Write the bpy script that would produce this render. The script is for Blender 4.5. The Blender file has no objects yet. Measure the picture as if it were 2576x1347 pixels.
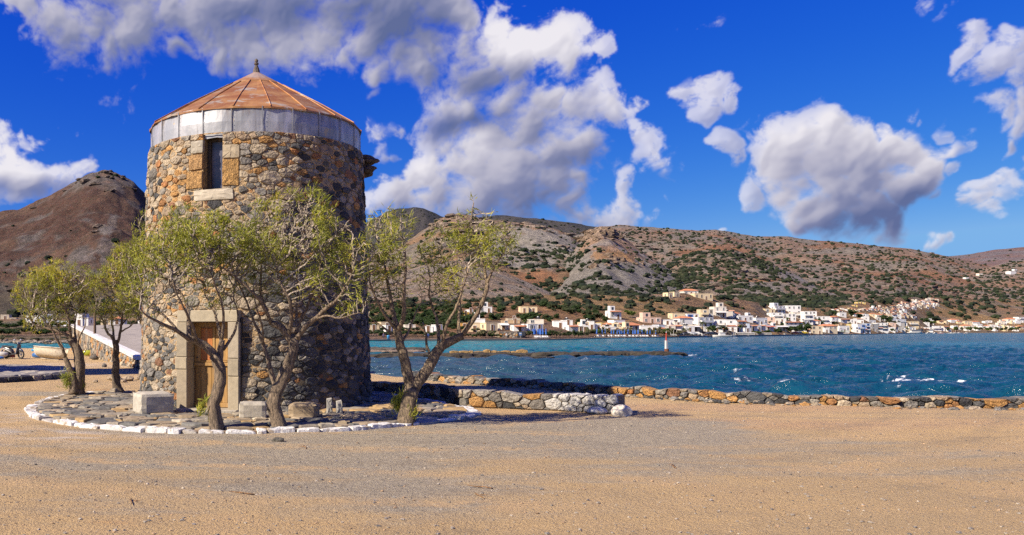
import bpy, math, random
import numpy as np
from mathutils import Vector, Matrix

# ------------------------------------------------------------------ camera
SC = bpy.context.scene
COL = SC.collection
F = 2040.0          # focal length in plan pixels (plan sheet 2576 wide)
AX, HY = 760.0, 833.0
EYE = 1.9
cam_d = bpy.data.cameras.new('camera')
cam = bpy.data.objects.new('camera', cam_d)
COL.objects.link(cam)
cam.location = (0, 0, EYE)
cam.rotation_euler = (math.radians(90), 0, 0)
cam_d.sensor_width = 36.0
cam_d.lens = F / 2576.0 * 36.0
cam_d.shift_x = (1288.0 - AX) / 2576.0
cam_d.shift_y = (HY - 673.5) / 2576.0
cam_d.clip_start = 0.1
cam_d.clip_end = 9000.0
SC.camera = cam

SC.view_settings.view_transform = 'Standard'
SC.view_settings.look = 'None'
SC.view_settings.exposure = 1.0
SC.view_settings.gamma = 1.0
SC.view_settings.use_curve_mapping = False
SC.cycles.use_denoising = False
SC.cycles.max_bounces = 6
SC.cycles.diffuse_bounces = 3
SC.cycles.transparent_max_bounces = 8

# ------------------------------------------------------------------ sun
SUN_AZ = math.radians(27.0)      # shadows fall right and a little away
SUN_EL = math.radians(37.0)
ld = Vector((math.cos(SUN_AZ) * math.cos(SUN_EL), math.sin(SUN_AZ) * math.cos(SUN_EL), -math.sin(SUN_EL)))
sun_d = bpy.data.lights.new('sun', 'SUN')
sun_d.energy = 5.0
sun_d.angle = math.radians(0.5)
sun_d.color = (1.0, 0.87, 0.69)
sun = bpy.data.objects.new('sun', sun_d)
COL.objects.link(sun)
sun.rotation_euler = ld.to_track_quat('-Z', 'Y').to_euler()
sun.location = (-30, -20, 30)


# ------------------------------------------------------------------ node helper
class NT:
    def __init__(self, tree):
        self.t = tree
        self.n = tree.nodes
        self.l = tree.links

    def new(self, typ, props=None, **ins):
        nd = self.n.new(typ)
        for k, v in (props or {}).items():
            setattr(nd, k, v)
        for k, v in ins.items():
            self.put(nd, k, v)
        return nd

    def put(self, nd, k, v):
        if k.startswith('i') and k[1:].isdigit():
            s = nd.inputs[int(k[1:])]
        else:
            s = nd.inputs[k.replace('_', ' ')]
        if isinstance(v, bpy.types.NodeSocket):
            self.l.new(v, s)
        elif isinstance(v, bpy.types.Node):
            self.l.new(v.outputs[0], s)
        else:
            if s.type == 'RGBA' and len(v) == 3:
                v = (*v, 1)
            s.default_value = v

    def math(self, op, a, b=0.0, c=None, clamp=False):
        nd = self.n.new('ShaderNodeMath')
        nd.operation = op
        nd.use_clamp = clamp
        self.put(nd, 'i0', a)
        self.put(nd, 'i1', b)
        if c is not None:
            self.put(nd, 'i2', c)
        return nd.outputs[0]

    def vmath(self, op, a, b=None, out=0):
        nd = self.n.new('ShaderNodeVectorMath')
        nd.operation = op
        self.put(nd, 'i0', a)
        if b is not None:
            self.put(nd, 'i1', b)
        return nd.outputs[out]

    def ramp(self, x, a, b, lo=0.0, hi=1.0):
        nd = self.n.new('ShaderNodeMapRange')
        nd.interpolation_type = 'SMOOTHSTEP'
        self.put(nd, 'i0', x)
        for i, v in ((1, a), (2, b), (3, lo), (4, hi)):
            self.put(nd, 'i%d' % i, v)
        return nd.outputs[0]

    def mix(self, f, a, b, typ='MIX'):
        nd = self.n.new('ShaderNodeMix')
        nd.data_type = 'RGBA'
        nd.blend_type = typ
        self.put(nd, 'i0', f)
        self.put(nd, 'i6', a)
        self.put(nd, 'i7', b)
        return nd.outputs[2]

    def noise(self, vec, scale, detail=4.0, rough=0.5, dist=0.0):
        nd = self.n.new('ShaderNodeTexNoise')
        self.put(nd, 'Vector', vec)
        self.put(nd, 'Scale', scale)
        self.put(nd, 'Detail', detail)
        self.put(nd, 'Roughness', rough)
        self.put(nd, 'Distortion', dist)
        return nd.outputs[0]

    def scalev(self, vec, s):
        return self.vmath('MULTIPLY', vec, s)


# ------------------------------------------------------------------ sky with clouds
CLOUDS = [
 (20,-20,50),(70,15,50),(150,70,80),(240,60,95),(330,80,80),(270,125,40),(360,40,90),(440,20,100),(450,120,38),(520,30,110),(560,130,60),(620,90,95),(720,90,95),
 (830,95,95),(920,110,70),(1000,50,100),(1090,30,80),(1150,35,45),(700,20,150),(550,-10,140),(900,0,150),(300,-60,150),(100,-60,90),(1050,-50,120),(880,150,45),
 (960,190,42),(1010,165,66),(1090,135,74),(1160,120,60),(1240,125,75),(1310,110,65),(1390,115,70),(1425,150,55),(1180,200,64),(1060,200,48),(950,242,26),(1497,118,32),(1290,165,60),
 (1120,285,52),(1200,285,58),(1290,275,58),(1380,268,52),(1460,272,55),(1530,285,55),(1570,300,42),(1350,330,80),(1250,360,78),(1130,390,76),(1200,420,85),(1060,455,66),
 (1000,490,55),(955,525,42),(1100,490,80),(1200,500,90),(1300,440,95),(1400,395,80),(1470,400,56),(1500,375,40),(1300,520,80),(1385,490,60),(1440,480,44),(1440,530,50),(1560,545,40),(1590,525,36),(1595,480,26),(1510,550,34),(1636,270,20),(1640,550,26),
 (1700,435,42),(1722,462,26),(1640,375,34),(1665,405,32),(1625,340,24),(950,330,33),(985,332,22),(945,392,34),(975,395,22),(930,382,24),
 (1950,355,46),(2000,350,44),(2070,335,40),(2090,320,30),(2000,400,78),(2080,410,88),(2160,380,56),(2230,358,38),(2200,400,60),(2285,370,66),(2335,415,58),(2345,460,50),(2250,350,46),(2200,450,95),(2290,480,75),(2080,480,90),(1980,455,56),
 (1893,478,26),(2390,492,24),(2110,515,85),(2200,525,80),(2010,515,60),(2050,550,66),(2140,565,62),(2230,555,58),(2255,575,40),(1995,555,34),(1930,400,30),(2350,400,30),
 (1755,212,34),(1795,208,26),(1812,235,30),(1788,262,26),(1855,248,24),(1797,292,16),(1838,365,22),(1852,384,19),(1728,225,20),
 (2445,80,32),(2430,120,24),(2490,150,38),(2545,190,40),(2530,120,26),(2565,250,40),(2500,285,40),(2560,310,60),(2540,360,36),(2480,185,24),
 (2375,355,30),(2400,400,28),(2360,325,18),(2420,412,22),(2515,470,38),(2560,500,42),(2505,510,34),(2555,445,24),(2535,540,26),(2288,272,16),(2310,290,12),(2372,628,26),(2345,630,16),(2400,632,16),
 (60,345,32),(25,375,45),(10,430,60),(85,430,48),(145,425,44),(200,410,46),(60,465,34),(-50,380,70),(-90,440,70),(225,420,28),(1828,578,12),
 (-300,100,140),(-420,60,160),(-520,300,120),(2720,300,100),(2820,260,110),(2800,520,80),(3000,120,160),(3150,480,120),(700,-420,260),(1100,-500,240),(1900,-330,180),(2500,-420,220),(100,-480,240),(3300,-300,220),
]



def _hash(ix, iy, seed):
    h = (ix.astype(np.int64) * 374761393 + iy.astype(np.int64) * 668265263 + seed * 982451653) & 0x7fffffff
    h = ((h ^ (h >> 13)) * 1274126177) & 0x7fffffff
    return ((h ^ (h >> 16)) & 0xffff).astype(np.float32) / 65535.0


def vnoise(x, y, seed=0):
    x = np.asarray(x, np.float32)
    y = np.asarray(y, np.float32)
    fx, fy = np.floor(x), np.floor(y)
    tx, ty = x - fx, y - fy
    tx = tx * tx * (3 - 2 * tx)
    ty = ty * ty * (3 - 2 * ty)
    ix, iy = fx.astype(np.int64), fy.astype(np.int64)
    a = _hash(ix, iy, seed)
    b = _hash(ix + 1, iy, seed)
    c = _hash(ix, iy + 1, seed)
    d = _hash(ix + 1, iy + 1, seed)
    return a + (b - a) * tx + (c - a) * ty + (a - b - c + d) * tx * ty


def fbm(x, y, octv=5, seed=0, gain=.5, ridged=False):
    s = 0
    amp, tot = 1.0, 0.0
    for o in range(octv):
        n = vnoise(x * (2.03 ** o) + o * 17.3, y * (2.03 ** o) - o * 9.1, seed + o * 7)
        if ridged:
            n = 1 - np.abs(2 * n - 1)
        s = s + n * amp
        tot += amp
        amp *= gain
    return s / tot


def blur(a, r):
    for ax in (0, 1):
        for _ in range(2):
            c = np.cumsum(np.concatenate([np.repeat(np.take(a, [0], ax), r + 1, ax), a, np.repeat(np.take(a, [-1], ax), r, ax)], ax), ax, dtype=np.float64)
            n = a.shape[ax]
            a = ((np.take(c, range(2 * r + 1, 2 * r + 1 + n), ax) - np.take(c, range(0, n), ax)) / (2 * r + 1)).astype(np.float32)
    return a


def cloud_map():
    """half a sky of cloud cover (mirrored behind the viewer): azimuth -90..90, elevation 0..45"""
    Wd, Hd = 2816, 704
    px = math.pi / Wd
    az = (np.arange(Wd, dtype=np.float32) + .5) * px - math.pi / 2
    el = (np.arange(Hd, dtype=np.float32) + .5) * px
    A, E = np.meshgrid(az, el)
    wx = fbm(A * 9, E * 9, 3, 11) - .5
    wy = fbm(A * 9, E * 9, 3, 12) - .5
    vx = fbm(A * 34, E * 34, 3, 13) - .5
    vy = fbm(A * 34, E * 34, 3, 14) - .5
    QA = A + wx * .04 + vx * .034
    QE = E + wy * .03 + vy * .03
    T = np.full(A.shape, -2.0, np.float32)
    Bsum = np.zeros(A.shape, np.float32)
    for (x, y, r) in CLOUDS:
        a0 = math.atan((x - AX) / F)
        ca = math.cos(a0)
        e0 = math.atan((HY - y) / F * ca)
        rx = r / F * ca * ca * 1.04
        rz = r / F * ca * 1.0
        m = 2.4
        i0, i1 = int((e0 - m * rz - .08) / px), int((e0 + m * rz + .08) / px)
        j0, j1 = int((a0 - m * rx - .1 + math.pi / 2) / px), int((a0 + m * rx + .1 + math.pi / 2) / px)
        i0, i1, j0, j1 = max(i0, 0), min(i1, Hd), max(j0, 0), min(j1, Wd)
        if i0 >= i1 or j0 >= j1:
            continue
        d = np.sqrt(((QA[i0:i1, j0:j1] - a0) / rx) ** 2 + ((QE[i0:i1, j0:j1] - e0) / rz) ** 2)
        w = 1.0 - d
        T[i0:i1, j0:j1] = np.maximum(T[i0:i1, j0:j1], np.maximum(w, -2))
        Bsum[i0:i1, j0:j1] += np.clip(1 - d / 1.5, 0, 1) * min(r / 70.0, 1.3)
    T = T + np.minimum(Bsum * .10, .28) - .02
    er = fbm(A * 20 + wx * 2, E * 24 + wy * 2, 7, 21, .56)
    bil = 1 - np.abs(2 * fbm(A * 44 + wx * 6, E * 48, 5, 31, .55) - 1)
    hf = fbm(A * 120 + vx * 3, E * 130, 5, 33, .62)
    D = T + (er - .5) * (1.75 + 1.5 * np.clip(1 - Bsum * .9, 0, 1)) + (bil - .65) * .30 - .06 * np.clip(1 - Bsum, 0, 1)
    Ds = blur(T + (er - .5) * 1.5, 7)
    # self shadow: cover gathered on the way up-left to the sun
    C = np.clip(Ds + .1, 0, 1)
    sh = np.zeros_like(D)
    for k, wgt in ((8, .5), (18, .7), (32, .9), (50, 1.), (74, 1.), (104, .9)):
        s_ = np.roll(np.roll(C, int(k * .35), 1), -k, 0)
        s_[-k:, :] = 0
        sh += s_ * wgt
    lit = np.exp(-sh * .36)
    lit = blur(lit.astype(np.float32), 5)
    # soft relief
    h = np.sqrt(np.clip(Ds + .3, 0, 2)) * .026
    gx = (np.roll(h, -2, 1) - np.roll(h, 2, 1)) / (4 * px)
    gz = (np.roll(h, -2, 0) - np.roll(h, 2, 0)) / (4 * px)
    lam = np.clip((gx * .62 - gz * .62 + .48) / np.sqrt(gx * gx + gz * gz + 1), 0, 1)
    hb = blur(T + (er - .5) * 1.6 + (bil - .6) * .8, 1) * .012
    gx = (np.roll(hb, -2, 1) - np.roll(hb, 2, 1)) / (4 * px)
    gz = (np.roll(hb, -2, 0) - np.roll(hb, 2, 0)) / (4 * px)
    lam2 = np.clip((gx * .62 - gz * .62 + .48) / np.sqrt(gx * gx + gz * gz + 1), 0, 1)
    width = .62 + .70 * np.clip(1 - lit * 1.2, 0, 1)
    e_ = np.clip((D + .16 + (hf - .5) * .55) / width, 0, 1)
    al = (e_ * e_ * (3 - 2 * e_)) ** .9 * (.62 + .37 * np.clip(Bsum * .85, 0, 1))
    wisp = np.clip((er + (hf - .5) * .5 - .40) * 5.5, 0, 1)
    solid = np.clip(Bsum * 1.15 - .12, 0, 1)
    al = al * (wisp * (1 - solid) + solid)
    broad = fbm(A * 11 + 3, E * 15, 5, 41)
    thin = np.clip(1 - D / .7, 0, 1)
    L = .25 + .26 * lam + .12 * lam2 + .50 * lit + (broad - .5) * .75 + .12 * thin
    for (x, y, rx, ry, k) in ((1130, 312, 75, 34, .5), (1235, 306, 40, 26, .45), (1330, 520, 130, 55, .35), (1450, 425, 100, 30, .3), (2170, 570, 190, 40, .4), (2050, 500, 90, 22, .25), (1200, 210, 120, 40, .3), (700, 20, 330, 70, .38), (1040, 110, 120, 60, .36), (2330, 500, 80, 35, .3),
                              (1690, 470, 60, 20, .25), (2540, 380, 80, 25, .3), (80, 470, 140, 25, .3), (1250, 400, 60, 40, -.12), (2000, 350, 80, 40, -.1)):
        a0 = math.atan((x - AX) / F)
        e0 = math.atan((HY - y) / F * math.cos(a0))
        c2 = math.cos(a0)
        q_ = ((A + wx * .05 - a0) / (rx / F * c2 * c2)) ** 2 + ((E + wy * .04 - e0) / (ry / F * c2)) ** 2
        L = L - k * np.exp(-q_)
    L = np.clip(L, 0, 1)
    out = np.zeros((Hd, Wd, 4), np.float32)
    out[..., 0] = L
    out[..., 1] = al
    out[..., 3] = 1
    img = bpy.data.images.new('cloud_cover', Wd, Hd, float_buffer=True)
    img.colorspace_settings.name = 'Non-Color'
    img.pixels.foreach_set(out.ravel())
    img.pack()
    return img


world = bpy.data.worlds.new('World')
SC.world = world
world.use_nodes = True
world.cycles.sampling_method = 'MANUAL'
world.cycles.sample_map_resolution = 512
wt = world.node_tree
wt.nodes.clear()
W = NT(wt)
tc = W.new('ShaderNodeTexCoord')
sep = W.new('ShaderNodeSeparateXYZ', Vector=tc.outputs['Generated'])
AZ = W.math('ARCTAN2', sep.outputs[0], W.math('ABSOLUTE', sep.outputs[1]))
EL = W.math('ARCSINE', sep.outputs[2])
UV = W.new('ShaderNodeCombineXYZ', X=W.math('MULTIPLY_ADD', AZ, 1 / math.pi, .5), Y=W.math('MULTIPLY', EL, 4 / math.pi)).outputs[0]
it = wt.nodes.new('ShaderNodeTexImage')
it.image = cloud_map()
it.extension = 'EXTEND'
it.interpolation = 'Linear'
W.put(it, 'i0', UV)
sc_ = W.new('ShaderNodeSeparateColor', Color=it.outputs[0])
L = sc_.outputs[0]
alpha = W.math('MULTIPLY', sc_.outputs[1], W.ramp(EL, .72, .60))
alpha = W.math('MULTIPLY', alpha, W.ramp(EL, -.01, .01))
cr = wt.nodes.new('ShaderNodeValToRGB')
W.put(cr, 'i0', L)
e = cr.color_ramp.elements
K = 10.0
e[0].position = 0.10
e[0].color = (.12 * K, .155 * K, .32 * K, 1)
e[1].position = .95
e[1].color = (.86 * K, .83 * K, .88 * K, 1)
for pos, c in ((.36, (.24, .26, .42)), (.62, (.50, .49, .60))):
    k = e.new(pos)
    k.color = (c[0] * K, c[1] * K, c[2] * K, 1)
sky = wt.nodes.new('ShaderNodeTexSky')
sky.sky_type = 'NISHITA'
sky.sun_disc = False
sky.sun_elevation = SUN_EL
sky.sun_rotation = math.atan2(-ld.x, -ld.y)
sky.altitude = 300
sky.air_density = 1.0
sky.dust_density = .2
sky.ozone_density = 3.0
hs = W.new('ShaderNodeHueSaturation', Saturation=1.32, Value=.80, Color=sky.outputs[0])
s3 = W.new('ShaderNodeSeparateColor', Color=hs.outputs[0])
ch = []
for k, (g_, m_, cap) in enumerate(((1.6, 1.5, 2.9), (1.25, 1.0, 5.3), (.36, .93, 7.0))):
    v = W.math('POWER', W.math('MULTIPLY', W.math('MINIMUM', W.math('MAXIMUM', s3.outputs[k], 0.0), cap), .1), g_)
    ch.append(W.math('MULTIPLY', v, m_ * 10))
skyc = W.new('ShaderNodeCombineColor', Red=ch[0], Green=ch[1], Blue=ch[2]).outputs[0]
body = W.mix(alpha, skyc, cr.outputs[0])
bg = W.new('ShaderNodeBackground', Color=body, Strength=.05)
wo = W.new('ShaderNodeOutputWorld')
W.put(wo, 'Surface', bg)

# ------------------------------------------------------------------ mesh helpers
ALB = .69        # all tabled colours are scaled to real-world reflectance
rng = np.random.default_rng(7)
random.seed(11)


def mesh_data(name, V, Fc, mats=(), cols=None, smooth=False, mi=None):
    me = bpy.data.meshes.new(name)
    V = np.asarray(V, np.float32)
    if isinstance(Fc, np.ndarray) and Fc.ndim == 2:
        n, k = Fc.shape
        me.vertices.add(len(V))
        me.vertices.foreach_set('co', V.ravel())
        me.loops.add(n * k)
        me.polygons.add(n)
        me.polygons.foreach_set('loop_start', np.arange(0, n * k, k, dtype=np.int32))
        me.polygons.foreach_set('loop_total', np.full(n, k, np.int32))
        me.loops.foreach_set('vertex_index', Fc.astype(np.int32).ravel())
        me.update(calc_edges=True)
    else:
        me.from_pydata([tuple(map(float, v)) for v in V], [], [tuple(int(i) for i in f) for f in Fc])
    for m in mats:
        me.materials.append(m)
    if mi is not None:
        me.polygons.foreach_set('material_index', np.asarray(mi, np.int32))
    me.polygons.foreach_set('use_smooth', np.full(len(me.polygons), bool(smooth)))
    if cols is not None:
        cols = np.asarray(cols, np.float32)
        if cols.ndim == 1:
            cols = np.tile(cols, (len(V), 1))
        c4 = np.ones((len(V), 4), np.float32)
        c4[:, :3] = cols[:, :3] * ALB
        at = me.color_attributes.new('col', 'FLOAT_COLOR', 'POINT')
        at.data.foreach_set('color', c4.ravel())
    me.update()
    return me


def link(name, data=None, parent=None, loc=None, rot=None, scale=None):
    o = bpy.data.objects.new(name, data)
    COL.objects.link(o)
    if parent is not None:
        o.parent = parent
    if loc is not None:
        o.location = loc
    if rot is not None:
        o.rotation_euler = rot
    if scale is not None:
        o.scale = scale
    return o


def tag(o, label=None, cat=None, group=None, kind=None):
    if label:
        o['label'] = label
    if cat:
        o['category'] = cat
    if group:
        o['group'] = group
    if kind:
        o['kind'] = kind
    return o


class MB:
    """collects shapes into one mesh"""
    def __init__(self):
        self.v, self.f, self.m, self.c, self.n = [], [], [], [], 0

    def add(self, V, Fc, mi=0, col=(1, 1, 1)):
        V = np.asarray(V, float)
        self.v.append(V)
        for f in Fc:
            self.f.append([i + self.n for i in f])
            self.m.append(mi)
        self.c.append(np.tile(np.asarray(col, float), (len(V), 1)))
        self.n += len(V)
        return self

    def box(self, c, s, rz=0.0, mi=0, col=(1, 1, 1), taper=1.0, M=None):
        x, y, z = s[0] / 2, s[1] / 2, s[2] / 2
        V = np.array([[-x, -y, -z], [x, -y, -z], [x, y, -z], [-x, y, -z],
                      [-x * taper, -y * taper, z], [x * taper, -y * taper, z], [x * taper, y * taper, z], [-x * taper, y * taper, z]])
        if M is not None:
            V = V @ np.array(M).T
        if rz:
            cs, sn = math.cos(rz), math.sin(rz)
            V = V @ np.array([[cs, sn, 0], [-sn, cs, 0], [0, 0, 1]])
        return self.add(V + np.array(c), [(0, 3, 2, 1), (4, 5, 6, 7), (0, 1, 5, 4), (1, 2, 6, 5), (2, 3, 7, 6), (3, 0, 4, 7)], mi, col)

    def tube(self, pts, rad, n=6, mi=0, col=(1, 1, 1), cap=True, squash=None):
        V, Fc = tube_arrays(pts, rad, n, cap)
        return self.add(V, Fc, mi, col)

    def lathe(self, prof, c=(0, 0, 0), n=12, mi=0, col=(1, 1, 1)):
        V = []
        for r, z in prof:
            for k in range(n):
                a = 2 * math.pi * k / n
                V.append((c[0] + r * math.cos(a), c[1] + r * math.sin(a), c[2] + z))
        Fc = []
        for i in range(len(prof) - 1):
            for k in range(n):
                k2 = (k + 1) % n
                Fc.append((i * n + k, i * n + k2, (i + 1) * n + k2, (i + 1) * n + k))
        Fc.append(tuple(range(n))[::-1])
        Fc.append(tuple((len(prof) - 1) * n + k for k in range(n)))
        return self.add(V, Fc, mi, col)

    def data(self, name, mats, smooth=False):
        return mesh_data(name, np.concatenate(self.v), self.f, mats, np.concatenate(self.c), smooth, self.m)

    def build(self, name, mats, parent=None, smooth=False, **kw):
        return link(name, self.data(name, mats, smooth), parent, **kw)


def tube_arrays(pts, rad, n=6, cap=True):
    P = np.asarray(pts, float)
    R = np.full(len(P), rad) if np.isscalar(rad) else np.asarray(rad, float)
    T = np.gradient(P, axis=0)
    T /= np.linalg.norm(T, axis=1)[:, None] + 1e-9
    up = np.array([.3, .9, .1])
    V = []
    for i in range(len(P)):
        s = np.cross(T[i], up)
        if np.linalg.norm(s) < 1e-3:
            s = np.cross(T[i], [1, 0, 0])
        s /= np.linalg.norm(s)
        t = np.cross(s, T[i])
        for k in range(n):
            a = 2 * math.pi * k / n
            V.append(P[i] + R[i] * (math.cos(a) * s + math.sin(a) * t))
    Fc = []
    for i in range(len(P) - 1):
        for k in range(n):
            k2 = (k + 1) % n
            Fc.append((i * n + k, i * n + k2, (i + 1) * n + k2, (i + 1) * n + k))
    if cap:
        Fc.append(tuple(range(n))[::-1])
        Fc.append(tuple((len(P) - 1) * n + k for k in range(n)))
    return np.array(V), Fc


def at(x, y, z=0.0):
    """a plan-sheet point that stands at height z -> world"""
    Y = (EYE - z) * F / (y - HY)
    return np.array([(x - AX) / F * Y, Y, z])


def atY(x, y, Y):
    return np.array([(x - AX) / F * Y, Y, EYE - (y - HY) / F * Y])


# ------------------------------------------------------------------ materials
def material(name):
    m = bpy.data.materials.new(name)
    m.use_nodes = True
    t = m.node_tree
    t.nodes.clear()
    g = NT(t)
    out = g.new('ShaderNodeOutputMaterial')
    b = g.new('ShaderNodeBsdfPrincipled')
    g.put(out, 'Surface', b)
    return m, g, b


def simple(name, col, rough=.6, metal=0.0, var=.15, scale=3.0, bump=0.0, bscale=20.0):
    m, g, b = material(name)
    p = g.new('ShaderNodeTexCoord').outputs['Object']
    n = g.noise(p, scale, 4, .6)
    c = g.mix(g.ramp(n, .3, .7), [x * (1 - var) for x in col], [min(x * (1 + var), 1) for x in col])
    g.put(b, 'Base Color', c)
    g.put(b, 'Roughness', rough)
    g.put(b, 'Metallic', metal)
    if bump:
        bn = g.new('ShaderNodeBump', Strength=bump, Distance=.02, Height=g.noise(p, bscale, 5, .6))
        g.put(b, 'Normal', bn)
    return m


def attr_mat(name, rough=.85, mott=.3, mscale=9.0, bump=.5, bscale=25.0, bdist=.02, pits=False, speck=0.0):
    """colour of each piece from its own 'col', grain and relief on top"""
    m, g, b = material(name)
    p = g.new('ShaderNodeNewGeometry').outputs['Position']
    a = g.new('ShaderNodeAttribute', {'attribute_name': 'col'}).outputs['Color']
    n = g.noise(p, mscale, 5, .65)
    n2 = g.noise(p, mscale * 5, 4, .7)
    f = g.math('ADD', g.math('MULTIPLY', n, .6), g.math('MULTIPLY', n2, .4))
    k = g.ramp(f, .33, .67, 1 - mott, 1 + mott)
    kk = g.new('ShaderNodeCombineXYZ', X=k, Y=k, Z=k).outputs[0]
    c = g.vmath('MULTIPLY', a, kk)
    if speck:
        sp = g.ramp(g.noise(p, mscale * 9, 3, .6), .62, .72)
        c = g.mix(g.math('MULTIPLY', sp, speck), c, (.5, .46, .38))
    g.put(b, 'Base Color', c)
    g.put(b, 'Roughness', rough)
    hgt = g.math('ADD', g.noise(p, bscale, 6, .65), g.math('MULTIPLY', g.noise(p, bscale * .25, 3, .5), 1.5))
    if pits:
        hgt = g.math('SUBTRACT', hgt, g.ramp(g.noise(p, bscale * .9, 3, .5), .56, .7))
    bn = g.new('ShaderNodeBump', Strength=bump, Distance=bdist, Height=hgt)
    g.put(b, 'Normal', bn)
    return m


MAT = {}
MAT['stone'] = attr_mat('stone', .9, .42, 9, 1.0, 22, .05)
MAT['pitted'] = attr_mat('pitted_stone', .95, .4, 14, 1.0, 34, .04, pits=True)
MAT['flag'] = attr_mat('flagstone', .75, .3, 6, .45, 22, .015)
MAT['whitewash'] = attr_mat('whitewashed_stone', .8, .16, 7, .6, 22, .02)
m = MAT['whitewash']
g = NT(m.node_tree)
b = [n for n in m.node_tree.nodes if n.type == 'BSDF_PRINCIPLED'][0]
lk = b.inputs['Base Color'].links[0]
src = lk.from_socket
p = g.new('ShaderNodeNewGeometry').outputs['Position']
wn = g.math('ADD', g.noise(p, 5.5, 6, .7), g.math('MULTIPLY', g.noise(p, 1.1, 3, .5), .35))
c = g.mix(g.ramp(wn, .70, .80), src, (.30, .25, .19))
g.put(b, 'Base Color', c)
MAT['block'] = attr_mat('dressed_stone', .85, .16, 8, .35, 50, .01, speck=.15)
MAT['plain'] = attr_mat('painted', .6, .06, .8, .1, 5, .01)
MAT['gloss'] = attr_mat('glossy_paint', .28, .06, 3, .05, 5, .01)

# ------------------------------------------------------------------ near ground
SHORE = [(300, 4), (60, 16.2), (40, 17.6), (21, 19.3), (17.4, 19.8), (15.3, 20.1), (13.3, 20.7), (11.46, 21.85), (9.9, 23.1), (8.46, 25.2), (7.47, 27),
         (6.3, 29), (4.6, 32), (3.4, 35), (2.4, 40), (-2, 52), (-10, 75), (-20, 89), (-60, 93), (-300, 100)]
LAND = np.array(SHORE + [(-300, -300), (300, -300)], float)


def in_poly(X, Y, P):
    inside = np.zeros(X.shape, bool)
    n = len(P)
    for i in range(n):
        x0, y0 = P[i]
        x1, y1 = P[(i + 1) % n]
        c = (y0 > Y) != (y1 > Y)
        with np.errstate(divide='ignore', invalid='ignore'):
            xi = x0 + (Y - y0) * (x1 - x0) / (y1 - y0 + 1e-12)
        inside ^= c & (X < xi)
    return inside


def seg_dist(X, Y, P):
    d = np.full(X.shape, 1e9)
    for (x0, y0), (x1, y1) in zip(P[:-1], P[1:]):
        dx, dy = x1 - x0, y1 - y0
        t = np.clip(((X - x0) * dx + (Y - y0) * dy) / (dx * dx + dy * dy + 1e-12), 0, 1)
        d = np.minimum(d, np.hypot(X - x0 - t * dx, Y - y0 - t * dy))
    return d


def ground_z(X, Y):
    X, Y = np.asarray(X, float), np.asarray(Y, float)
    ins = in_poly(X, Y, LAND)
    d = seg_dist(X, Y, SHORE)
    z = np.where(ins, 0.0, -np.minimum(.25 + d * .45, 4.0))
    z = z + (fbm(X * .35, Y * .35, 3, 51) - .5) * .10 + (fbm(X * 2.2, Y * 2.2, 3, 52) - .5) * .035
    return z


def graded(a, b, fa, fb, fine, grow):
    """grid lines: fine between fa and fb, coarser outwards"""
    mid = list(np.arange(fa, fb + 1e-6, fine))
    lo, s = [fa], fine
    while lo[-1] > a:
        s *= grow
        lo.append(lo[-1] - s)
    hi, s = [mid[-1]], fine
    while hi[-1] < b:
        s *= grow
        hi.append(hi[-1] + s)
    return np.array(lo[:0:-1] + mid + hi[1:])


def grid_faces(nr, nc):
    i = np.arange(nr - 1)[:, None] * nc + np.arange(nc - 1)[None, :]
    i = i.ravel()
    return np.stack([i, i + 1, i + nc + 1, i + nc], 1)


gx = graded(-300, 300, -9, 19, .11, 1.06)
gy = graded(-300, 120, 6, 34, .11, 1.06)
GX, GY = np.meshgrid(gx, gy)
GZ = ground_z(GX, GY)

m, g, b = material('gravel_ground')
p = g.new('ShaderNodeNewGeometry').outputs['Position']
nl = g.noise(p, .16, 4, .6)
nm = g.noise(g.scalev(p, (.45, 1.6, 1)), .5, 5, .65)
ns = g.noise(p, 9.0, 5, .7)
nf = g.noise(p, 42.0, 4, .7)


def spot(cx, cy, rx, ry, soft=1.0):
    q = g.vmath('MULTIPLY', g.vmath('SUBTRACT', p, (cx, cy, 0)), (1 / rx, 1 / ry, 0))
    return g.ramp(g.vmath('LENGTH', q, out=1), 1 + soft * .6, 1 - soft * .6)


grey = g.math('MAXIMUM', g.math('MAXIMUM', spot(1.8, 14.2, 6.5, 2.6), spot(5.6, 16.4, 3.2, 1.9)), g.math('MULTIPLY', spot(-1.0, 11.6, 5, 2.6), .7))
grey = g.math('MAXIMUM', grey, g.math('MULTIPLY', spot(5.5, 12.2, 6, 2.5), .6))
grey = g.math('MAXIMUM', grey, g.math('MULTIPLY', spot(1.5, 9.2, 4, 1.1), .45))
grey = g.math('MAXIMUM', grey, g.math('MULTIPLY', spot(-10, 24.6, 5, .8), .9))
gn = g.math('ADD', g.math('MULTIPLY', grey, .75), g.math('MULTIPLY', g.math('SUBTRACT', nm, .5), 1.5))
gn = g.ramp(g.math('ADD', gn, g.math('MULTIPLY', g.math('SUBTRACT', nl, .5), 1.0)), .18, .58)
tan = g.mix(g.ramp(nm, .35, .65), (.58, .42, .215), (.68, .475, .225))
rd = g.math('MAXIMUM', spot(11, 20.2, 9, 1.0), spot(9.5, 16.6, 5.5, .8))
tan = g.mix(g.math('MULTIPLY', rd, .45), tan, (.66, .40, .22))
oran = g.ramp(g.noise(g.scalev(p, (.4, 1.3, 1)), .9, 4, .6), .60, .76)
tan = g.mix(g.math('MULTIPLY', oran, .75), tan, (.66, .38, .15))
grv = g.mix(g.ramp(ns, .35, .65), (.36, .31, .225), (.50, .44, .33))
col = g.mix(gn, tan, grv)
dust = g.math('MAXIMUM', g.math('MAXIMUM', spot(-8.2, 17.6, 2.6, 1.5), spot(-5.6, 14.6, 2.8, 1.3)), g.math('MAXIMUM', spot(-11, 45, 5, 3), spot(8.6, 8.8, .7, .35)))
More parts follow.
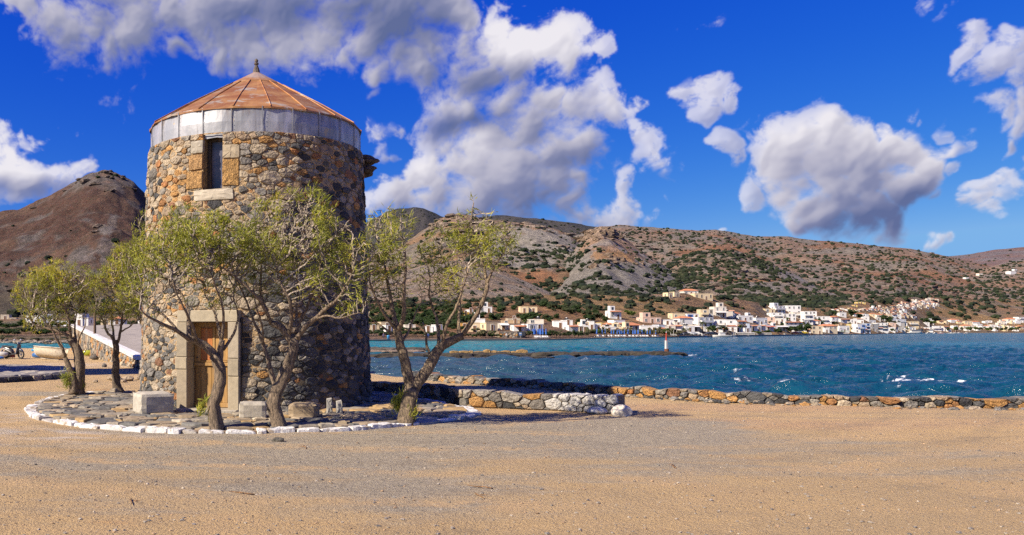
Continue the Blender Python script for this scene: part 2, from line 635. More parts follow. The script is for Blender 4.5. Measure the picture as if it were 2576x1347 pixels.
dust = g.math('MULTIPLY', dust, g.ramp(g.noise(g.scalev(p, (.6, 1.4, 1)), 1.3, 5, .7), .42, .62))
col = g.mix(g.math('MULTIPLY', dust, .8), col, (.72, .66, .6))
# wheel tracks on the track by the sea
sxy = g.new('ShaderNodeSeparateXYZ', Vector=p)
wob = g.math('MULTIPLY', g.math('SUBTRACT', g.noise(p, .3, 2, .5), .5), .8)
v = g.math('ADD', g.math('ADD', sxy.outputs[1], g.math('MULTIPLY', sxy.outputs[0], .16)), wob)
tr = g.math('SINE', g.math('MULTIPLY', v, 5.2))
tr = g.math('MULTIPLY', g.ramp(tr, .2, .9), spot(13, 18.3, 9, 2.0))
col = g.mix(g.math('MULTIPLY', tr, .35), col, (.40, .30, .21))
# sweeping tyre marks of cars that turned on the open ground
for (cx, cy, r0, fr, lo) in ((3, 27, 0, 3.1, .38), (-14, -6, 0, 2.3, .5), (16, 2, 0, 2.7, .5)):
    dd = g.vmath('LENGTH', g.vmath('SUBTRACT', g.vmath('MULTIPLY', p, (1, 1, 0)), (cx, cy, 0)), out=1)
    dd = g.math('ADD', dd, g.math('MULTIPLY', g.noise(p, .35, 2, .5), 1.2))
    band = g.ramp(g.math('SINE', g.math('MULTIPLY', dd, fr)), .55, .95)
    msk = g.ramp(g.noise(g.vmath('ADD', p, (cx, cy, 0)), .17, 3, .6), lo, lo + .16)
    msk = g.math('MULTIPLY', msk, g.ramp(g.noise(p, 3.0, 4, .7), .35, .6))
    col = g.mix(g.math('MULTIPLY', g.math('MULTIPLY', band, msk), .75), col, (.70, .49, .25))
    band2 = g.ramp(g.math('SINE', g.math('ADD', g.math('MULTIPLY', dd, fr), 2.2)), .7, .98)
    col = g.mix(g.math('MULTIPLY', g.math('MULTIPLY', band2, msk), .28), col, (.25, .20, .14))
col = g.mix(g.ramp(nf, .52, .70), col, g.mix(.32, col, (.85, .77, .66)))
col = g.mix(g.ramp(nf, .47, .32), col, g.mix(.42, col, (.16, .13, .11)))
g.put(b, 'Base Color', g.vmath('MULTIPLY', col, (.76, .735, .70)))
g.put(b, 'Roughness', .95)
h = g.math('ADD', g.math('MULTIPLY', nf, 1.0), g.math('MULTIPLY', g.noise(p, 14, 4, .7), 1.1))
g.put(b, 'Normal', g.new('ShaderNodeBump', Strength=1.0, Distance=.06, Height=h))
MAT['ground'] = m
tag(link('ground', mesh_data('ground', np.stack([GX, GY, GZ], -1).reshape(-1, 3), grid_faces(len(gy), len(gx)), [m], smooth=True)),
    kind='structure')


# a low solid for pebbles and bushes
def ico(sub=0):
    t = (1 + 5 ** .5) / 2
    V = [(-1, t, 0), (1, t, 0), (-1, -t, 0), (1, -t, 0), (0, -1, t), (0, 1, t), (0, -1, -t), (0, 1, -t), (t, 0, -1), (t, 0, 1), (-t, 0, -1), (-t, 0, 1)]
    Fc = [(0, 11, 5), (0, 5, 1), (0, 1, 7), (0, 7, 10), (0, 10, 11), (1, 5, 9), (5, 11, 4), (11, 10, 2), (10, 7, 6), (7, 1, 8),
          (3, 9, 4), (3, 4, 2), (3, 2, 6), (3, 6, 8), (3, 8, 9), (4, 9, 5), (2, 4, 11), (6, 2, 10), (8, 6, 7), (9, 8, 1)]
    V = [np.array(v) / np.linalg.norm(v) for v in V]
    for _ in range(sub):
        mid, nf_ = {}, []

        def mp(a, b):
            k = (min(a, b), max(a, b))
            if k not in mid:
                w = V[a] + V[b]
                V.append(w / np.linalg.norm(w))
                mid[k] = len(V) - 1
            return mid[k]
        for a, b_, c in Fc:
            x, y, z = mp(a, b_), mp(b_, c), mp(c, a)
            nf_ += [(a, x, z), (b_, y, x), (c, z, y), (x, y, z)]
        Fc = nf_
    return np.array(V), np.array(Fc)


ICO0, ICO1, ICO2 = ico(0), ico(1), ico(2)


def scatter_lumps(C, S, cols, base, jit=.25, seed=1):
    """many lumps in one mesh: centres C, radii S (n,3)"""
    r = np.random.default_rng(seed)
    V0, F0 = base
    n, k = len(C), len(V0)
    J = 1 + (r.random((n, k, 1)) - .5) * 2 * jit
    th = r.random(n) * 6.283
    V = V0[None] * J
    x = V[..., 0] * np.cos(th)[:, None] - V[..., 1] * np.sin(th)[:, None]
    y = V[..., 0] * np.sin(th)[:, None] + V[..., 1] * np.cos(th)[:, None]
    V = np.stack([x, y, V[..., 2]], -1) * S[:, None, :] + C[:, None, :]
    Fc = (F0[None] + (np.arange(n) * k)[:, None, None]).reshape(-1, 3)
    cc = np.repeat(cols, k, axis=0)
    return V.reshape(-1, 3), Fc, cc


n = 9000
py = 6.5 + 17 * rng.random(n) ** 1.5
px_ = (rng.random(n) * (1.0 + .42) - .42) * py
keep = in_poly(px_, py, LAND) & (np.hypot(px_ + 1.3, py - 20.7) > 5.9)
px_, py = px_[keep], py[keep]
n = len(px_)
sz = .006 + .016 * rng.random(n) ** 7
pc = np.array([(.40, .35, .3), (.25, .23, .21), (.50, .43, .34), (.5, .34, .2)])[rng.integers(0, 4, n)] * (.8 + .4 * rng.random((n, 1)))
Vp, Fp, Cp = scatter_lumps(np.stack([px_, py, ground_z(px_, py) + sz * .25], 1), np.stack([sz * 1.2, sz, sz * .7], 1), pc, ICO0, .3, 5)
tag(link('pebbles', mesh_data('pebbles', Vp, Fp, [MAT['stone']], Cp)), 'small pebbles scattered over the dusty gravel', 'pebbles', kind='stuff')

# ------------------------------------------------------------------ sea
SEA = -0.8
us = np.arange(-420, 2960, 3.0)
ysd = np.concatenate([np.arange(1040, 850, -.45), np.arange(850, 836.5, -.3)])
Ys = (EYE - SEA) * F / (ysd - HY)
Ys = np.concatenate([[14, 20], Ys, [1800, 2200]])
UU, YY = np.meshgrid(us, Ys)
XX = (UU - AX) / F * YY
rowd = np.gradient(Ys)[:, None]
ZZ = np.zeros_like(XX)
r = np.random.default_rng(3)
for k in range(26):
    lam = .7 * 1.12 ** k * (.9 + .2 * r.random())
    if lam > 9:
        lam = 1.5 + 4 * r.random()
    a = math.radians(-100 + r.normal() * 26)
    kx, ky = math.cos(a) * 6.283 / lam, math.sin(a) * 6.283 / lam
    ph = XX * kx + YY * ky + 2.2 * fbm(XX * .21, YY * .21, 2, 60 + k) * 3 + r.random() * 6
    fade = np.clip(1.6 - rowd * 2.2 / lam, 0, 1)
    s = np.sin(ph)
    ZZ += lam * .0105 * (s + .35 * np.cos(2 * ph)) * fade * (.4 + fbm(XX * .12 + k, YY * .12, 2, 90)) * 1.35
crest = ZZ.copy()
foam = np.zeros_like(XX)
for (x, y, w, hh, am) in ((2258, 966, 46, 4.2, .26), (2345, 968, 40, 3.8, .24), (2430, 971, 50, 2.6, .16), (1868, 964, 38, 1.4, .1), (1985, 971, 36, 1.4, .12), (1855, 938, 16, 1.2, .06),
                          (2270, 982, 22, 1.0, .05), (2530, 972, 30, 1.0, .06), (1742, 898, 18, 1.0, .05), (1470, 908, 12, 1.2, .05)):
    yd = HY + (EYE - SEA) * F / YY
    wob = (fbm(UU * .02, UU * 0 + y, 3, 7) - .5) * 6
    e_ = ((UU - x) / w) ** 2 + ((yd - y - wob) / hh) ** 2
    brk = fbm(UU * .11, yd * .9, 4, 8)
    foam = np.maximum(foam, np.clip(1.35 - e_, 0, 1) * np.clip((brk - .30) * 3.5, 0, 1) * (.95 if am > .12 else .5))
    ZZ += am * np.exp(-((UU - x) / (w * 1.3)) ** 2 - ((yd - y - wob + 1.5) / (hh * 1.6)) ** 2)
capn = fbm(XX * .10, YY * .05, 3, 71)
wh = np.clip((capn - .70) * 14, 0, 1) * np.clip((fbm(UU * .12, np.log(YY) * 60, 3, 72) - .68) * 14, 0, 1)
foam = np.maximum(foam, wh * (YY < 600) * .14)
ydd = HY + (EYE - SEA) * F / YY
shal = np.clip((905 - ydd) / 30, 0, 1) * np.clip((2000 - UU) / 900, .25, 1) * np.clip((YY) / 95, 0, 1)
shal = shal + (fbm(XX * .02, YY * .012, 3, 73) - .5) * .5
grey_reflection = np.clip((ydd - 885) / 25, 0, 1) * np.clip((1750 - UU) / 700, 0, 1)  # grey reflection on the near left water, put into its base colour
m, g, b = material('sea_water')
p = g.new('ShaderNodeNewGeometry').outputs['Position']
a = g.new('ShaderNodeAttribute', {'attribute_name': 'col'}).outputs['Color']
s3_ = g.new('ShaderNodeSeparateColor', Color=a)
c = g.mix(s3_.outputs[1], (.004, .047, .085), (.009, .17, .195))
c = g.mix(g.math('MULTIPLY', s3_.outputs[2], .8), c, (.030, .060, .085))
fn = g.ramp(g.math('ADD', s3_.outputs[0], g.math('MULTIPLY', g.math('SUBTRACT', g.noise(g.scalev(p, (.5, 1.6, 1)), 6, 6, .75), .5), 2.2)), .36, .95)
c = g.mix(fn, c, (.82, .86, .88))
g.put(b, 'Base Color', c)
g.put(b, 'Roughness', g.math('MULTIPLY_ADD', fn, .5, .16))
g.put(b, 'IOR', 1.333)
g.put(b, 'Specular IOR Level', .40)
pv = g.scalev(p, (.55, 1.0, 1.0))
hgt = g.math('ADD', g.math('ADD', g.math('MULTIPLY', g.noise(pv, 1.1, 5, .62, .6), 1.0), g.math('MULTIPLY', g.noise(pv, .22, 4, .6, .4), 2.6)), g.math('MULTIPLY', g.noise(pv, 5.0, 3, .6), .12))
g.put(b, 'Normal', g.new('ShaderNodeBump', Strength=1.0, Distance=.52, Height=hgt))
seac = (1 / ALB) * np.stack([foam, np.clip(shal, 0, 1), grey_reflection], -1).reshape(-1, 3)
tag(link('sea', mesh_data('sea', np.stack([XX, YY, SEA + ZZ], -1).reshape(-1, 3), grid_faces(len(Ys), len(us)), [m], seac, smooth=True)), kind='structure')


# ------------------------------------------------------------------ far shore and hills
def lerp_tab(tab, x):
    t = np.array(tab, float)
    return np.interp(x, t[:, 0], t[:, 1])


class Layer:
    def __init__(self, u0, u1, du, nt, Y0, z0, ridge, Y1, prof=1.0, rough=.1, gully=.0, gs=70., seed=1, back=.22, shore=False, top=.004, base='T'):
        base = (T_RIDGE, T_Y1) if base == 'T' else None
        u = np.arange(u0, u1 + du, du)
        t = np.concatenate([np.linspace(0, 1, nt), 1 + back * np.linspace(.05, 1, 8)])
        U, T = np.meshgrid(u, t)
        y1 = lerp_tab(ridge, U)
        D0 = lerp_tab(Y0, U) if not np.isscalar(Y0) else np.full(U.shape, float(Y0))
        D1 = lerp_tab(Y1, U) if not np.isscalar(Y1) else np.full(U.shape, float(Y1))
        if not shore and base is not None:
            d1 = lerp_tab(base[1], U) * .97
            zt = EYE + (HY - lerp_tab(base[0], U)) / F * d1 - 7
            Z0_ = lerp_tab(z0, U) if not np.isscalar(z0) else np.full(U.shape, float(z0))
            z0n = np.where(d1 > D0, zt, Z0_)
            D0 = np.maximum(D0, d1)
        Zr = EYE + (HY - y1) / F * D1
        Z0 = lerp_tab(z0, U) if not np.isscalar(z0) else np.full(U.shape, float(z0))
        if not shore and base is not None:
            Z0 = z0n
        Y = D0 + (D1 - D0) * T
        X = (U - AX) / F * Y
        tt = np.clip(T, 0, 1)
        s = tt ** prof
        if shore:
            s = np.where(tt < .012, 0, ((tt - .012) / .988) ** prof)
            s = np.clip(s, 0, 1)
        H = Zr - Z0
        Z = Z0 + H * s
        if shore:
            Z = np.where(tt < .006, Z0 - 2.0, Z)
        env = np.sin(np.pi * np.clip(tt, 0, 1)) ** .8
        sc = D1.mean() / 1000.0
        wxx = (fbm(X / (260 * sc), Y / (260 * sc), 3, seed) - .5) * 120 * sc
        gl = fbm((X + wxx) / (gs * sc) , Y / (420 * sc), 4, seed + 5, .5, ridged=True)
        Z = Z + gully * H * (gl - .62) * env
        Z = Z + rough * H * (fbm(X / (90 * sc), Y / (90 * sc), 5, seed + 9) - .5) * env
        Z = Z + (fbm(X / (16 * sc), Y / (16 * sc), 3, seed + 19) - .5) * D1 * top * np.clip(T * 3, 0, 1)
        Z = np.where(T > 1, Z - (T - 1) * (D1 - D0) * .45, Z)
        self.U, self.T, self.X, self.Y, self.Z = U, T, X, Y, Z
        self.u, self.nt, self.seed, self.sc = u, nt, seed, sc
        self.yd = HY - (Z - EYE) * F / Y

    def build(self, name, cols, mat):
        V = np.stack([self.X, self.Y, self.Z], -1).reshape(-1, 3)
        return tag(link(name, mesh_data(name, V, grid_faces(*self.U.shape), [mat], np.clip(cols, .01, 1).reshape(-1, 3), smooth=True)), kind='structure')

    def place(self, u, y):
        """first spot on the slope that is seen at plan point (u, y)"""
        j = int(np.clip(round((u - self.u[0]) / (self.u[1] - self.u[0])), 0, len(self.u) - 1))
        c = self.yd[:self.nt, j]
        i = np.argmax(c <= y)
        if c[i] > y:
            i = self.nt - 1
        if i == 0:
            i = 1
        a, b_ = c[i - 1], c[i]
        f = 0 if a == b_ else np.clip((a - y) / (a - b_), 0, 1)
        Yv = self.Y[i - 1, j] * (1 - f) + self.Y[i, j] * f
        Zv = self.Z[i - 1, j] * (1 - f) + self.Z[i, j] * f
        return np.array([(u - AX) / F * Yv, Yv, Zv])

    def sample(self, n, dens, r, tmax=.99):
        """random spots, even over the picture of the slope"""
        out = []
        nt, nu = self.nt, len(self.u)
        i = (r.random(n) * (nt - 1) * tmax).astype(int)
        j = (r.random(n) * (nu - 1)).astype(int)
        vis = np.abs(self.yd[i + 1, j] - self.yd[i, j])
        front = self.yd[i + 1, j] < np.minimum.accumulate(self.yd[:nt], 0)[i, j] + .5
        w = vis / (np.percentile(vis, 92) + 1e-9)
        ok = (r.random(n) < np.clip(w, 0.02, 1)) & front
        i, j = i[ok], j[ok]
        fi, fj = r.random(len(i)), r.random(len(i))

        def q(A):
            return (A[i, j] * (1 - fi) + A[i + 1, j] * fi) * (1 - fj) + (A[i, j + 1] * (1 - fi) + A[i + 1, j + 1] * fi) * fj
        X, Y, Z = q(self.X), q(self.Y), q(self.Z)
        U, yd = X / Y * F + AX, HY - (Z - EYE) * F / Y
        k = r.random(len(X)) < dens(X, Y, U, yd)
        return X[k], Y[k], Z[k], U[k], yd[k]


def colmix(a, b, f):
    return np.asarray(a) * (1 - f[..., None]) + np.asarray(b) * f[..., None]


def sst(x, a, b):
    t = np.clip((x - a) / (b - a), 0, 1)
    return t * t * (3 - 2 * t)


def blob(U, y, x0, y0, rx, ry):
    return np.clip(1.4 - np.sqrt(((U - x0) / rx) ** 2 + ((y - y0) / ry) ** 2), 0, 1)


m, g, b = material('hillside')
p = g.new('ShaderNodeNewGeometry').outputs['Position']
a = g.new('ShaderNodeAttribute', {'attribute_name': 'col'}).outputs['Color']
n1 = g.noise(p, .09, 6, .72)
n2 = g.noise(p, .55, 5, .75)
k = g.math('ADD', g.ramp(n1, .32, .68, .60, 1.35), g.ramp(n2, .3, .7, -.28, .28))
c = g.vmath('MULTIPLY', a, g.new('ShaderNodeCombineXYZ', X=k, Y=k, Z=k).outputs[0])
st = g.ramp(g.noise(p, 1.1, 4, .7), .56, .66)
c = g.mix(g.math('MULTIPLY', st, .35), c, (.42, .36, .29))
dk = g.ramp(g.noise(p, .55, 5, .75), .50, .41)
c = g.mix(g.math('MULTIPLY', dk, .62), c, (.07, .065, .045))
g.put(b, 'Base Color', c)
g.put(b, 'Roughness', .95)
g.put(b, 'Specular IOR Level', .15)
g.put(b, 'Normal', g.new('ShaderNodeBump', Strength=1.0, Distance=6.0, Height=g.math('ADD', g.noise(p, .10, 7, .75), g.math('MULTIPLY', n2, .22))))
MAT['hill'] = m

SOIL, GREY, RED, DRY, SCREE, OCHRE = (.31, .185, .10), (.235, .20, .16), (.30, .135, .065), (.36, .225, .10), (.27, .25, .22), (.43, .235, .10)
SHORE_Y = [(-420, 175), (0, 167), (300, 167), (420, 180), (930, 219), (1170, 229), (1400, 241), (1500, 289), (1680, 330), (1795, 358), (1960, 430), (2030, 505), (2170, 585), (2250, 740), (2350, 1000), (2960, 1080)]
T_RIDGE = [(-420, 812), (0, 800), (180, 796), (300, 792), (420, 785), (930, 757), (1100, 756), (1250, 752), (1300, 744), (1480, 740), (1560, 746), (1640, 741), (1720, 738), (1800, 744), (1850, 752), (1920, 764),
           (1990, 772), (2060, 776), (2130, 768), (2200, 757), (2300, 748), (2380, 750), (2450, 756), (2576, 752), (2960, 750)]
T_Y1 = [(-420, 430), (300, 430), (930, 440), (1300, 470), (1700, 500), (1900, 560), (2060, 720), (2200, 950), (2300, 1200), (2576, 1500), (2960, 1500)]
L_T = Layer(-420, 2960, 4, 110, SHORE_Y, -.35, T_RIDGE, T_Y1, prof=1.25, rough=.05, gully=.03, seed=101, shore=True, top=.0006)
q = L_T
f1 = sst(fbm(q.X / 60, q.Y / 60, 4, 201), .38, .62)
c_ = colmix(DRY, SOIL, f1)
c_ = colmix(c_, GREY, sst(fbm(q.X / 35, q.Y / 35, 4, 202), .52, .68) * .7)
c_ = colmix(c_, RED, sst(fbm(q.X / 80, q.Y / 80, 3, 203), .55, .7) * .5)
c_ = colmix(c_, (.20, .19, .10), np.clip((930 - q.U) / 100, 0, 1) * .5 * sst(fbm(q.X / 30, q.Y / 30, 3, 204), .4, .6))
strip = np.sin((q.Z + fbm(q.X / 50, q.Y / 50, 3, 205) * 6) * 2.2)
c_ = c_ * (1 + .10 * strip[..., None])
L_T.build('far_shore', c_, MAT['hill'])

L_A = Layer(-420, 760, 4, 120, [(-420, 425), (300, 425), (760, 430)], 4,
            [(-420, 600), (-200, 570), (0, 536), (60, 521), (120, 497), (180, 463), (212, 442), (232, 433), (250, 429), (272, 427), (292, 433), (315, 446), (335, 458), (352, 476), (372, 500), (420, 545), (520, 610), (640, 660), (760, 700)],
            980, prof=1.3, rough=.14, gully=.10, gs=60, seed=111, back=.3, top=.007)
q = L_A
c_ = colmix((.098, .046, .032), (.135, .074, .050), sst(fbm(q.X / 50, q.Y / 50, 5, 211), .38, .62))  # partial shade over this mountain is put into its darkened colours
c_ = colmix(c_, (.155, .13, .12), sst(fbm(q.X / 26, q.Y / 26, 5, 212) + .42 * sst(q.yd, 505, 440), .56, .74))
c_ = colmix(c_, (.24, .11, .06), blob(q.U, q.yd, 275, 448, 38, 12) * sst(fbm(q.X / 14, q.Y / 14, 4, 213), .42, .6) * .8)
wv = (fbm(q.yd / 22, q.U / 40, 3, 214) - .5) * 26
for (x, y, rx, ry, w) in ((268, 580, 22, 14, .9), (262, 620, 24, 26, .6), (215, 650, 30, 10, .7), (160, 680, 40, 9, .8), (262, 655, 12, 16, .8), (250, 690, 12, 10, .5), (60, 690, 20, 5, .7), (20, 680, 15, 4, .6), (285, 560, 12, 22, .6), (240, 635, 26, 8, .7)):
    c_ = colmix(c_, (.20, .175, .165), sst(blob(q.U + wv, q.yd, x, y, rx, ry) - (fbm(q.U / 7, q.yd / 4, 3, 215) - .5) * .7, .35, .6) * w)
c_ = colmix(c_, (.10, .09, .06), sst(q.yd, 690, 760) * .75)
L_A.build('left_mountain', c_, MAT['hill'])

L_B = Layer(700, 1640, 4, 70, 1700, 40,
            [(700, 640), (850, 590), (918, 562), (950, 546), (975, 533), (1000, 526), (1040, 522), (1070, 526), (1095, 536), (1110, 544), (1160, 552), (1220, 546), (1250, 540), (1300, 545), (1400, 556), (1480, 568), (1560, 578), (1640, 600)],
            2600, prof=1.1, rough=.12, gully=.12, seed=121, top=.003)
q = L_B
c_ = colmix((.036, .042, .050), (.075, .07, .07), sst(fbm(q.X / 90, q.Y / 90, 5, 221), .4, .62))  # cloud shadow lying on these hills is put into their dark colour
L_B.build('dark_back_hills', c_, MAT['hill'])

L_C = Layer(760, 1560, 3, 110, 700, 24,
            [(760, 690), (900, 650), (985, 625), (1040, 598), (1075, 572), (1100, 552), (1118, 546), (1150, 538), (1175, 543), (1210, 551), (1250, 556), (1280, 560), (1350, 564), (1400, 578), (1440, 594), (1470, 612), (1520, 650), (1560, 700)],
            1650, prof=1.3, rough=.13, gully=.17, seed=131, top=.0035)
q = L_C
c_ = colmix(SOIL, GREY, sst(fbm(q.X / 60, q.Y / 60, 5, 231), .40, .60))
c_ = colmix(c_, (.40, .255, .165), sst(q.yd, 585, 560) * .7)
c_ = colmix(c_, (.34, .315, .27), sst(blob(q.U, q.yd, 1330, 625, 130, 55) + (fbm(q.U / 30, q.yd / 12, 4, 232) - .5) * .9, .35, .6) * .9)
c_ = colmix(c_, RED, sst(blob(q.U, q.yd, 1340, 700, 70, 22) + (fbm(q.U / 20, q.yd / 9, 3, 233) - .5), .4, .7) * .8)
L_C.build('centre_hill', c_, MAT['hill'])

L_E = Layer(1430, 2960, 4, 110, 1050, 30,
            [(1430, 600), (1500, 574), (1560, 566), (1600, 570), (1680, 575), (1760, 581), (1800, 578), (1830, 582), (1900, 595), (1980, 594), (2010, 599), (2060, 606), (2160, 613), (2220, 621), (2290, 627), (2340, 636), (2400, 650), (2480, 668), (2600, 690), (2960, 720)],
            2400, prof=1.2, rough=.10, gully=.20, gs=110, seed=141, top=.0025)
q = L_E
c_ = colmix((.295, .195, .14), (.25, .215, .18), sst(fbm(q.X / 60, q.Y / 60, 5, 241), .40, .62))
c_ = colmix(c_, RED, sst(fbm(q.X / 90, q.Y / 90, 4, 242), .56, .7) * .8)
L_E.build('long_ridge', c_, MAT['hill'])

L_J = Layer(2200, 3050, 5, 60, 1800, 60,
            [(2200, 700), (2300, 670), (2380, 646), (2440, 639), (2500, 629), (2576, 622), (2760, 610), (3050, 640)],
            3300, prof=1.0, rough=.1, gully=.1, seed=151, top=.002)
c_ = colmix((.235, .145, .13), (.20, .17, .18), sst(fbm(L_J.X / 90, L_J.Y / 90, 5, 251), .40, .62))
L_J.build('right_back_hill', c_, MAT['hill'])

L_D = Layer(1340, 1960, 3, 110, 640, 20,
            [(1340, 745), (1400, 690), (1430, 650), (1450, 620), (1465, 598), (1480, 584), (1500, 572), (1516, 569), (1532, 573), (1550, 587), (1580, 606), (1610, 630), (1650, 655), (1700, 688), (1760, 722), (1850, 752), (1960, 775)],
            1300, prof=1.15, rough=.12, gully=.15, seed=161, back=.35, top=.0035)
q = L_D
c_ = colmix((.385, .245, .16), (.33, .28, .245), sst(fbm(q.X / 40, q.Y / 40, 5, 261), .42, .60))
c_ = colmix(c_, SCREE, sst(q.yd + (q.U - 1560) * -.12 + (fbm(q.U / 26, q.yd / 14, 5, 262) - .5) * 70, 640, 662) * .92)
c_ = colmix(c_, OCHRE, sst(blob(q.U + (q.yd - 640) * -1.3, q.yd, 1535, 645, 75, 20) + (fbm(q.U / 9, q.yd / 12, 3, 263) - .5) * 1.1, .55, .85) * .85)
c_ = colmix(c_, (.46, .33, .22), blob(q.U, q.yd, 1500, 592, 34, 16) * sst(fbm(q.U / 5, q.yd / 22, 3, 264), .4, .6) * .6)
L_D.build('peaked_hill', c_, MAT['hill'])

L_F = Layer(900, 1500, 3, 80, 445, 8,
            [(900, 716), (1000, 690), (1060, 668), (1100, 660), (1150, 655), (1205, 662), (1250, 676), (1290, 694), (1330, 712), (1380, 734), (1440, 752), (1500, 765)],
            720, prof=1.2, rough=.06, gully=.05, seed=171, back=.3, top=.0022)
q = L_F
c_ = colmix((.37, .265, .18), (.32, .265, .215), sst(fbm(q.X / 25, q.Y / 25, 5, 271), .40, .60))
L_F.build('rounded_hill', c_, MAT['hill'])

L_H = Layer(1640, 2340, 3, 100, 800, 22,
            [(1640, 690), (1700, 652), (1740, 636), (1790, 628), (1840, 630), (1880, 640), (1930, 660), (1990, 686), (2040, 706), (2100, 728), (2150, 742), (2240, 762), (2340, 780)],
            [(1640, 1450), (2100, 1500), (2340, 1750)], prof=1.15, rough=.11, gully=.16, seed=181, back=.3, top=.0025)
q = L_H
c_ = colmix((.315, .205, .145), (.29, .235, .19), sst(fbm(q.X / 45, q.Y / 45, 5, 281), .40, .60))
c_ = colmix(c_, (.27, .25, .24), sst((q.U - 1900) * .55 - (q.yd - 665) + (fbm(q.U / 20, q.yd / 10, 4, 282) - .5) * 60, -10, 30) * .85)
c_ = colmix(c_, SCREE, sst(blob(q.U, q.yd, 1905, 722, 80, 24) + (fbm(q.U / 22, q.yd / 9, 4, 283) - .5) * .7, .4, .6) * .8)
c_ = colmix(c_, (.50, .25, .12), sst(blob(q.U, q.yd, 1900, 705, 85, 6) + (fbm(q.U / 12, q.yd / 6, 3, 284) - .5) * .6, .45, .7) * .9)
c_ = colmix(c_, SCREE, sst(blob(q.U, q.yd, 1760, 680, 50, 18) + (fbm(q.U / 16, q.yd / 7, 4, 285) - .5) * .8, .5, .7) * .6)
L_H.build('middle_hill', c_, MAT['hill'])

L_I = Layer(2080, 2960, 4, 90, 1060, 30,
            [(2080, 776), (2140, 748), (2200, 722), (2260, 704), (2320, 694), (2400, 690), (2470, 676), (2540, 660), (2600, 650), (2760, 640), (2960, 640)],
            2150, prof=1.1, rough=.11, gully=.16, seed=191, back=.3, top=.0022)
q = L_I
c_ = colmix((.34, .225, .155), (.29, .24, .20), sst(fbm(q.X / 45, q.Y / 45, 5, 291), .40, .60))
c_ = colmix(c_, RED, sst(fbm(q.X / 60, q.Y / 60, 4, 292), .56, .7) * .6)
L_I.build('right_hill', c_, MAT['hill'])

# ------------------------------------------------------------------ scrub on the hills
m, g, b = material('scrub_leaves')
p = g.new('ShaderNodeNewGeometry').outputs['Position']
a = g.new('ShaderNodeAttribute', {'attribute_name': 'col'}).outputs['Color']
k = g.ramp(g.noise(p, 1.4, 5, .75), .3, .7, .45, 1.6)
c = g.vmath('MULTIPLY', a, g.new('ShaderNodeCombineXYZ', X=k, Y=k, Z=k).outputs[0])
g.put(b, 'Base Color', c)
g.put(b, 'Roughness', .9)
g.put(b, 'Specular IOR Level', .1)
g.put(b, 'Normal', g.new('ShaderNodeBump', Strength=1.0, Distance=.8, Height=g.noise(p, 1.8, 5, .75)))
MAT['scrub'] = m
GREENS = np.array([(.026, .038, .020), (.036, .048, .024), (.024, .034, .023), (.048, .054, .032)])
BUSH_TOTAL = {}


def bushes(layer, n, dens, s0, s1, name, label, seed, sq=.75, cands=12, dim=1.0):
    r = np.random.default_rng(seed)
    X, Y, Z, U, yd = layer.sample(n * cands, dens, r)
    X, Y, Z, U, yd = X[:n], Y[:n], Z[:n], U[:n], yd[:n]
    s = (s0 + (s1 - s0) * r.random(len(X)) ** 2.4) * .80
    c = GREENS[r.integers(0, 4, len(X))] * (.75 + .5 * r.random((len(X), 1))) * dim
    V, Fc, cc = scatter_lumps(np.stack([X, Y, Z + s * .35], 1), np.stack([s * (1 + .3 * r.random(len(X))), s, s * sq], 1), c, ICO1, .30, seed)
    tag(link(name, mesh_data(name, V, Fc, [MAT['scrub']], cc)), label, 'bushes', kind='stuff')


nz = lambda X, Y, s, sd, a, b_: sst(fbm(X / s, Y / s, 4, sd), a, b_)
bushes(L_E, 3600, lambda X, Y, U, y: .5 + .5 * nz(X, Y, 120, 301, .35, .6), 2.3, 5.4, 'ridge_scrub', 'dark green bushes dotted all over the long ridge', 401)
bushes(L_H, 2000, lambda X, Y, U, y: (.3 + .7 * nz(X, Y, 90, 302, .42, .6)) * (1 - .7 * blob(U, y, 2010, 715, 70, 40)), 2.0, 5.2, 'middle_hill_scrub', 'dark green bushes dotted over the middle hill', 402)
bushes(L_I, 2600, lambda X, Y, U, y: .55 + .45 * nz(X, Y, 90, 303, .40, .6), 2.0, 4.6, 'right_hill_scrub', 'dark green bushes dotted over the right hand hill', 403)
bushes(L_D, 750, lambda X, Y, U, y: (.04 + .9 * nz(X, Y, 70, 304, .48, .62)) * np.clip((y - 600) / 60, .12, 1) + .4 * blob(U, y, 1700, 720, 80, 30), 1.6, 5.0, 'peaked_hill_scrub', 'dark bushes on the grey scree of the peaked hill', 404)
bushes(L_C, 1100, lambda X, Y, U, y: .06 + .9 * nz(X, Y, 70, 305, .48, .62) + .8 * blob(U, y, 1430, 640, 70, 30), 2.2, 5.6, 'centre_hill_scrub', 'dark bushes in clusters on the centre hill', 405)
bushes(L_F, 260, lambda X, Y, U, y: .15 + .5 * nz(X, Y, 40, 306, .5, .62) + sst(y, 725, 745), .8, 2.0, 'rounded_hill_scrub', 'small bushes on the bare rounded hill', 406)
bushes(L_B, 900, lambda X, Y, U, y: .3 + .7 * nz(X, Y, 120, 307, .40, .6), 3, 6.5, 'dark_hill_scrub', 'bushes on the dark back hills', 407)
bushes(L_J, 300, lambda X, Y, U, y: .5 + .5 * nz(X, Y, 120, 308, .40, .6), 3, 5.5, 'back_hill_scrub', 'bushes on the hill at the right edge', 408)
bushes(L_A, 600, lambda X, Y, U, y: np.clip((y - 640) / 60, 0.01, 1) * (.3 + .7 * nz(X, Y, 60, 309, .45, .6)) + .6 * (y < 455), 1.2, 4.2, 'mountain_scrub', 'dark bushes at the foot and crest of the brown mountain', 409)


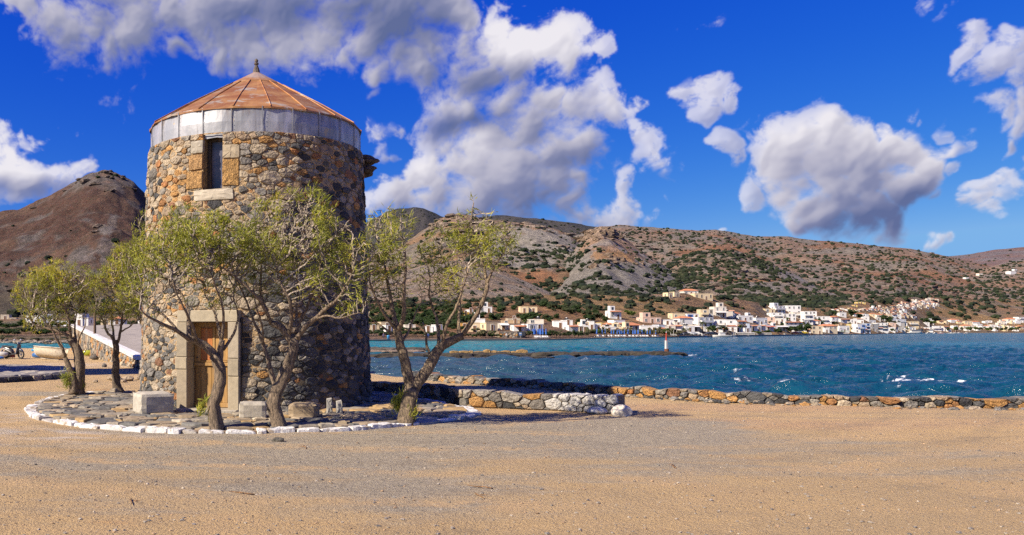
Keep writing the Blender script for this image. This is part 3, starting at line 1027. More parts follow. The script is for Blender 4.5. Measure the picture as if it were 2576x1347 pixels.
def outcrops(layer, n, dens, s0, s1, col, name, label, seed, up=1.0):
    r = np.random.default_rng(seed)
    X, Y, Z, U, yd = layer.sample(n * 30, dens, r, tmax=.999)
    X, Y, Z = X[:n], Y[:n], Z[:n]
    s = s0 + (s1 - s0) * r.random(len(X)) ** 1.6
    V, Fc, cc = scatter_lumps(np.stack([X, Y, Z - s * .1], 1), np.stack([s * (1 + .9 * r.random(len(X))), s, s * up * (.5 + .6 * r.random(len(X)))], 1), np.array(col) * (.7 + .6 * r.random((len(X), 1))), ICO1, .38, seed)
    tag(link(name, mesh_data(name, V, Fc, [MAT['hill']], cc)), label, 'rocks', kind='stuff')


outcrops(L_A, 420, lambda X, Y, U, y: np.clip((495 - y) / 60, 0, 1) ** 1.5 * (U > 150) * (fbm(U / 9, y / 7, 3, 426) > .46) + .004, 1.5, 5.0, (.16, .12, .10), 'summit_crags', 'craggy rock outcrops round the summit of the brown mountain', 421, .65)
outcrops(L_D, 80, lambda X, Y, U, y: np.clip((610 - y) / 20, 0, 1) * (U < 1580) + .3 * blob(U, y, 1550, 660, 60, 14), 2.5, 8, (.34, .24, .17), 'peak_crags', 'broken cliffs round the top of the peaked hill', 422, 1.0)
outcrops(L_C, 160, lambda X, Y, U, y: np.clip((590 - y) / 30, 0, 1) * .8 + .08 * nz(X, Y, 60, 310, .5, .6), 4, 12, (.30, .23, .18), 'hill_crags', 'rock ledges near the crest of the centre hill', 423, .6)
outcrops(L_H, 150, lambda X, Y, U, y: .3 * nz(X, Y, 60, 311, .5, .6), 3, 9, (.28, .22, .17), 'middle_crags', 'rock outcrops on the middle hill', 424, .5)
outcrops(L_E, 220, lambda X, Y, U, y: .3 * nz(X, Y, 90, 312, .5, .6), 4, 12, (.27, .21, .17), 'ridge_crags', 'rock outcrops on the long ridge', 425, .5)

# ------------------------------------------------------------------ rubble masonry
def clip_poly(P, nx, ny, d):
    """keep the side where x*nx + y*ny <= d"""
    out = []
    n = len(P)
    for i in range(n):
        a, b_ = P[i], P[(i + 1) % n]
        da, db = a[0] * nx + a[1] * ny - d, b_[0] * nx + b_[1] * ny - d
        if da <= 0:
            out.append(a)
        if (da < 0 < db) or (db < 0 < da):
            f = da / (da - db)
            out.append((a[0] + (b_[0] - a[0]) * f, a[1] + (b_[1] - a[1]) * f))
    return out


def darts(W_, H_, radii, asp, seed, ok=None, tries=6):
    """centres of stones of mixed sizes, biggest first; u is squeezed by asp"""
    r = np.random.default_rng(seed)
    radii = np.sort(radii)[::-1]
    P = np.zeros((len(radii), 3))
    n = 0
    for rad in radii:
        for _ in range(tries):
            u, v = r.random() * W_, r.random() * H_
            if ok is not None and not ok(u, v):
                continue
            if n:
                d = np.hypot((P[:n, 0] - u) / asp, P[:n, 1] - v)
                if (d < .80 * (P[:n, 2] + rad)).any():
                    continue
            P[n] = (u, v, rad)
            n += 1
            break
    return P[:n]


def cells(P, W_, H_, asp, rects=(), halfplanes=None, wrap=False):
    out = []
    Q = P
    if wrap:
        L_ = P[P[:, 0] > W_ - 1.5] - [W_, 0, 0]
        R_ = P[P[:, 0] < 1.5] + [W_, 0, 0]
        Q = np.concatenate([P, L_, R_])
    S = np.stack([Q[:, 0] / asp, Q[:, 1]], 1)
    for i in range(len(P)):
        x, y, rad = P[i]
        sx = x / asp
        d2 = (S[:, 0] - sx) ** 2 + (S[:, 1] - y) ** 2
        nb = np.argsort(d2)[1:22]
        m_ = rad * 2.4
        poly = [(sx - m_, y - m_), (sx + m_, y - m_), (sx + m_, y + m_), (sx - m_, y + m_)]
        if not wrap:
            poly = clip_poly(poly, 1, 0, W_ / asp)
            poly = clip_poly(poly, -1, 0, 0) if poly else poly
        poly = clip_poly(poly, 0, 1, H_)
        poly = clip_poly(poly, 0, -1, 0)
        for j in nb:
            dx, dy = S[j, 0] - sx, S[j, 1] - y
            D = math.sqrt(dx * dx + dy * dy) + 1e-9
            if D > 3.2 * (rad + Q[j, 2]):
                break
            t = (D * D + rad * rad - Q[j, 2] ** 2) / (2 * D)
            nx, ny = dx / D, dy / D
            poly = clip_poly(poly, nx, ny, sx * nx + y * ny + t)
            if len(poly) < 3:
                break
        if len(poly) < 3:
            continue
        poly = [(a * asp, b_) for a, b_ in poly]
        for (x0, y0, x1, y1) in rects:
            bx0, bx1 = min(a for a, _ in poly), max(a for a, _ in poly)
            by0, by1 = min(b_ for _, b_ in poly), max(b_ for _, b_ in poly)
            if bx1 <= x0 or bx0 >= x1 or by1 <= y0 or by0 >= y1:
                continue
            opt = [(x0 - x, (1, 0, x0)), (x - x1, (-1, 0, -x1)), (y0 - y, (0, 1, y0)), (y - y1, (0, -1, -y1))]
            best = max(opt, key=lambda o: o[0])
            poly = clip_poly(poly, *best[1])
            if len(poly) < 3:
                break
        if len(poly) < 3:
            continue
        if halfplanes:
            for h_ in halfplanes:
                poly = clip_poly(poly, *h_)
                if len(poly) < 3:
                    break
            if len(poly) < 3:
                continue
        A = np.array(poly)
        x_, y_ = A[:, 0], A[:, 1]
        ar = .5 * abs(np.dot(x_, np.roll(y_, -1)) - np.dot(y_, np.roll(x_, -1)))
        if ar < .0012:
            continue
        out.append((A, ar))
    return out


def round_poly(A, n=12, r=None, rough=.05):
    """corner-cut outline resampled to n points"""
    c = A.mean(0)
    cut = .04 + .09 * r.random()
    B = []
    k = len(A)
    for i in range(k):
        a, b_ = A[i], A[(i + 1) % k]
        B += [a + (b_ - a) * cut, a + (b_ - a) * (1 - cut)]
    B = np.array(B)
    if len(B) > n + 2:
        L_ = np.hypot(*(np.roll(B, -1, 0) - B).T)
        while len(B) > n:
            B = np.delete(B, int(np.argmin(np.hypot(*(np.roll(B, -1, 0) - B).T))), 0)
    while len(B) < n:
        L_ = np.hypot(*(np.roll(B, -1, 0) - B).T)
        i = int(L_.argmax())
        B = np.insert(B, i + 1, (B[i] + B[(i + 1) % len(B)]) / 2 + (r.random(2) - .5) * L_[i] * .10, 0)
    if len(B) == n:
        j = 1 + (r.random(n) - .5) * rough
        return c + (B - c) * j[:, None], c
    L_ = np.hypot(*(np.roll(B, -1, 0) - B).T)
    s = np.concatenate([[0], np.cumsum(L_)])
    t = np.linspace(0, s[-1], n, endpoint=False)
    BB = np.concatenate([B, B[:1]])
    X = np.interp(t, s, BB[:, 0])
    Y = np.interp(t, s, BB[:, 1])
    O = np.stack([X, Y], 1)
    j = 1 + (r.random(n) - .5) * 2 * rough
    return c + (O - c) * j[:, None], c


def stone_mesh(A, mapf, gap, prot, r, base=-.04, n=12, dome=.75, back=None, tilt=.25):
    """a hand-dressed stone: outline, shoulder, worn face"""
    O, c = round_poly(A, n, r, rough=.08)
    dome = dome * (.78 + .4 * r.random())
    size = math.sqrt(max(((O - c) ** 2).sum(1).mean(), 1e-6))
    s0 = max(1 - gap / size, .5)
    tl = (r.random(2) - .5) * tilt
    rings = []
    zz = [(s0, base), (s0 * .985, prot * .45), (s0 * min(dome + .17, .965), prot * .90), (s0 * dome * .66, prot * 1.04)]
    if back is not None:
        zz = [(s0 * .9, back)] + zz
    V = []
    for k, (s, h) in enumerate(zz):
        Q = c + (O - c) * s
        hh = np.full(n, h)
        if h > 0:
            hh = h + ((Q - c) @ tl) * .7 + (r.random(n) - .5) * prot * .35
        V.append(mapf(Q[:, 0], Q[:, 1], hh))
    V.append(mapf(np.array([c[0]]), np.array([c[1]]), np.array([prot * (1.02 + .1 * r.random())])))
    V = np.concatenate(V)
    Fc = []
    for k in range(len(zz) - 1):
        for i in range(n):
            j = (i + 1) % n
            Fc.append((k * n + i, k * n + j, (k + 1) * n + j, (k + 1) * n + i))
    k = len(zz) - 1
    for i in range(n):
        Fc.append((k * n + i, k * n + (i + 1) % n, (k + 1) * n))
    if back is not None:
        Fc.append(tuple(range(n))[::-1])
    return V, Fc


def masonry(parent, CL, mapf, colf, mat, seed, gap=.012, prot=.05, name='stone', limit=290, fill='stone_fill', vis=None, back=None, base=-.04, smooth=False, tilt=.25, n=12, matf=None, protf=None):
    """biggest stones in view are parts of their own, the rest one joined part"""
    r = np.random.default_rng(seed)
    order = sorted(range(len(CL)), key=lambda i: -(CL[i][1] * (vis(*CL[i][0].mean(0)) if vis else 1)))
    rest = MB()
    cnt = 0
    for k, i in enumerate(order):
        A, ar = CL[i]
        pr = prot * (.55 + .9 * r.random()) * min(1.3, .5 + math.sqrt(ar) * 3)
        if protf:
            pr *= protf(*A.mean(0))
        V, Fc = stone_mesh(A, mapf, gap, pr, r, base=base, back=back, tilt=tilt, n=n)
        col = np.array(colf(A.mean(0)[0], A.mean(0)[1], r, ar))
        if k < limit:
            me = mesh_data(name, V, Fc, [matf(col) if matf else mat], col, smooth)
            link(name, me, parent)
            cnt += 1
        else:
            rest.add(V, Fc, 0, col)
    if rest.n:
        o = rest.build(fill, [mat], parent)
        o['kind'] = 'stuff'


# ------------------------------------------------------------------ the windmill tower
TC = np.array([-1.198, 21.24])
R0, R1, HT = 2.96, 2.75, 6.45
WMID = 2.86
VIEW0 = math.atan2(-TC[1], -TC[0])          # the side that faces the viewer


def tmap(rad_add=0.0):
    def f(u, v, h):
        u, v, h = np.broadcast_arrays(np.asarray(u, float), np.asarray(v, float), np.asarray(h, float))
        th = VIEW0 + (u - CIRC / 2) / WMID
        R = R0 + (R1 - R0) * v / HT + h + rad_add
        return np.stack([TC[0] + R * np.cos(th), TC[1] + R * np.sin(th), v], -1)
    return f


CIRC = 2 * math.pi * WMID
tm = tmap()


def u_at(xplan, z):
    """unrolled position on the tower face seen at plan x"""
    best = None
    for k in np.linspace(-1.45, 1.45, 1200):
        u = CIRC / 2 + k * WMID
        P_ = tm(u, z, 0)
        x = AX + F * P_[0] / P_[1]
        if best is None or abs(x - xplan) < best[0]:
            best = (abs(x - xplan), u)
    return best[1]


DU0, DU1 = u_at(475, 1.0), u_at(579, 1.0)        # clear door opening
DZ0, DZ1 = .14, 2.12
WU0, WU1 = u_at(512, 5.6), u_at(560, 5.6)        # window opening
WZ0, WZ1 = 5.16, 6.42
JW = .27
RDOOR = (DU0 - JW, 0, DU1 + JW, DZ1 + .26)
RWIN = (WU0, WZ0 - .27, WU1, WZ1 + .2)
mill = link('windmill_tower', None, loc=(TC[0], TC[1], 0))
tag(mill, 'round rubble stone windmill tower with rusty conical metal roof, nearest and tallest building', 'windmill')


def ch(o):
    """keep world coordinates under the parent"""
    o.matrix_parent_inverse = Matrix.Translation(-Vector(o.parent.location)) if o.parent else Matrix()
    return o


class Anchor:
    pass


_link = link


def link(name, data=None, parent=None, loc=None, rot=None, scale=None):
    o = _link(name, data, parent, loc, rot, scale)
    if parent is not None and parent.type == 'EMPTY' and parent.get('world_coords'):
        M_ = Matrix.Translation(-Vector(parent.location))
        o.matrix_parent_inverse = M_
    return o


def anchor(name, loc, label, cat, group=None):
    """an empty at a thing's base whose parts are laid out in world coordinates"""
    o = _link(name, None, loc=loc)
    o['world_coords'] = 1
    tag(o, label, cat, group)
    return o


mill['world_coords'] = 1

# mortar core with the two openings left out
MAT['mortar'] = attr_mat('lime_mortar', .95, .3, 7, 1.0, 22, .05)
us_ = np.unique(np.concatenate([np.linspace(0, CIRC, 150), [DU0 - JW + .02, DU1 + JW - .02, WU0, WU1]]))
vs_ = np.unique(np.concatenate([np.linspace(-.1, HT, 46), [DZ0, DZ1 + .2, WZ0 - .02, WZ1]]))
U2, V2 = np.meshgrid(us_, vs_)
hh = (fbm(U2 * 3, V2 * 3, 4, 500) - .5) * .07 + .013
inop = (((U2 >= DU0 - JW + .02) & (U2 <= DU1 + JW - .02) & (V2 <= DZ1 + .2)) | ((U2 >= WU0) & (U2 <= WU1) & (V2 >= WZ0 - .02) & (V2 <= WZ1)))
CV = tm(U2, V2, hh).reshape(-1, 3)
ff = grid_faces(len(vs_), len(us_))
uc = (U2[:-1, :-1] + U2[1:, 1:]).ravel() / 2
vc = (V2[:-1, :-1] + V2[1:, 1:]).ravel() / 2
hole = ((uc > DU0 - JW + .02) & (uc < DU1 + JW - .02) & (vc < DZ1 + .2)) | ((uc > WU0) & (uc < WU1) & (vc > WZ0 - .02) & (vc < WZ1))
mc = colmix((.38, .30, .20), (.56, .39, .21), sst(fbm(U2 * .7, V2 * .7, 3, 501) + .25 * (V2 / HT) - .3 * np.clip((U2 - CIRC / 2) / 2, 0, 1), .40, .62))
mc = mc * (1 - .62 * np.clip((2.6 - V2) / 2.0, 0, 1) * np.clip((U2 - CIRC / 2 + 1) / 2, .3, 1))[..., None]  # shade low and right on the tower, put into the mortar colour
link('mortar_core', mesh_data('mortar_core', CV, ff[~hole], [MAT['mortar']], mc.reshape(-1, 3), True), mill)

PAL = {'blue': [(.075, .076, .078), (.10, .10, .10), (.055, .055, .057), (.14, .137, .13)], 'grey': [(.22, .205, .185), (.29, .265, .225), (.18, .165, .145), (.35, .32, .275)],
       'cream': [(.44, .36, .26), (.50, .41, .29), (.40, .30, .20)], 'ochre': [(.50, .27, .09), (.56, .31, .11), (.42, .21, .08)], 'rust': [(.42, .19, .07), (.30, .15, .08)]}


def pick(r, **w):
    ks = list(w)
    p_ = np.array([max(w[k], 0) for k in ks], float)
    k = ks[r.choice(len(ks), p=p_ / p_.sum())]
    c = np.array(PAL[k][r.integers(len(PAL[k]))])
    return c * (.85 + .3 * r.random())


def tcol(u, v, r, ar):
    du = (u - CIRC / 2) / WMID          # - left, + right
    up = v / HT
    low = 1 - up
    right = np.clip((du + .1) / .8, 0, 1)  # tower's shaded side: its shade is put into a darker stone mix
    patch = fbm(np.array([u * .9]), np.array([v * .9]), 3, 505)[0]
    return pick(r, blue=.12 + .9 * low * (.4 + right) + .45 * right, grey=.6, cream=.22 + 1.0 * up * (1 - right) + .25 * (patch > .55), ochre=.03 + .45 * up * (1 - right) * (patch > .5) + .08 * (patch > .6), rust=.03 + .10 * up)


def tok(u, v):
    for (x0, y0, x1, y1) in (RDOOR, RWIN):
        if x0 - .02 < u < x1 + .02 and y0 - .02 < v < y1 + .02:
            return False
    return True


r = np.random.default_rng(77)
rad = np.concatenate([.12 + .05 * r.random(50), .08 + .04 * r.random(330), .05 + .03 * r.random(3200), .028 + .02 * r.random(5200)])
# dressed ochre stones beside the window and sill
quoins = [(WU1, 5.20, WU1 + .40, 5.82), (WU1, 5.84, WU1 + .42, 6.16), (WU0 - .46, 5.18, WU0, 5.60), (WU0 - .40, 5.62, WU0, 5.98), (WU0 - .34, 6.0, WU0, 6.30), (WU0 - .24, 4.89, WU1 + .30, 5.15)]
rects = [RDOOR, (WU0, WZ0 - .01, WU1, HT)] + quoins


def tok2(u, v):
    return all(not (x0 - .01 < u < x1 + .01 and y0 - .01 < v < y1 + .01) for (x0, y0, x1, y1) in rects)


P = darts(CIRC, HT, rad, 1.75, 78, tok2, 5)
CL = cells(P, CIRC, HT, 1.75, rects, wrap=True)
tvis = lambda u, v: max(math.cos((u - CIRC / 2) / WMID), .02) if abs(u - CIRC / 2) < 1.5 * WMID else .001
pitm = lambda c: MAT['pitted'] if c[0] > .36 and c[2] < .16 else MAT['stone']
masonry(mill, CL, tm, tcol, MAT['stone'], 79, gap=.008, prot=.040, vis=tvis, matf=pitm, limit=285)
for i, (x0, y0, x1, y1) in enumerate(quoins):
    A = np.array([(x0 + .01, y0 + .01), (x1 - .01, y0), (x1, y1 - .01), (x0, y1)])
    rr = np.random.default_rng(i)
    V, Fc = stone_mesh(np.array([(x0, y0), ((x0 + x1) / 2, y0), (x1, y0), (x1, (y0 + y1) / 2), (x1, y1), ((x0 + x1) / 2, y1), (x0, y1), (x0, (y0 + y1) / 2)]), tm, .006, .05, rr, n=16, dome=.86, tilt=.1)
    col = [(.50, .29, .10), (.46, .38, .26), (.50, .29, .11), (.50, .30, .13), (.40, .36, .29), (.52, .46, .36)][i]
    nm_ = 'window_sill' if i == 5 else 'quoin_stone'
    link(nm_, mesh_data(nm_, V, Fc, [MAT['pitted'] if i in (0, 2, 3) else MAT['block']], col), mill)

# flat local frames at the door and the window
def frame_at(u, z):
    th = VIEW0 + (u - CIRC / 2) / WMID
    n_ = np.array([math.cos(th), math.sin(th), 0])
    t_ = np.array([-math.sin(th), math.cos(th), 0])
    o_ = np.array([TC[0], TC[1], 0]) + n_ * (R0 + (R1 - R0) * z / HT)
    return o_, n_, t_


def slab(frm, a0, a1, z0, z1, d0, d1, col=(1, 1, 1), bev=.006, mb=None, mi=0):
    """box in the local frame: a sideways, z up, d outwards; soft edges"""
    o_, n_, t_ = frm
    V = []
    for d, s in ((d0, 0), (d1 - bev, 0), (d1, bev)):
        for a, z in ((a0 + s, z0 + s), (a1 - s, z0 + s), (a1 - s, z1 - s), (a0 + s, z1 - s)):
            V.append(o_ + t_ * a + n_ * d + np.array([0, 0, z]))
    Fc = [(0, 3, 2, 1), (8, 9, 10, 11)]
    for k in (0, 4):
        for i in range(4):
            j = (i + 1) % 4
            Fc.append((k + i, k + j, k + 4 + j, k + 4 + i))
    mb = mb or MB()
    mb.add(V, Fc, mi, col)
    return mb


uc_ = (DU0 + DU1) / 2
fd = frame_at(uc_, 1.1)
hw = (DU1 - DU0) / 2
JC = [(.40, .33, .23), (.44, .37, .26), (.37, .315, .225), (.42, .36, .27)]
dfr = _link('door_frame', None, mill)
dfr.matrix_parent_inverse = Matrix.Translation(-Vector(mill.location))


def sub(mb, name, mats, parent, smooth=False):
    o = mb.build(name, mats, None, smooth)
    o.parent = parent
    M_ = Matrix.Identity(4)
    q_ = parent
    if parent is mill or (parent is not None and parent.get('world_coords')):
        M_ = Matrix.Translation(-Vector(parent.location))
    o.matrix_parent_inverse = M_
    return o


for (a0, a1, zs) in ((-hw - JW, -hw, (.0, 1.02, 1.30, 2.10)), (hw, hw + JW, (.0, .88, 1.28, 2.10))):
    for i in range(3):
        w_ = .03 if (i == 1 and a0 < 0) else 0
        sub(slab(fd, a0 - w_, a1, zs[i] + .003, zs[i + 1] - .003, -.38, .07 + .012 * (i == 1), JC[(i + (a0 > 0)) % 4], .014), 'jamb_block', [MAT['block']], dfr)
sub(slab(fd, -hw - JW + .02, hw + JW - .02, 2.103, 2.37, -.38, .075, (.45, .39, .28), .014), 'lintel', [MAT['block']], dfr)
sub(slab(fd, -hw - JW + .06, hw + JW, -.05, .13, -.5, .22, (.38, .34, .28), .02), 'doorstep', [MAT['block']], dfr)
sub(slab(fd, hw + JW, hw + JW + .012, 0, 2.2, -.3, -.03, (.1, .09, .08), .002), 'joint', [MAT['mortar']], dfr)

m, g, b = material('door_wood')
p = g.new('ShaderNodeTexCoord').outputs['Object']
a = g.new('ShaderNodeAttribute', {'attribute_name': 'col'}).outputs['Color']
gr = g.noise(g.scalev(p, (14, 14, .9)), 3.0, 6, .65, .6)
k = g.ramp(gr, .3, .72, .62, 1.3)
c = g.vmath('MULTIPLY', a, g.new('ShaderNodeCombineXYZ', X=k, Y=k, Z=k).outputs[0])
kn = g.ramp(g.noise(p, 5, 2, .5), .70, .76)
c = g.mix(g.math('MULTIPLY', kn, .6), c, (.10, .045, .015))
gryw = g.ramp(g.noise(g.scalev(p, (3, 3, .7)), 2, 4, .6), .5, .7)
c = g.mix(g.math('MULTIPLY', gryw, .35), c, (.34, .22, .12))
g.put(b, 'Base Color', c)
g.put(b, 'Roughness', .55)
g.put(b, 'Normal', g.new('ShaderNodeBump', Strength=.4, Distance=.006, Height=gr))
MAT['wood'] = m
WC = (.42, .235, .065)
door = slab(fd, -hw, hw, .132, 2.10, -.36, -.315, (.30, .14, .045), .002).build('door', [MAT['wood']], mill)
dparts = []
x0 = -hw
bw = 2 * hw
for k, (a, c_, zz) in enumerate([(j, (j + 1), 0) for j in range(7)]):
    a0, a1 = -hw + .04 + (bw - .08) * a / 7, -hw + .04 + (bw - .08) * c_ / 7
    tone = .85 + .3 * ((k * 37) % 10) / 10
    dparts.append(('door_plank', slab(fd, a0 + .003, a1 - .003, .24, 1.08, -.315, -.297, np.array(WC) * tone, .004)))
dparts.append(('door_rail', slab(fd, -hw + .01, hw - .01, 1.085, 1.17, -.315, -.255, np.array(WC) * 1.0, .012)))
dparts.append(('door_rail', slab(fd, -hw + .01, hw - .01, .135, .235, -.315, -.27, np.array(WC) * 1.05, .012)))
dparts.append(('door_rail', slab(fd, -hw + .01, hw - .01, 2.0, 2.095, -.315, -.285, np.array(WC) * .9, .008)))
for a0, a1 in ((-hw + .01, -hw + .17), (hw - .15, hw - .01)):
    dparts.append(('door_stile', slab(fd, a0, a1, 1.175, 1.998, -.315, -.288, np.array(WC) * 1.1, .008)))
for a0, a1 in ((-hw + .175, -.035), (.035, hw - .155)):
    dparts.append(('door_panel', slab(fd, a0, a1, 1.22, 1.96, -.315, -.299, np.array((.52, .17, .03)) if a0 < 0 else np.array(WC) * 1.15, .01)))
    dparts.append(('door_molding', slab(fd, a0, a1, 1.178, 1.215, -.315, -.275, np.array(WC) * 1.15, .01)))
dparts.append(('door_muntin', slab(fd, -.032, .032, 1.22, 1.998, -.315, -.285, np.array(WC) * 1.1, .008)))
for nm_, mb_ in dparts:
    o = mb_.build(nm_, [MAT['wood']], None)
    o.parent = door
kb = MB().lathe([(.012, 0), (.022, .02), (.02, .04), (.008, .05)], fd[0] + fd[2] * (-hw + .09) + fd[1] * -.285 + np.array([0, 0, 1.25]), 8, 0, (.05, .045, .04)).build('door_handle', [MAT['gloss']], None)
kb.parent = door
door.matrix_parent_inverse = Matrix.Translation(-Vector(mill.location))
# dark passage behind the openings
fw = frame_at((WU0 + WU1) / 2, 5.7)
ww = (WU1 - WU0) / 2
rv = MB()
slab(fw, -ww - .25, -ww, WZ0 - .02, HT, -.75, -.06, (.33, .23, .12), .01, rv)
slab(fw, ww, ww + .25, WZ0 - .02, HT, -.75, -.06, (.40, .29, .15), .01, rv)
slab(fw, -ww - .2, ww + .2, WZ0 - .25, WZ0 - .02, -.75, -.06, (.42, .34, .24), .01, rv)
slab(fw, -ww - .2, ww + .2, WZ0 - .3, HT, -.80, -.755, (.02, .02, .02), .001, rv)
sub(rv, 'window_reveal', [MAT['stone']], mill)
m, g, b = material('window_glass')
p = g.new('ShaderNodeTexCoord').outputs['Object']
g.put(b, 'Base Color', g.mix(g.ramp(g.noise(p, 2.4, 4, .6), .3, .7), (.035, .04, .065), (.11, .11, .15)))
g.put(b, 'Roughness', .22)
MAT['glass'] = m
wf = MB()
FRC = (.05, .035, .025)
for a0, a1, z0, z1 in ((-ww, -ww + .09, WZ0, WZ1), (ww - .05, ww, WZ0, WZ1), (-ww + .09, ww - .05, WZ1 - .12, WZ1), (-ww + .09, ww - .05, WZ0, WZ0 + .05)):
    slab(fw, a0, a1, z0, z1, -.34, -.24, FRC, .004, wf)
win = sub(wf, 'window_frame', [MAT['wood']], mill)
gl = slab(fw, -ww + .09, ww - .05, WZ0 + .05, WZ1 - .12, -.31, -.295, (1, 1, 1), .001).build('glass_pane', [MAT['glass']], None)
gl.parent = win

# ------------------------------------------------------------------ metal skirt and roof
m, g, b = material('galvanised_sheet')
p = g.new('ShaderNodeNewGeometry').outputs['Position']
a = g.new('ShaderNodeAttribute', {'attribute_name': 'col'}).outputs['Color']
n1 = g.noise(g.scalev(p, (1, 1, .6)), 1.6, 6, .62, .8)
n2 = g.noise(g.scalev(p, (5, 5, .5)), 2.5, 5, .65)
c = g.mix(g.ramp(n1, .35, .65), (.36, .38, .42), (.66, .66, .68))
c = g.mix(g.math('MULTIPLY', g.ramp(n2, .5, .75), .5), c, (.20, .19, .19))
pe = g.ramp(g.noise(p, 2.3, 5, .6, .4), .60, .635)
c = g.mix(g.math('MULTIPLY', pe, .8), c, (.62, .50, .33))
c = g.vmath('MULTIPLY', c, a)
z_ = g.new('ShaderNodeSeparateXYZ', Vector=p).outputs[2]
rz = g.math('MULTIPLY', g.ramp(z_, 6.75, 7.05), g.ramp(n2, .45, .7))
c = g.mix(g.math('MULTIPLY', rz, .6), c, (.16, .10, .07))
g.put(b, 'Base Color', c)
g.put(b, 'Metallic', .35)
g.put(b, 'Roughness', g.ramp(n1, .3, .7, .5, .36))
g.put(b, 'Normal', g.new('ShaderNodeBump', Strength=.35, Distance=.03, Height=g.noise(p, 3.0, 3, .5)))
MAT['zinc'] = m
m, g, b = material('rusty_sheet')
p = g.new('ShaderNodeNewGeometry').outputs['Position']
a = g.new('ShaderNodeAttribute', {'attribute_name': 'col'}).outputs['Color']
n1 = g.noise(g.scalev(p, (1.2, 1.2, 4)), 1.1, 6, .66, .7)
n2 = g.noise(g.scalev(p, (1, 1, 6)), 6.0, 5, .7)
c = g.mix(g.ramp(n1, .34, .64), (.27, .098, .024), (.42, .215, .075))
c = g.mix(g.math('MULTIPLY', g.ramp(n2, .48, .7), .6), c, (.27, .085, .035))
pl = g.ramp(g.noise(g.scalev(p, (1, 1, 3)), 1.3, 6, .7, .5), .53, .62)
c = g.mix(g.math('MULTIPLY', pl, .8), c, (.40, .37, .33))
z_ = g.new('ShaderNodeSeparateXYZ', Vector=p).outputs[2]
tp = g.math('MULTIPLY', g.ramp(z_, 8.25, 8.5), g.ramp(n1, .4, .6))
c = g.mix(g.math('MULTIPLY', tp, .6), c, (.40, .37, .36))
c = g.vmath('MULTIPLY', c, a)
g.put(b, 'Base Color', c)
g.put(b, 'Roughness', .62)
g.put(b, 'Metallic', .15)
g.put(b, 'Normal', g.new('ShaderNodeBump', Strength=.4, Distance=.012, Height=n2))
MAT['rust'] = m


def ring_pt(th, R, z):
    return np.array([TC[0] + R * math.cos(th), TC[1] + R * math.sin(th), z])


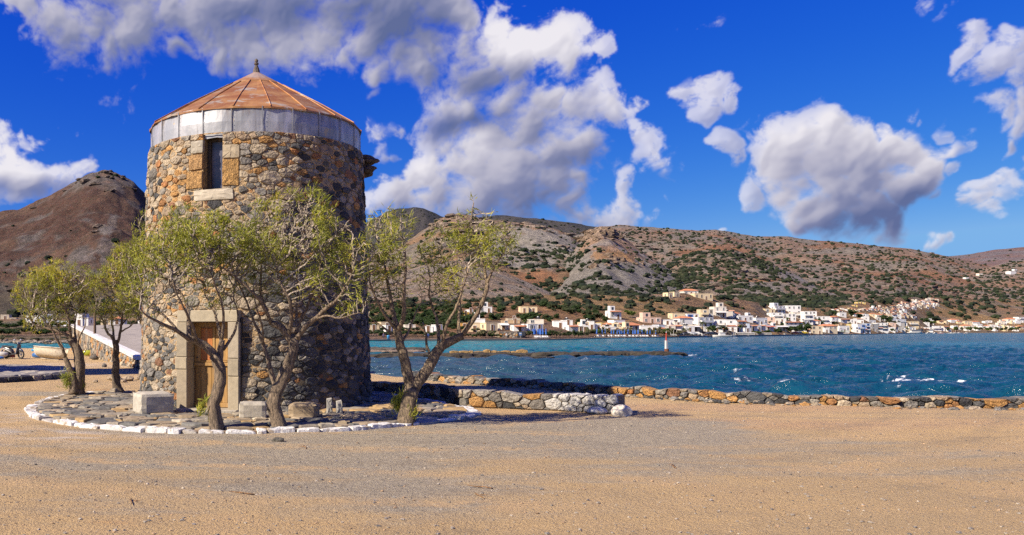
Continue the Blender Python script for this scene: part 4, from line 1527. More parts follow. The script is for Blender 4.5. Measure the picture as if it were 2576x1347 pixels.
def metal_top(parent, TCx, seed, zb=6.36, zt=7.05, za=8.68, lod=1):
    r = np.random.default_rng(seed)
    X0 = np.array([TCx[0], TCx[1], 0])
    NS = 24
    th0 = VIEW0 + .05
    for k in range(NS):
        a0, a1 = th0 + k * 2 * math.pi / NS, th0 + (k + 1) * 2 * math.pi / NS
        off = r.random() * .018
        V, n_ = [], 6
        dz = (r.random() - .5) * .05
        for i in range(n_ + 1):
            t_ = a0 - .012 + (a1 - a0 + .024) * i / n_
            bulge = .012 * math.sin(math.pi * i / n_) * (r.random() + .3)
            for R, z in ((2.70 + off, zb + dz), (2.705 + off + bulge, (zb + zt) / 2), (2.69 + off, zt), (2.67, zt), (2.67, zb + dz)):
                V.append(X0 + [R * math.cos(t_), R * math.sin(t_), z + (.01 * math.sin(i * 1.7 + k) if z < zb + .1 else 0)])
        Fc = []
        for i in range(n_):
            for j in range(5):
                j2 = (j + 1) % 5
                Fc.append((i * 5 + j, (i + 1) * 5 + j, (i + 1) * 5 + j2, i * 5 + j2))
        Fc += [(0, 1, 2, 3, 4), tuple(n_ * 5 + j for j in (4, 3, 2, 1, 0))]
        tone = .8 + .3 * r.random()
        link('metal_sheet', mesh_data('metal_sheet', V, Fc, [MAT['zinc']], (tone, tone, tone)), parent)
        # standing seam between the sheets
        if lod:
            mb = MB()
            c_ = X0 + [(2.722 + off) * math.cos(a0), (2.722 + off) * math.sin(a0), (zb + zt) / 2]
            mb.box(c_, (.012, .022, zt - zb - .01), a0, 0, (.85, .85, .85))
            for q_ in range(6):
                mb.box(X0 + [(2.732 + off) * math.cos(a0 + .012), (2.732 + off) * math.sin(a0 + .012), zb + .08 + q_ * (zt - zb - .1) / 6], (.008, .012, .012), a0, 0, (.2, .2, .2))
            link('sheet_seam', mb.data('sheet_seam', [MAT['zinc']]), parent)
    NR = 20
    th0 = VIEW0 + .12
    for k in range(NR):
        a0, a1 = th0 + k * 2 * math.pi / NR, th0 + (k + 1) * 2 * math.pi / NR
        tone = .85 + .3 * r.random()
        rings = [(2.755, zt - .035), (2.755, zt - .015), (1.9, zt + (za - zt) * .325), (.78, zt + (za - zt) * .725)]
        V, Fc = [], []
        for i, (R, z) in enumerate(rings):
            for q_ in range(4):
                t_ = a0 + (a1 - a0) * q_ / 3
                flat = math.cos((a1 - a0) / 2) / math.cos(t_ - (a0 + a1) / 2)
                V.append(X0 + [R * flat * math.cos(t_), R * flat * math.sin(t_), z + (r.random() - .5) * .012])
        for i in range(3):
            for q_ in range(3):
                Fc.append((i * 4 + q_, i * 4 + q_ + 1, (i + 1) * 4 + q_ + 1, (i + 1) * 4 + q_))
        lb = len(V)
        V += [v - np.array([0, 0, .02]) for v in V[:4]]
        Fc.append((lb, lb + 1, 1, 0)); Fc.append((lb + 1, lb + 2, 2, 1)); Fc.append((lb + 2, lb + 3, 3, 2))
        link('roof_panel', mesh_data('roof_panel', V, Fc, [MAT['rust']], (tone, tone, tone)), parent)
        if lod:
            pts = [X0 + [R * math.cos(a0), R * math.sin(a0), z + .012] for R, z in ((2.755, zt - .015), (1.9, zt + (za - zt) * .325), (.78, zt + (za - zt) * .725))]
            link('roof_seam', MB().tube(pts, .016, 5, 0, (1.25, 1.2, 1.15)).data('roof_seam', [MAT['rust']]), parent)
    for k in range(10):
        a0, a1 = th0 + k * 2 * math.pi / 10, th0 + (k + 1) * 2 * math.pi / 10
        V = []
        for R, z in ((.82, zt + (za - zt) * .722), (.05, za)):
            for q_ in range(3):
                t_ = a0 + (a1 - a0) * q_ / 2
                V.append(X0 + [R * math.cos(t_), R * math.sin(t_), z])
        V += [v - np.array([0, 0, .025]) for v in V[:3]]
        link('roof_cap_panel', mesh_data('roof_cap_panel', V, [(0, 1, 4, 3), (1, 2, 5, 4), (6, 7, 1, 0), (7, 8, 2, 1)], [MAT['rust']], (1.05, 1.05, 1.1)), parent)
    link('finial', MB().lathe([(.10, -.04), (.085, .05), (.06, .12), (.035, .18), (.06, .2), (.06, .235), (.03, .25), (.048, .28), (.05, .31), (.02, .345)], X0 + [0, 0, za], 12, 0, (.16, .13, .11)).data('finial', [MAT['stone']]), parent)
    link('soffit', MB().lathe([(2.68, 0), (.2, .2)], X0 + [0, 0, zt - .1], 24, 0, (.08, .07, .06)).data('soffit', [MAT['plain']]), parent)


metal_top(mill, TC, 5)
# rough stones that stick out high on the far right of the wall
rr = np.random.default_rng(4)
for k in range(7):
    V0, F0 = ICO1
    th = VIEW0 + 1.42 + .05 * rr.random()
    s = .10 + .06 * rr.random()
    c = ring_pt(th, 2.86 + .05 * (k % 3), 5.95 + .07 * k + .02 * rr.random())
    V = V0 * (1 + .35 * (rr.random((len(V0), 1)) - .5)) * [s * 1.5, s, s * .6] + c
    link('projecting_stone', mesh_data('projecting_stone', V, F0, [MAT['stone']], np.array([.13, .10, .075])), mill)

# ------------------------------------------------------------------ paved terrace round the tower
TERR = [(165, 997), (120, 1008), (82, 1020), (63, 1035), (72, 1048), (110, 1062), (180, 1074), (260, 1081), (340, 1086), (430, 1090), (520, 1093), (600, 1093), (690, 1091), (790, 1088), (880, 1085), (960, 1080), (1040, 1073), (1110, 1065), (1170, 1056), (1206, 1044), (1185, 1033), (1140, 1024), (1080, 1012), (1010, 1001)]
OUT = [at(x, y)[:2] for x, y in TERR]
OUT += [np.array([2.6, 24.6]), np.array([1.0, 25.9]), np.array([-1.0, 26.4]), np.array([-3.2, 25.9]), np.array([-4.8, 25.3])]
OUT += [at(x, y)[:2] for x, y in ((330, 991), (250, 992))]
OUT = np.array(OUT)
ctr = np.array([-1.25, 20.6])
terr = anchor('stone_terrace', (ctr[0], ctr[1], 0), 'round flagstone terrace at the foot of the windmill tower, edged with whitewashed stones', 'terrace')
a_ = np.unwrap(np.arctan2(OUT[:, 1] - ctr[1], OUT[:, 0] - ctr[0]))
order = np.argsort(np.arctan2(OUT[:, 1] - ctr[1], OUT[:, 0] - ctr[0]))
OUT = OUT[order]
ang = np.arctan2(OUT[:, 1] - ctr[1], OUT[:, 0] - ctr[0])
rad_ = np.hypot(OUT[:, 0] - ctr[0], OUT[:, 1] - ctr[1])


def edge_r(th):
    return np.interp((th + math.pi) % (2 * math.pi) - math.pi, np.concatenate([ang - 2 * math.pi, ang, ang + 2 * math.pi]), np.tile(rad_, 3))


Vb, Fb = [(ctr[0], ctr[1], .045)], []
NB = 96
for k in range(NB):
    th = 2 * math.pi * k / NB
    R = edge_r(th) - .08
    Vb += [(ctr[0] + R * math.cos(th), ctr[1] + R * math.sin(th), .04), (ctr[0] + R * math.cos(th), ctr[1] + R * math.sin(th), -.15)]
for k in range(NB):
    a0, a1 = 1 + 2 * k, 1 + 2 * ((k + 1) % NB)
    Fb += [(0, a0, a1), (a0, a0 + 1, a1 + 1, a1)]
MAT['earth'] = attr_mat('packed_earth', .95, .3, 5, .8, 30, .02)
link('terrace_bed', mesh_data('terrace_bed', Vb, Fb, [MAT['earth']], (.26, .18, .115)), terr)
x0, y0 = OUT.min(0) - .1
x1, y1 = OUT.max(0) + .1


def fok(u, v):
    x, y = u + x0, v + y0
    th = math.atan2(y - ctr[1], x - ctr[0])
    return math.hypot(x - ctr[0], y - ctr[1]) < edge_r(th) - .36 and math.hypot(x - TC[0], y - TC[1]) > R0 + .08


r = np.random.default_rng(91)
P = darts(x1 - x0, y1 - y0, np.concatenate([.20 + .09 * r.random(260), .12 + .06 * r.random(900), .07 + .04 * r.random(1500)]), 1.25, 92, fok, 6)
CLF = cells(P, x1 - x0, y1 - y0, 1.25)
CLF2 = []
for A, ar in CLF:
    B = A + [x0, y0]
    th = np.arctan2(B[:, 1] - ctr[1], B[:, 0] - ctr[0])
    R = np.hypot(B[:, 0] - ctr[0], B[:, 1] - ctr[1])
    lim = edge_r(th) - .27
    f = np.minimum(1, lim / R)
    B = ctr + (B - ctr) * f[:, None]
    dT = B - TC
    rT = np.hypot(dT[:, 0], dT[:, 1])
    B = TC + dT * np.maximum(1, (R0 + .03) / rT)[:, None]
    CLF2.append((B, ar))


def fmap(u, v, h):
    u, v, h = np.broadcast_arrays(np.asarray(u, float), np.asarray(v, float), np.asarray(h, float))
    return np.stack([u, v, .05 + h + (fbm(u * .8, v * .8, 2, 93) - .5) * .03], -1)


FP = [(.17, .165, .15), (.24, .215, .175), (.12, .118, .11), (.36, .28, .18), (.46, .31, .14), (.31, .265, .20), (.21, .185, .145), (.40, .35, .27), (.38, .30, .20)]
masonry(terr, CLF2, fmap, lambda u, v, r, ar: np.array(FP[r.integers(len(FP))]) * (.85 + .3 * r.random()), MAT['flag'], 94, gap=.016, prot=.04, name='flagstone', fill='small_flagstones', limit=280, base=-.03,
        vis=lambda u, v: (25.0 / v) if v < 22 else .4, tilt=.10)
# whitewashed kerb stones
k = 0
th = -math.pi
r = np.random.default_rng(95)
while th < math.pi:
    R = edge_r(th)
    Lk = .18 + .45 * r.random()
    dth = Lk / R
    if th + dth > math.pi:
        break
    tm_ = th + dth / 2
    R = edge_r(tm_)
    c = ctr + (R - .14) * np.array([math.cos(tm_), math.sin(tm_)])
    nxt = ctr + edge_r(th + dth) * np.array([math.cos(th + dth), math.sin(th + dth)])
    prv = ctr + edge_r(th) * np.array([math.cos(th), math.sin(th)])
    d_ = nxt - prv
    rot_ = math.atan2(d_[1], d_[0])
    Lk = np.hypot(*d_)
    wk, hk = .18 + .20 * r.random(), .045 + .045 * r.random()
    A = np.array([(-Lk / 2, -wk / 2), (0, -wk / 2 * 1.1), (Lk / 2, -wk / 2), (Lk / 2, wk / 2 * .9), (0, wk / 2), (-Lk / 2, wk / 2)])
    cs, sn = math.cos(rot_), math.sin(rot_)
    mp = lambda u, v, h, c=c, cs=cs, sn=sn: np.stack([c[0] + u * cs - v * sn, c[1] + u * sn + v * cs, np.broadcast_to(h, np.shape(u))], -1)
    V, Fc = stone_mesh(A, mp, .008, hk, r, base=-.1, n=14, dome=.85, tilt=.25)
    white = not (1.0 < tm_ < 2.3)
    patchy = r.random() < .12
    col = np.array((.78, .77, .75)) * (.9 + .12 * r.random()) if white and not patchy else np.array((.45, .42, .38))
    link('kerb_stone', mesh_data('kerb_stone', V, Fc, [MAT['whitewash']], col), terr)
    th += dth + .012 / R
    k += 1

# ------------------------------------------------------------------ low walls
def polyline_map(pts, top=None):
    P_ = np.array(pts, float)
    seg = np.diff(P_, axis=0)
    L_ = np.hypot(seg[:, 0], seg[:, 1])
    S = np.concatenate([[0], np.cumsum(L_)])
    # smooth normals along the line, pointing to the viewer's side
    nv = np.stack([seg[:, 1], -seg[:, 0]], 1) / L_[:, None]
    nv = np.concatenate([nv[:1], (nv[:-1] + nv[1:]) / 2, nv[-1:]])
    nv /= np.hypot(nv[:, 0], nv[:, 1])[:, None]

    def f(u, v, h):
        u, v, h = np.broadcast_arrays(np.asarray(u, float), np.asarray(v, float), np.asarray(h, float))
        x = np.interp(u, S, P_[:, 0])
        y = np.interp(u, S, P_[:, 1])
        nx = np.interp(u, S, nv[:, 0])
        ny = np.interp(u, S, nv[:, 1])
        z = v
        if top is not None:
            z = v * top(u)
        return np.stack([x + nx * h, y + ny * h, z], -1)
    return f, S[-1]


def low_wall(name, pts, H_, thick, radii, asp, label, colf, seed, matf=None, gap=.008, prot=.05, topvar=.14, mort=(.30, .22, .14), limit=285):
    f0, L_ = polyline_map(pts)
    wobble = lambda u: 1 + topvar * (fbm(np.asarray(u) * 2.1, np.asarray(u) * 0 + seed, 3, seed) - .5) * 2
    f, L_ = polyline_map(pts, wobble)
    w = anchor(name, (pts[0][0], pts[0][1], 0), label, 'stone wall')
    g_ = lambda u, v, h: f(u, v, h)
    u_ = np.linspace(0, L_, max(int(L_ / .25), 4))
    Vw, Fw = [], []
    for a in u_:
        for v_, h_ in ((-.15, -.015), (H_ * .93, -.02), (H_ * .93, -thick + .02), (-.3, -thick + .015)):
            Vw.append(f(a, v_, h_))
    for i in range(len(u_) - 1):
        for j in range(4):
            Fw.append((i * 4 + j, i * 4 + (j + 1) % 4, (i + 1) * 4 + (j + 1) % 4, (i + 1) * 4 + j))
    Fw += [(0, 1, 2, 3), tuple(len(Vw) - 4 + k for k in (3, 2, 1, 0))]
    link('wall_core', mesh_data('wall_core', Vw, Fw, [MAT['mortar']], mort), w)
    P_ = darts(L_, H_, radii, asp, seed, None, 8)
    C_ = cells(P_, L_, H_, asp)
    # each cell: one stone reaching through the wall
    masonry(w, C_, g_, colf, MAT['stone'], seed + 1, gap=gap, prot=prot, back=-thick - .03, base=-thick * .5, limit=limit, matf=matf, fill='small_stones', n=10, tilt=.2)
    return w


r = np.random.default_rng(8)
ocr = lambda c: MAT['pitted'] if c[0] > .40 and c[2] < .17 else MAT['stone']


def seacol(u, v, r, ar):
    right = np.clip((u - 6) / 10, 0, 1)
    return pick(r, blue=.30, grey=.45, cream=.35, ochre=.10 + .26 * right, rust=.04)


SW = [(4.30, 32.3), (5.2, 30.3), (6.19, 28.7), (7.47, 26.7), (8.46, 25.0), (9.9, 22.9), (11.46, 21.65), (13.3, 20.5), (15.3, 19.9), (17.4, 19.6), (19.5, 19.35), (22, 19.1), (26, 18.8)]
low_wall('sea_wall', SW, .28, .38, np.concatenate([.115 + .06 * r.random(45), .065 + .035 * r.random(420), .04 + .025 * r.random(900)]), 1.4,
         'long low rubble wall of ochre and grey stones along the water, behind the track', seacol, 601, ocr, topvar=.30, limit=290, prot=.075)
IW = [(1.55, 24.9), (2.5, 23.9), (3.3, 22.9), (3.9, 21.2), (4.15, 20.35), (5.0, 20.0), (5.9, 19.55), (6.7, 19.0), (7.25, 18.55)]


def incol(u, v, r, ar):
    if u > 7.35:
        return np.array((.66, .64, .6)) * (.8 + .3 * r.random())
    return pick(r, blue=.45, grey=.45, cream=.40, ochre=.10, rust=.03)


low_wall('curved_wall', IW, .40, .42, np.concatenate([.14 + .05 * r.random(20), .08 + .04 * r.random(110), .045 + .025 * r.random(360)]), 1.4,
         'short curved rubble wall right of the windmill, its near end whitewashed', incol, 611, ocr, topvar=.22, mort=(.36, .28, .19))


def boulder(name, c, s, col, seed, label, cat='rock', mat='stone', group=None, rz=0.0, jag=.22, flat=1.0):
    V0, F0 = ICO2
    r = np.random.default_rng(seed)
    d = r.normal(size=(9, 3))
    d /= np.linalg.norm(d, axis=1)[:, None]
    V = V0.copy()
    for k in range(9):              # flat broken faces
        cut = .72 + .2 * r.random()
        q_ = V @ d[k]
        V = V - np.outer(np.clip(q_ - cut, 0, None), d[k])
    V *= 1 + (fbm(V[:, 0] * 2 + seed, V[:, 1] * 2 + V[:, 2], 3, seed) - .5)[:, None] * jag
    V = V * np.array(s)
    V[:, 2] = np.maximum(V[:, 2], -s[2] * .55)
    o = link(name, mesh_data(name, V, F0, [MAT[mat]], col), None, loc=(c[0], c[1], c[2] + s[2] * .5), rot=(0, 0, rz))
    if label:
        tag(o, label, cat, group)
    return o


p_ = at(1564, 1047)
boulder('boulder', p_, (.235, .2, .17), (.66, .60, .52), 21, 'pale boulder lying alone past the whitewashed end of the curved wall', mat='block')
p_ = at(1502, 1041)
boulder('painted_rock', p_, (.24, .16, .10), (.74, .72, .68), 22, 'flat whitewashed rock against the foot of the curved wall end', mat='whitewash')
p_ = at(1480, 1033)
boulder('painted_boulder', p_ + [0, .12, .04], (.27, .22, .24), (.78, .76, .73), 23, 'large rounded whitewashed boulder built into the curved wall', mat='whitewash')
p_ = at(1520, 1036)
boulder('painted_slab', p_ + [0, .12, .03], (.30, .20, .19), (.68, .66, .62), 24, 'sloping whitewashed stone that ends the curved wall', mat='whitewash')
p_ = at(700, 1111)
boulder('dark_rock', p_, (.12, .08, .05), (.12, .11, .09), 25, 'small dark rock lying on the gravel in front of the terrace')
p_ = at(288, 996)
boulder('grey_rock', p_ + [0, 0, .05], (.15, .12, .13), (.34, .28, .21), 26, 'small upright rock between the two trees on the left edge of the terrace')
for i, (x, y, s) in enumerate(((290, 957, .28), (300, 960, .18), (322, 958, .25), (280, 955, .2), (240, 962, .12), (310, 962, .14), (350, 955, .2))):
    p_ = at(x, y)
    boulder('loose_stone', p_, (s, s * .8, s * .5), (.42, .32, .21), 40 + i, 'loose ochre stone lying at the foot of the ramp wall', group='loose stones by the ramp')


def block(name, c, s, rz, col, label, seed, bev=.02, cat='stone block'):
    """worn dressed block with softened, chipped edges"""
    bm_ = []
    r = np.random.default_rng(seed)
    n = 7
    V, Fc = [], []
    idx = {}
    for ax in range(3):
        for sg in (-1, 1):
            for i in range(n):
                for j in range(n):
                    a, b__ = -1 + 2 * i / (n - 1), -1 + 2 * j / (n - 1)
                    P_ = [0, 0, 0]
                    P_[ax] = sg
                    P_[(ax + 1) % 3] = a
                    P_[(ax + 2) % 3] = b__
                    key = tuple(round(q, 3) for q in P_)
                    if key not in idx:
                        idx[key] = len(V)
                        V.append(P_)
            for i in range(n - 1):
                for j in range(n - 1):
                    q = []
                    for (ii, jj) in ((i, j), (i + 1, j), (i + 1, j + 1), (i, j + 1)):
                        P_ = [0, 0, 0]
                        P_[ax] = sg
                        P_[(ax + 1) % 3] = -1 + 2 * ii / (n - 1)
                        P_[(ax + 2) % 3] = -1 + 2 * jj / (n - 1)
                        q.append(idx[tuple(round(w, 3) for w in P_)])
                    Fc.append(q if sg > 0 else q[::-1])
    V = np.array(V, float)
    ex = (np.abs(V) > .99).sum(1)
    h = np.array(s) / 2
    W_ = V * h
    W_ = np.where((ex >= 2)[:, None] & (np.abs(V) > .99), W_ - np.sign(V) * bev * (.7 + .9 * r.random((len(V), 1))), W_)
    W_ += (r.random(W_.shape) - .5) * bev * .35
    return tag(link(name, mesh_data(name, W_, Fc, [MAT['block']], col, False), None, loc=(c[0], c[1], c[2] + h[2]), rot=(0, 0, rz)), label, cat)


block('stone_block', (-3.30, 17.98, .05), (.78, .74, .50), math.radians(27), (.50, .46, .385), 'big pale squared stone block left of the windmill door', 1, .025)
p_ = at(634, 1057, .05)
block('stone_block', p_ + [0, .24, 0], (.57, .44, .36), math.radians(3), (.46, .42, .35), 'smooth beige stone block right of the windmill door', 2, .018)
p_ = at(765, 1056, .05)
block('stone_block', p_ + [0, .25, 0], (.64, .46, .33), math.radians(-4), (.33, .25, .16), 'rough brown stone block with a pale top beside the tower wall', 3, .04)
st = anchor('stone_remnant', (at(845, 1047)[0], at(845, 1047)[1], 0), 'broken upright stone bracket in the shade at the foot of the tower', 'stone')
p_ = at(838, 1046, .05)
for k, (dx, w_, h_) in enumerate(((-.07, .14, .38), (.14, .15, .33))):
    V, Fc = stone_mesh(np.array([(-w_ / 2, 0), (w_ / 2, 0), (w_ / 2 * .9, h_ * .6), (w_ / 3, h_), (-w_ / 2, h_ * .93)]), lambda u, v, h, c=p_ + [dx, .15, 0]: np.stack([c[0] + u, c[1] - h, c[2] + v], -1), .002, .1, rr, base=-.1)
    link('upright', mesh_data('upright', V, Fc, [MAT['block']], (.42, .40, .36)), st)

# tumbled rubble at the foot of the sea wall
rl = np.random.default_rng(303)
ns_ = 420
tt_ = rl.random(ns_)
SWp = np.array(SW)
SL = np.concatenate([[0], np.cumsum(np.hypot(*np.diff(SWp, axis=0).T))])
xx_ = np.interp(tt_ * SL[-1], SL, SWp[:, 0])
yy_ = np.interp(tt_ * SL[-1], SL, SWp[:, 1]) - .12 - .5 * rl.random(ns_) ** 2
sz_ = .02 + .07 * rl.random(ns_) ** 3
cl_ = np.array([PAL[('grey', 'cream', 'ochre', 'blue')[rl.integers(4)]][0] for _ in range(ns_)]) * (.7 + .6 * rl.random((ns_, 1)))
V, Fc, cc = scatter_lumps(np.stack([xx_, yy_, sz_ * .3], 1), np.stack([sz_ * 1.4, sz_, sz_ * .8], 1), cl_, ICO1, .3, 304)
tag(link('wall_rubble', mesh_data('wall_rubble', V, Fc, [MAT['stone']], cc)), 'small tumbled stones along the foot of the sea wall', 'rubble', kind='stuff')

# ------------------------------------------------------------------ ramp of the causeway, left behind
KA, KB = np.array([-8.0, 40.0, .50]), np.array([-21.5, 76.0, 2.35])
F2, F3 = np.array([-11.0, 78.0, 2.65]), np.array([3.0, 50.0, .85])
ramp = anchor('causeway_ramp', (-12, 50, 0), 'sloping gravel ramp with a rubble side wall and white painted edge, left of the windmill', 'ramp')
MAT['ramp'] = attr_mat('ramp_gravel', .95, .2, 1.2, .9, 9, .03, speck=.3)
N1 = 16
Vr, Fr = [], []
for i in range(N1 + 1):
    t_ = i / N1
    for j in range(9):
        s_ = j / 8
        A_, B_ = KA + (KB - KA) * t_, F3 + (F2 - F3) * t_
        P_ = A_ + (B_ - A_) * s_
        Vr.append(P_ + [0, 0, -.03 + .25 * math.sin(s_ * 3.14) * .3])
nv_ = len(Vr)
Fr = [tuple(f) for f in grid_faces(N1 + 1, 9)]
for i in range(N1 + 1):
    P_ = Vr[i * 9 + 8]
    Vr.append((P_[0], P_[1], -1.5))
for i in range(N1):
    Fr.append((i * 9 + 8, (i + 1) * 9 + 8, nv_ + i + 1, nv_ + i))
nb_ = len(Vr)
for j in range(9):
    P_ = Vr[N1 * 9 + j]
    Vr.append((P_[0], P_[1], -1.5))
for j in range(8):
    Fr.append((N1 * 9 + j, nb_ + j, nb_ + j + 1, N1 * 9 + j + 1))
link('ramp_surface', mesh_data('ramp_surface', Vr, Fr, [MAT['ramp']], (.37, .325, .28)), ramp)
Lr = float(np.hypot(*(KB - KA)[:2])) + 6
dr = (KB - KA)[:2] / np.hypot(*(KB - KA)[:2])
nr_ = np.array([-dr[1], dr[0]])
if nr_[1] > 0:
    nr_ = -nr_


def rmap(u, v, h):
    u, v, h = np.broadcast_arrays(np.asarray(u, float), np.asarray(v, float), np.asarray(h, float))
    t_ = (u - 6) / (Lr - 6)
    ztop = KA[2] + (KB[2] - KA[2]) * np.clip(t_, -.2, 1) - .04
    zbot = -.25 - 1.2 * np.clip(t_ * 1.6 - .5, 0, 1)
    z = zbot + (ztop - zbot) * v / 2.0
    lean = .10 * (1 - v / 2.0)
    return np.stack([KA[0] + dr[0] * (u - 6) + nr_[0] * (h + lean), KA[1] + dr[1] * (u - 6) + nr_[1] * (h + lean), z], -1)


uu_, vv_ = np.meshgrid(np.linspace(0, Lr, 60), np.linspace(0, 2, 5))
link('wall_core', mesh_data('wall_core', rmap(uu_, vv_, -.02).reshape(-1, 3), grid_faces(5, 60), [MAT['mortar']], (.40, .31, .20)), ramp)
r = np.random.default_rng(9)
P = darts(Lr, 2.0, np.concatenate([.24 + .08 * r.random(220), .15 + .07 * r.random(700), .09 + .04 * r.random(1100)]), 1.3, 621, None, 5)
masonry(ramp, cells(P, Lr, 2.0, 1.3), rmap, lambda u, v, r, ar: pick(r, blue=.08, grey=.5, cream=.7, ochre=.25, rust=.03), MAT['stone'], 622, gap=.02, prot=.07, n=8, limit=280, fill='small_stones', matf=ocr,
        vis=lambda u, v: (50.0 / (40 + u)) ** 2)
for i in range(18):
    t0_, t1_ = i / 18, (i + 1) / 18
    A_, B_ = KA + (KB - KA) * t0_, KA + (KB - KA) * t1_
    c = (A_ + B_) / 2
    n_ = np.array([nr_[0], nr_[1], 0])
    V = []
    for e_, s_ in ((A_, .002), (B_, -.002)):
        for h_, z in ((-.32, .0), (.20, .0), (.22, .17), (.10, .21), (-.24, .22), (-.32, .19)):
            V.append(e_ + n_ * h_ + [0, 0, z - .03])
    Fc = [(j, (j + 1) % 6, 6 + (j + 1) % 6, 6 + j) for j in range(6)] + [(5, 4, 3, 2, 1, 0), (6, 7, 8, 9, 10, 11)]
    link('white_edging', mesh_data('white_edging', V, Fc, [MAT['whitewash']], (.80, .80, .79)), ramp)

# ------------------------------------------------------------------ the neighbour mill, just out of the picture, whose shadow and paving reach in
M2 = np.array([-16.4, 34.2])
mill2 = anchor('second_windmill', (M2[0], M2[1], 0), 'second round stone windmill standing outside the left edge of the picture', 'windmill')
Vc, nseg = [], 48
Vt = MB().lathe([(2.96, -.2), (2.75, 6.45)], (M2[0], M2[1], 0), 48, 0, (.34, .28, .21))
link('tower_wall', Vt.data('tower_wall', [MAT['stone']]), mill2)
metal_top(mill2, M2, 6, lod=0)
pv = anchor('stone_platform', (M2[0] + 2, M2[1], 0), 'low flagged platform with a dark rubble edge, behind the two left trees', 'platform')
CP = M2 + [0, -.4]
RP = 6.9
link('platform_bed', MB().lathe([(RP - .1, -.1), (RP - .1, .21)], (CP[0], CP[1], 0), 64, 0, (.40, .33, .26)).data('platform_bed', [MAT['earth']]), pv)
r = np.random.default_rng(12)
P = darts(9, 14, np.concatenate([.3 + .12 * r.random(160), .18 + .08 * r.random(300)]), 1.2, 631, lambda u, v: math.hypot(u - 1.0, v - 7) < RP - .35, 5)
CC = []
for A, ar in cells(P, 9, 14, 1.2):
    B = A - [1.0, 7]
    R = np.hypot(B[:, 0], B[:, 1])
    B = B * np.minimum(1, (RP - .12) / R)[:, None] + CP
    CC.append((B, ar))
masonry(pv, CC, lambda u, v, h: np.stack(np.broadcast_arrays(u, v, .2 + h), -1), lambda u, v, r, ar: np.array(((.36, .32, .27), (.42, .38, .33), (.30, .28, .26))[r.integers(3)]), MAT['flag'], 632, gap=.02, prot=.03, n=8, name='flagstone', fill='small_flagstones', limit=150, tilt=.05)
for k in range(46):
    th = -2.2 + k * .085
    a_ = .072 * (.8 + .3 * r.random())
    A = np.array([(-a_ / 2 * RP, 0), (a_ / 2 * RP, 0), (a_ / 2 * RP, .2), (-a_ / 2 * RP, .2)])
    mp = lambda u, v, h, th=th: np.stack([CP[0] + (RP - .1 + h) * np.cos(th + u / RP), CP[1] + (RP - .1 + h) * np.sin(th + u / RP), v], -1)
    V, Fc = stone_mesh(A, mp, .01, .10, r, base=-.1, n=8)
    link('edge_stone', mesh_data('edge_stone', V, Fc, [MAT['stone']], pick(r, blue=.2, grey=.6, cream=.4, ochre=.2)), pv)

# ------------------------------------------------------------------ tamarisk trees
m, g, b = material('tamarisk_bark')
p = g.new('ShaderNodeNewGeometry').outputs['Position']
a = g.new('ShaderNodeAttribute', {'attribute_name': 'col'}).outputs['Color']
gv = g.scalev(p, (1, 1, .22))
n1 = g.noise(gv, 34, 6, .65, 1.2)
k = g.ramp(n1, .36, .66, .30, 1.35)
c = g.vmath('MULTIPLY', a, g.new('ShaderNodeCombineXYZ', X=k, Y=k, Z=k).outputs[0])
g.put(b, 'Base Color', c)
g.put(b, 'Roughness', .9)
g.put(b, 'Normal', g.new('ShaderNodeBump', Strength=1.0, Distance=.035, Height=n1))
MAT['bark'] = m
m, g, b = material('tamarisk_foliage')
a = g.new('ShaderNodeAttribute', {'attribute_name': 'col'}).outputs['Color']
g.put(b, 'Base Color', a)
g.put(b, 'Roughness', .7)
g.put(b, 'Specular IOR Level', .2)
tr_ = g.new('ShaderNodeBsdfTranslucent', Color=g.vmath('MULTIPLY', a, (1.2, 1.25, .7)))
ms = g.new('ShaderNodeMixShader', i0=.35, i1=b, i2=tr_)
g.put([n_ for n_ in m.node_tree.nodes if n_.type == 'OUTPUT_MATERIAL'][0], 'Surface', ms)
MAT['leaf'] = m


def smooth_line(P_, step):
    """centripetal-ish resampling of a polyline with rounded bends"""
    P_ = np.asarray(P_, float)
    for _ in range(2):
        Q = [P_[0]]
        for a, b_ in zip(P_[:-1], P_[1:]):
            Q += [a * .75 + b_ * .25, a * .25 + b_ * .75]
        Q.append(P_[-1])
        P_ = np.array(Q)
    L_ = np.concatenate([[0], np.cumsum(np.linalg.norm(np.diff(P_, axis=0), axis=1))])
    t = np.linspace(0, L_[-1], max(int(L_[-1] / step), 2) + 1)
    return np.stack([np.interp(t, L_, P_[:, k]) for k in range(3)], 1)


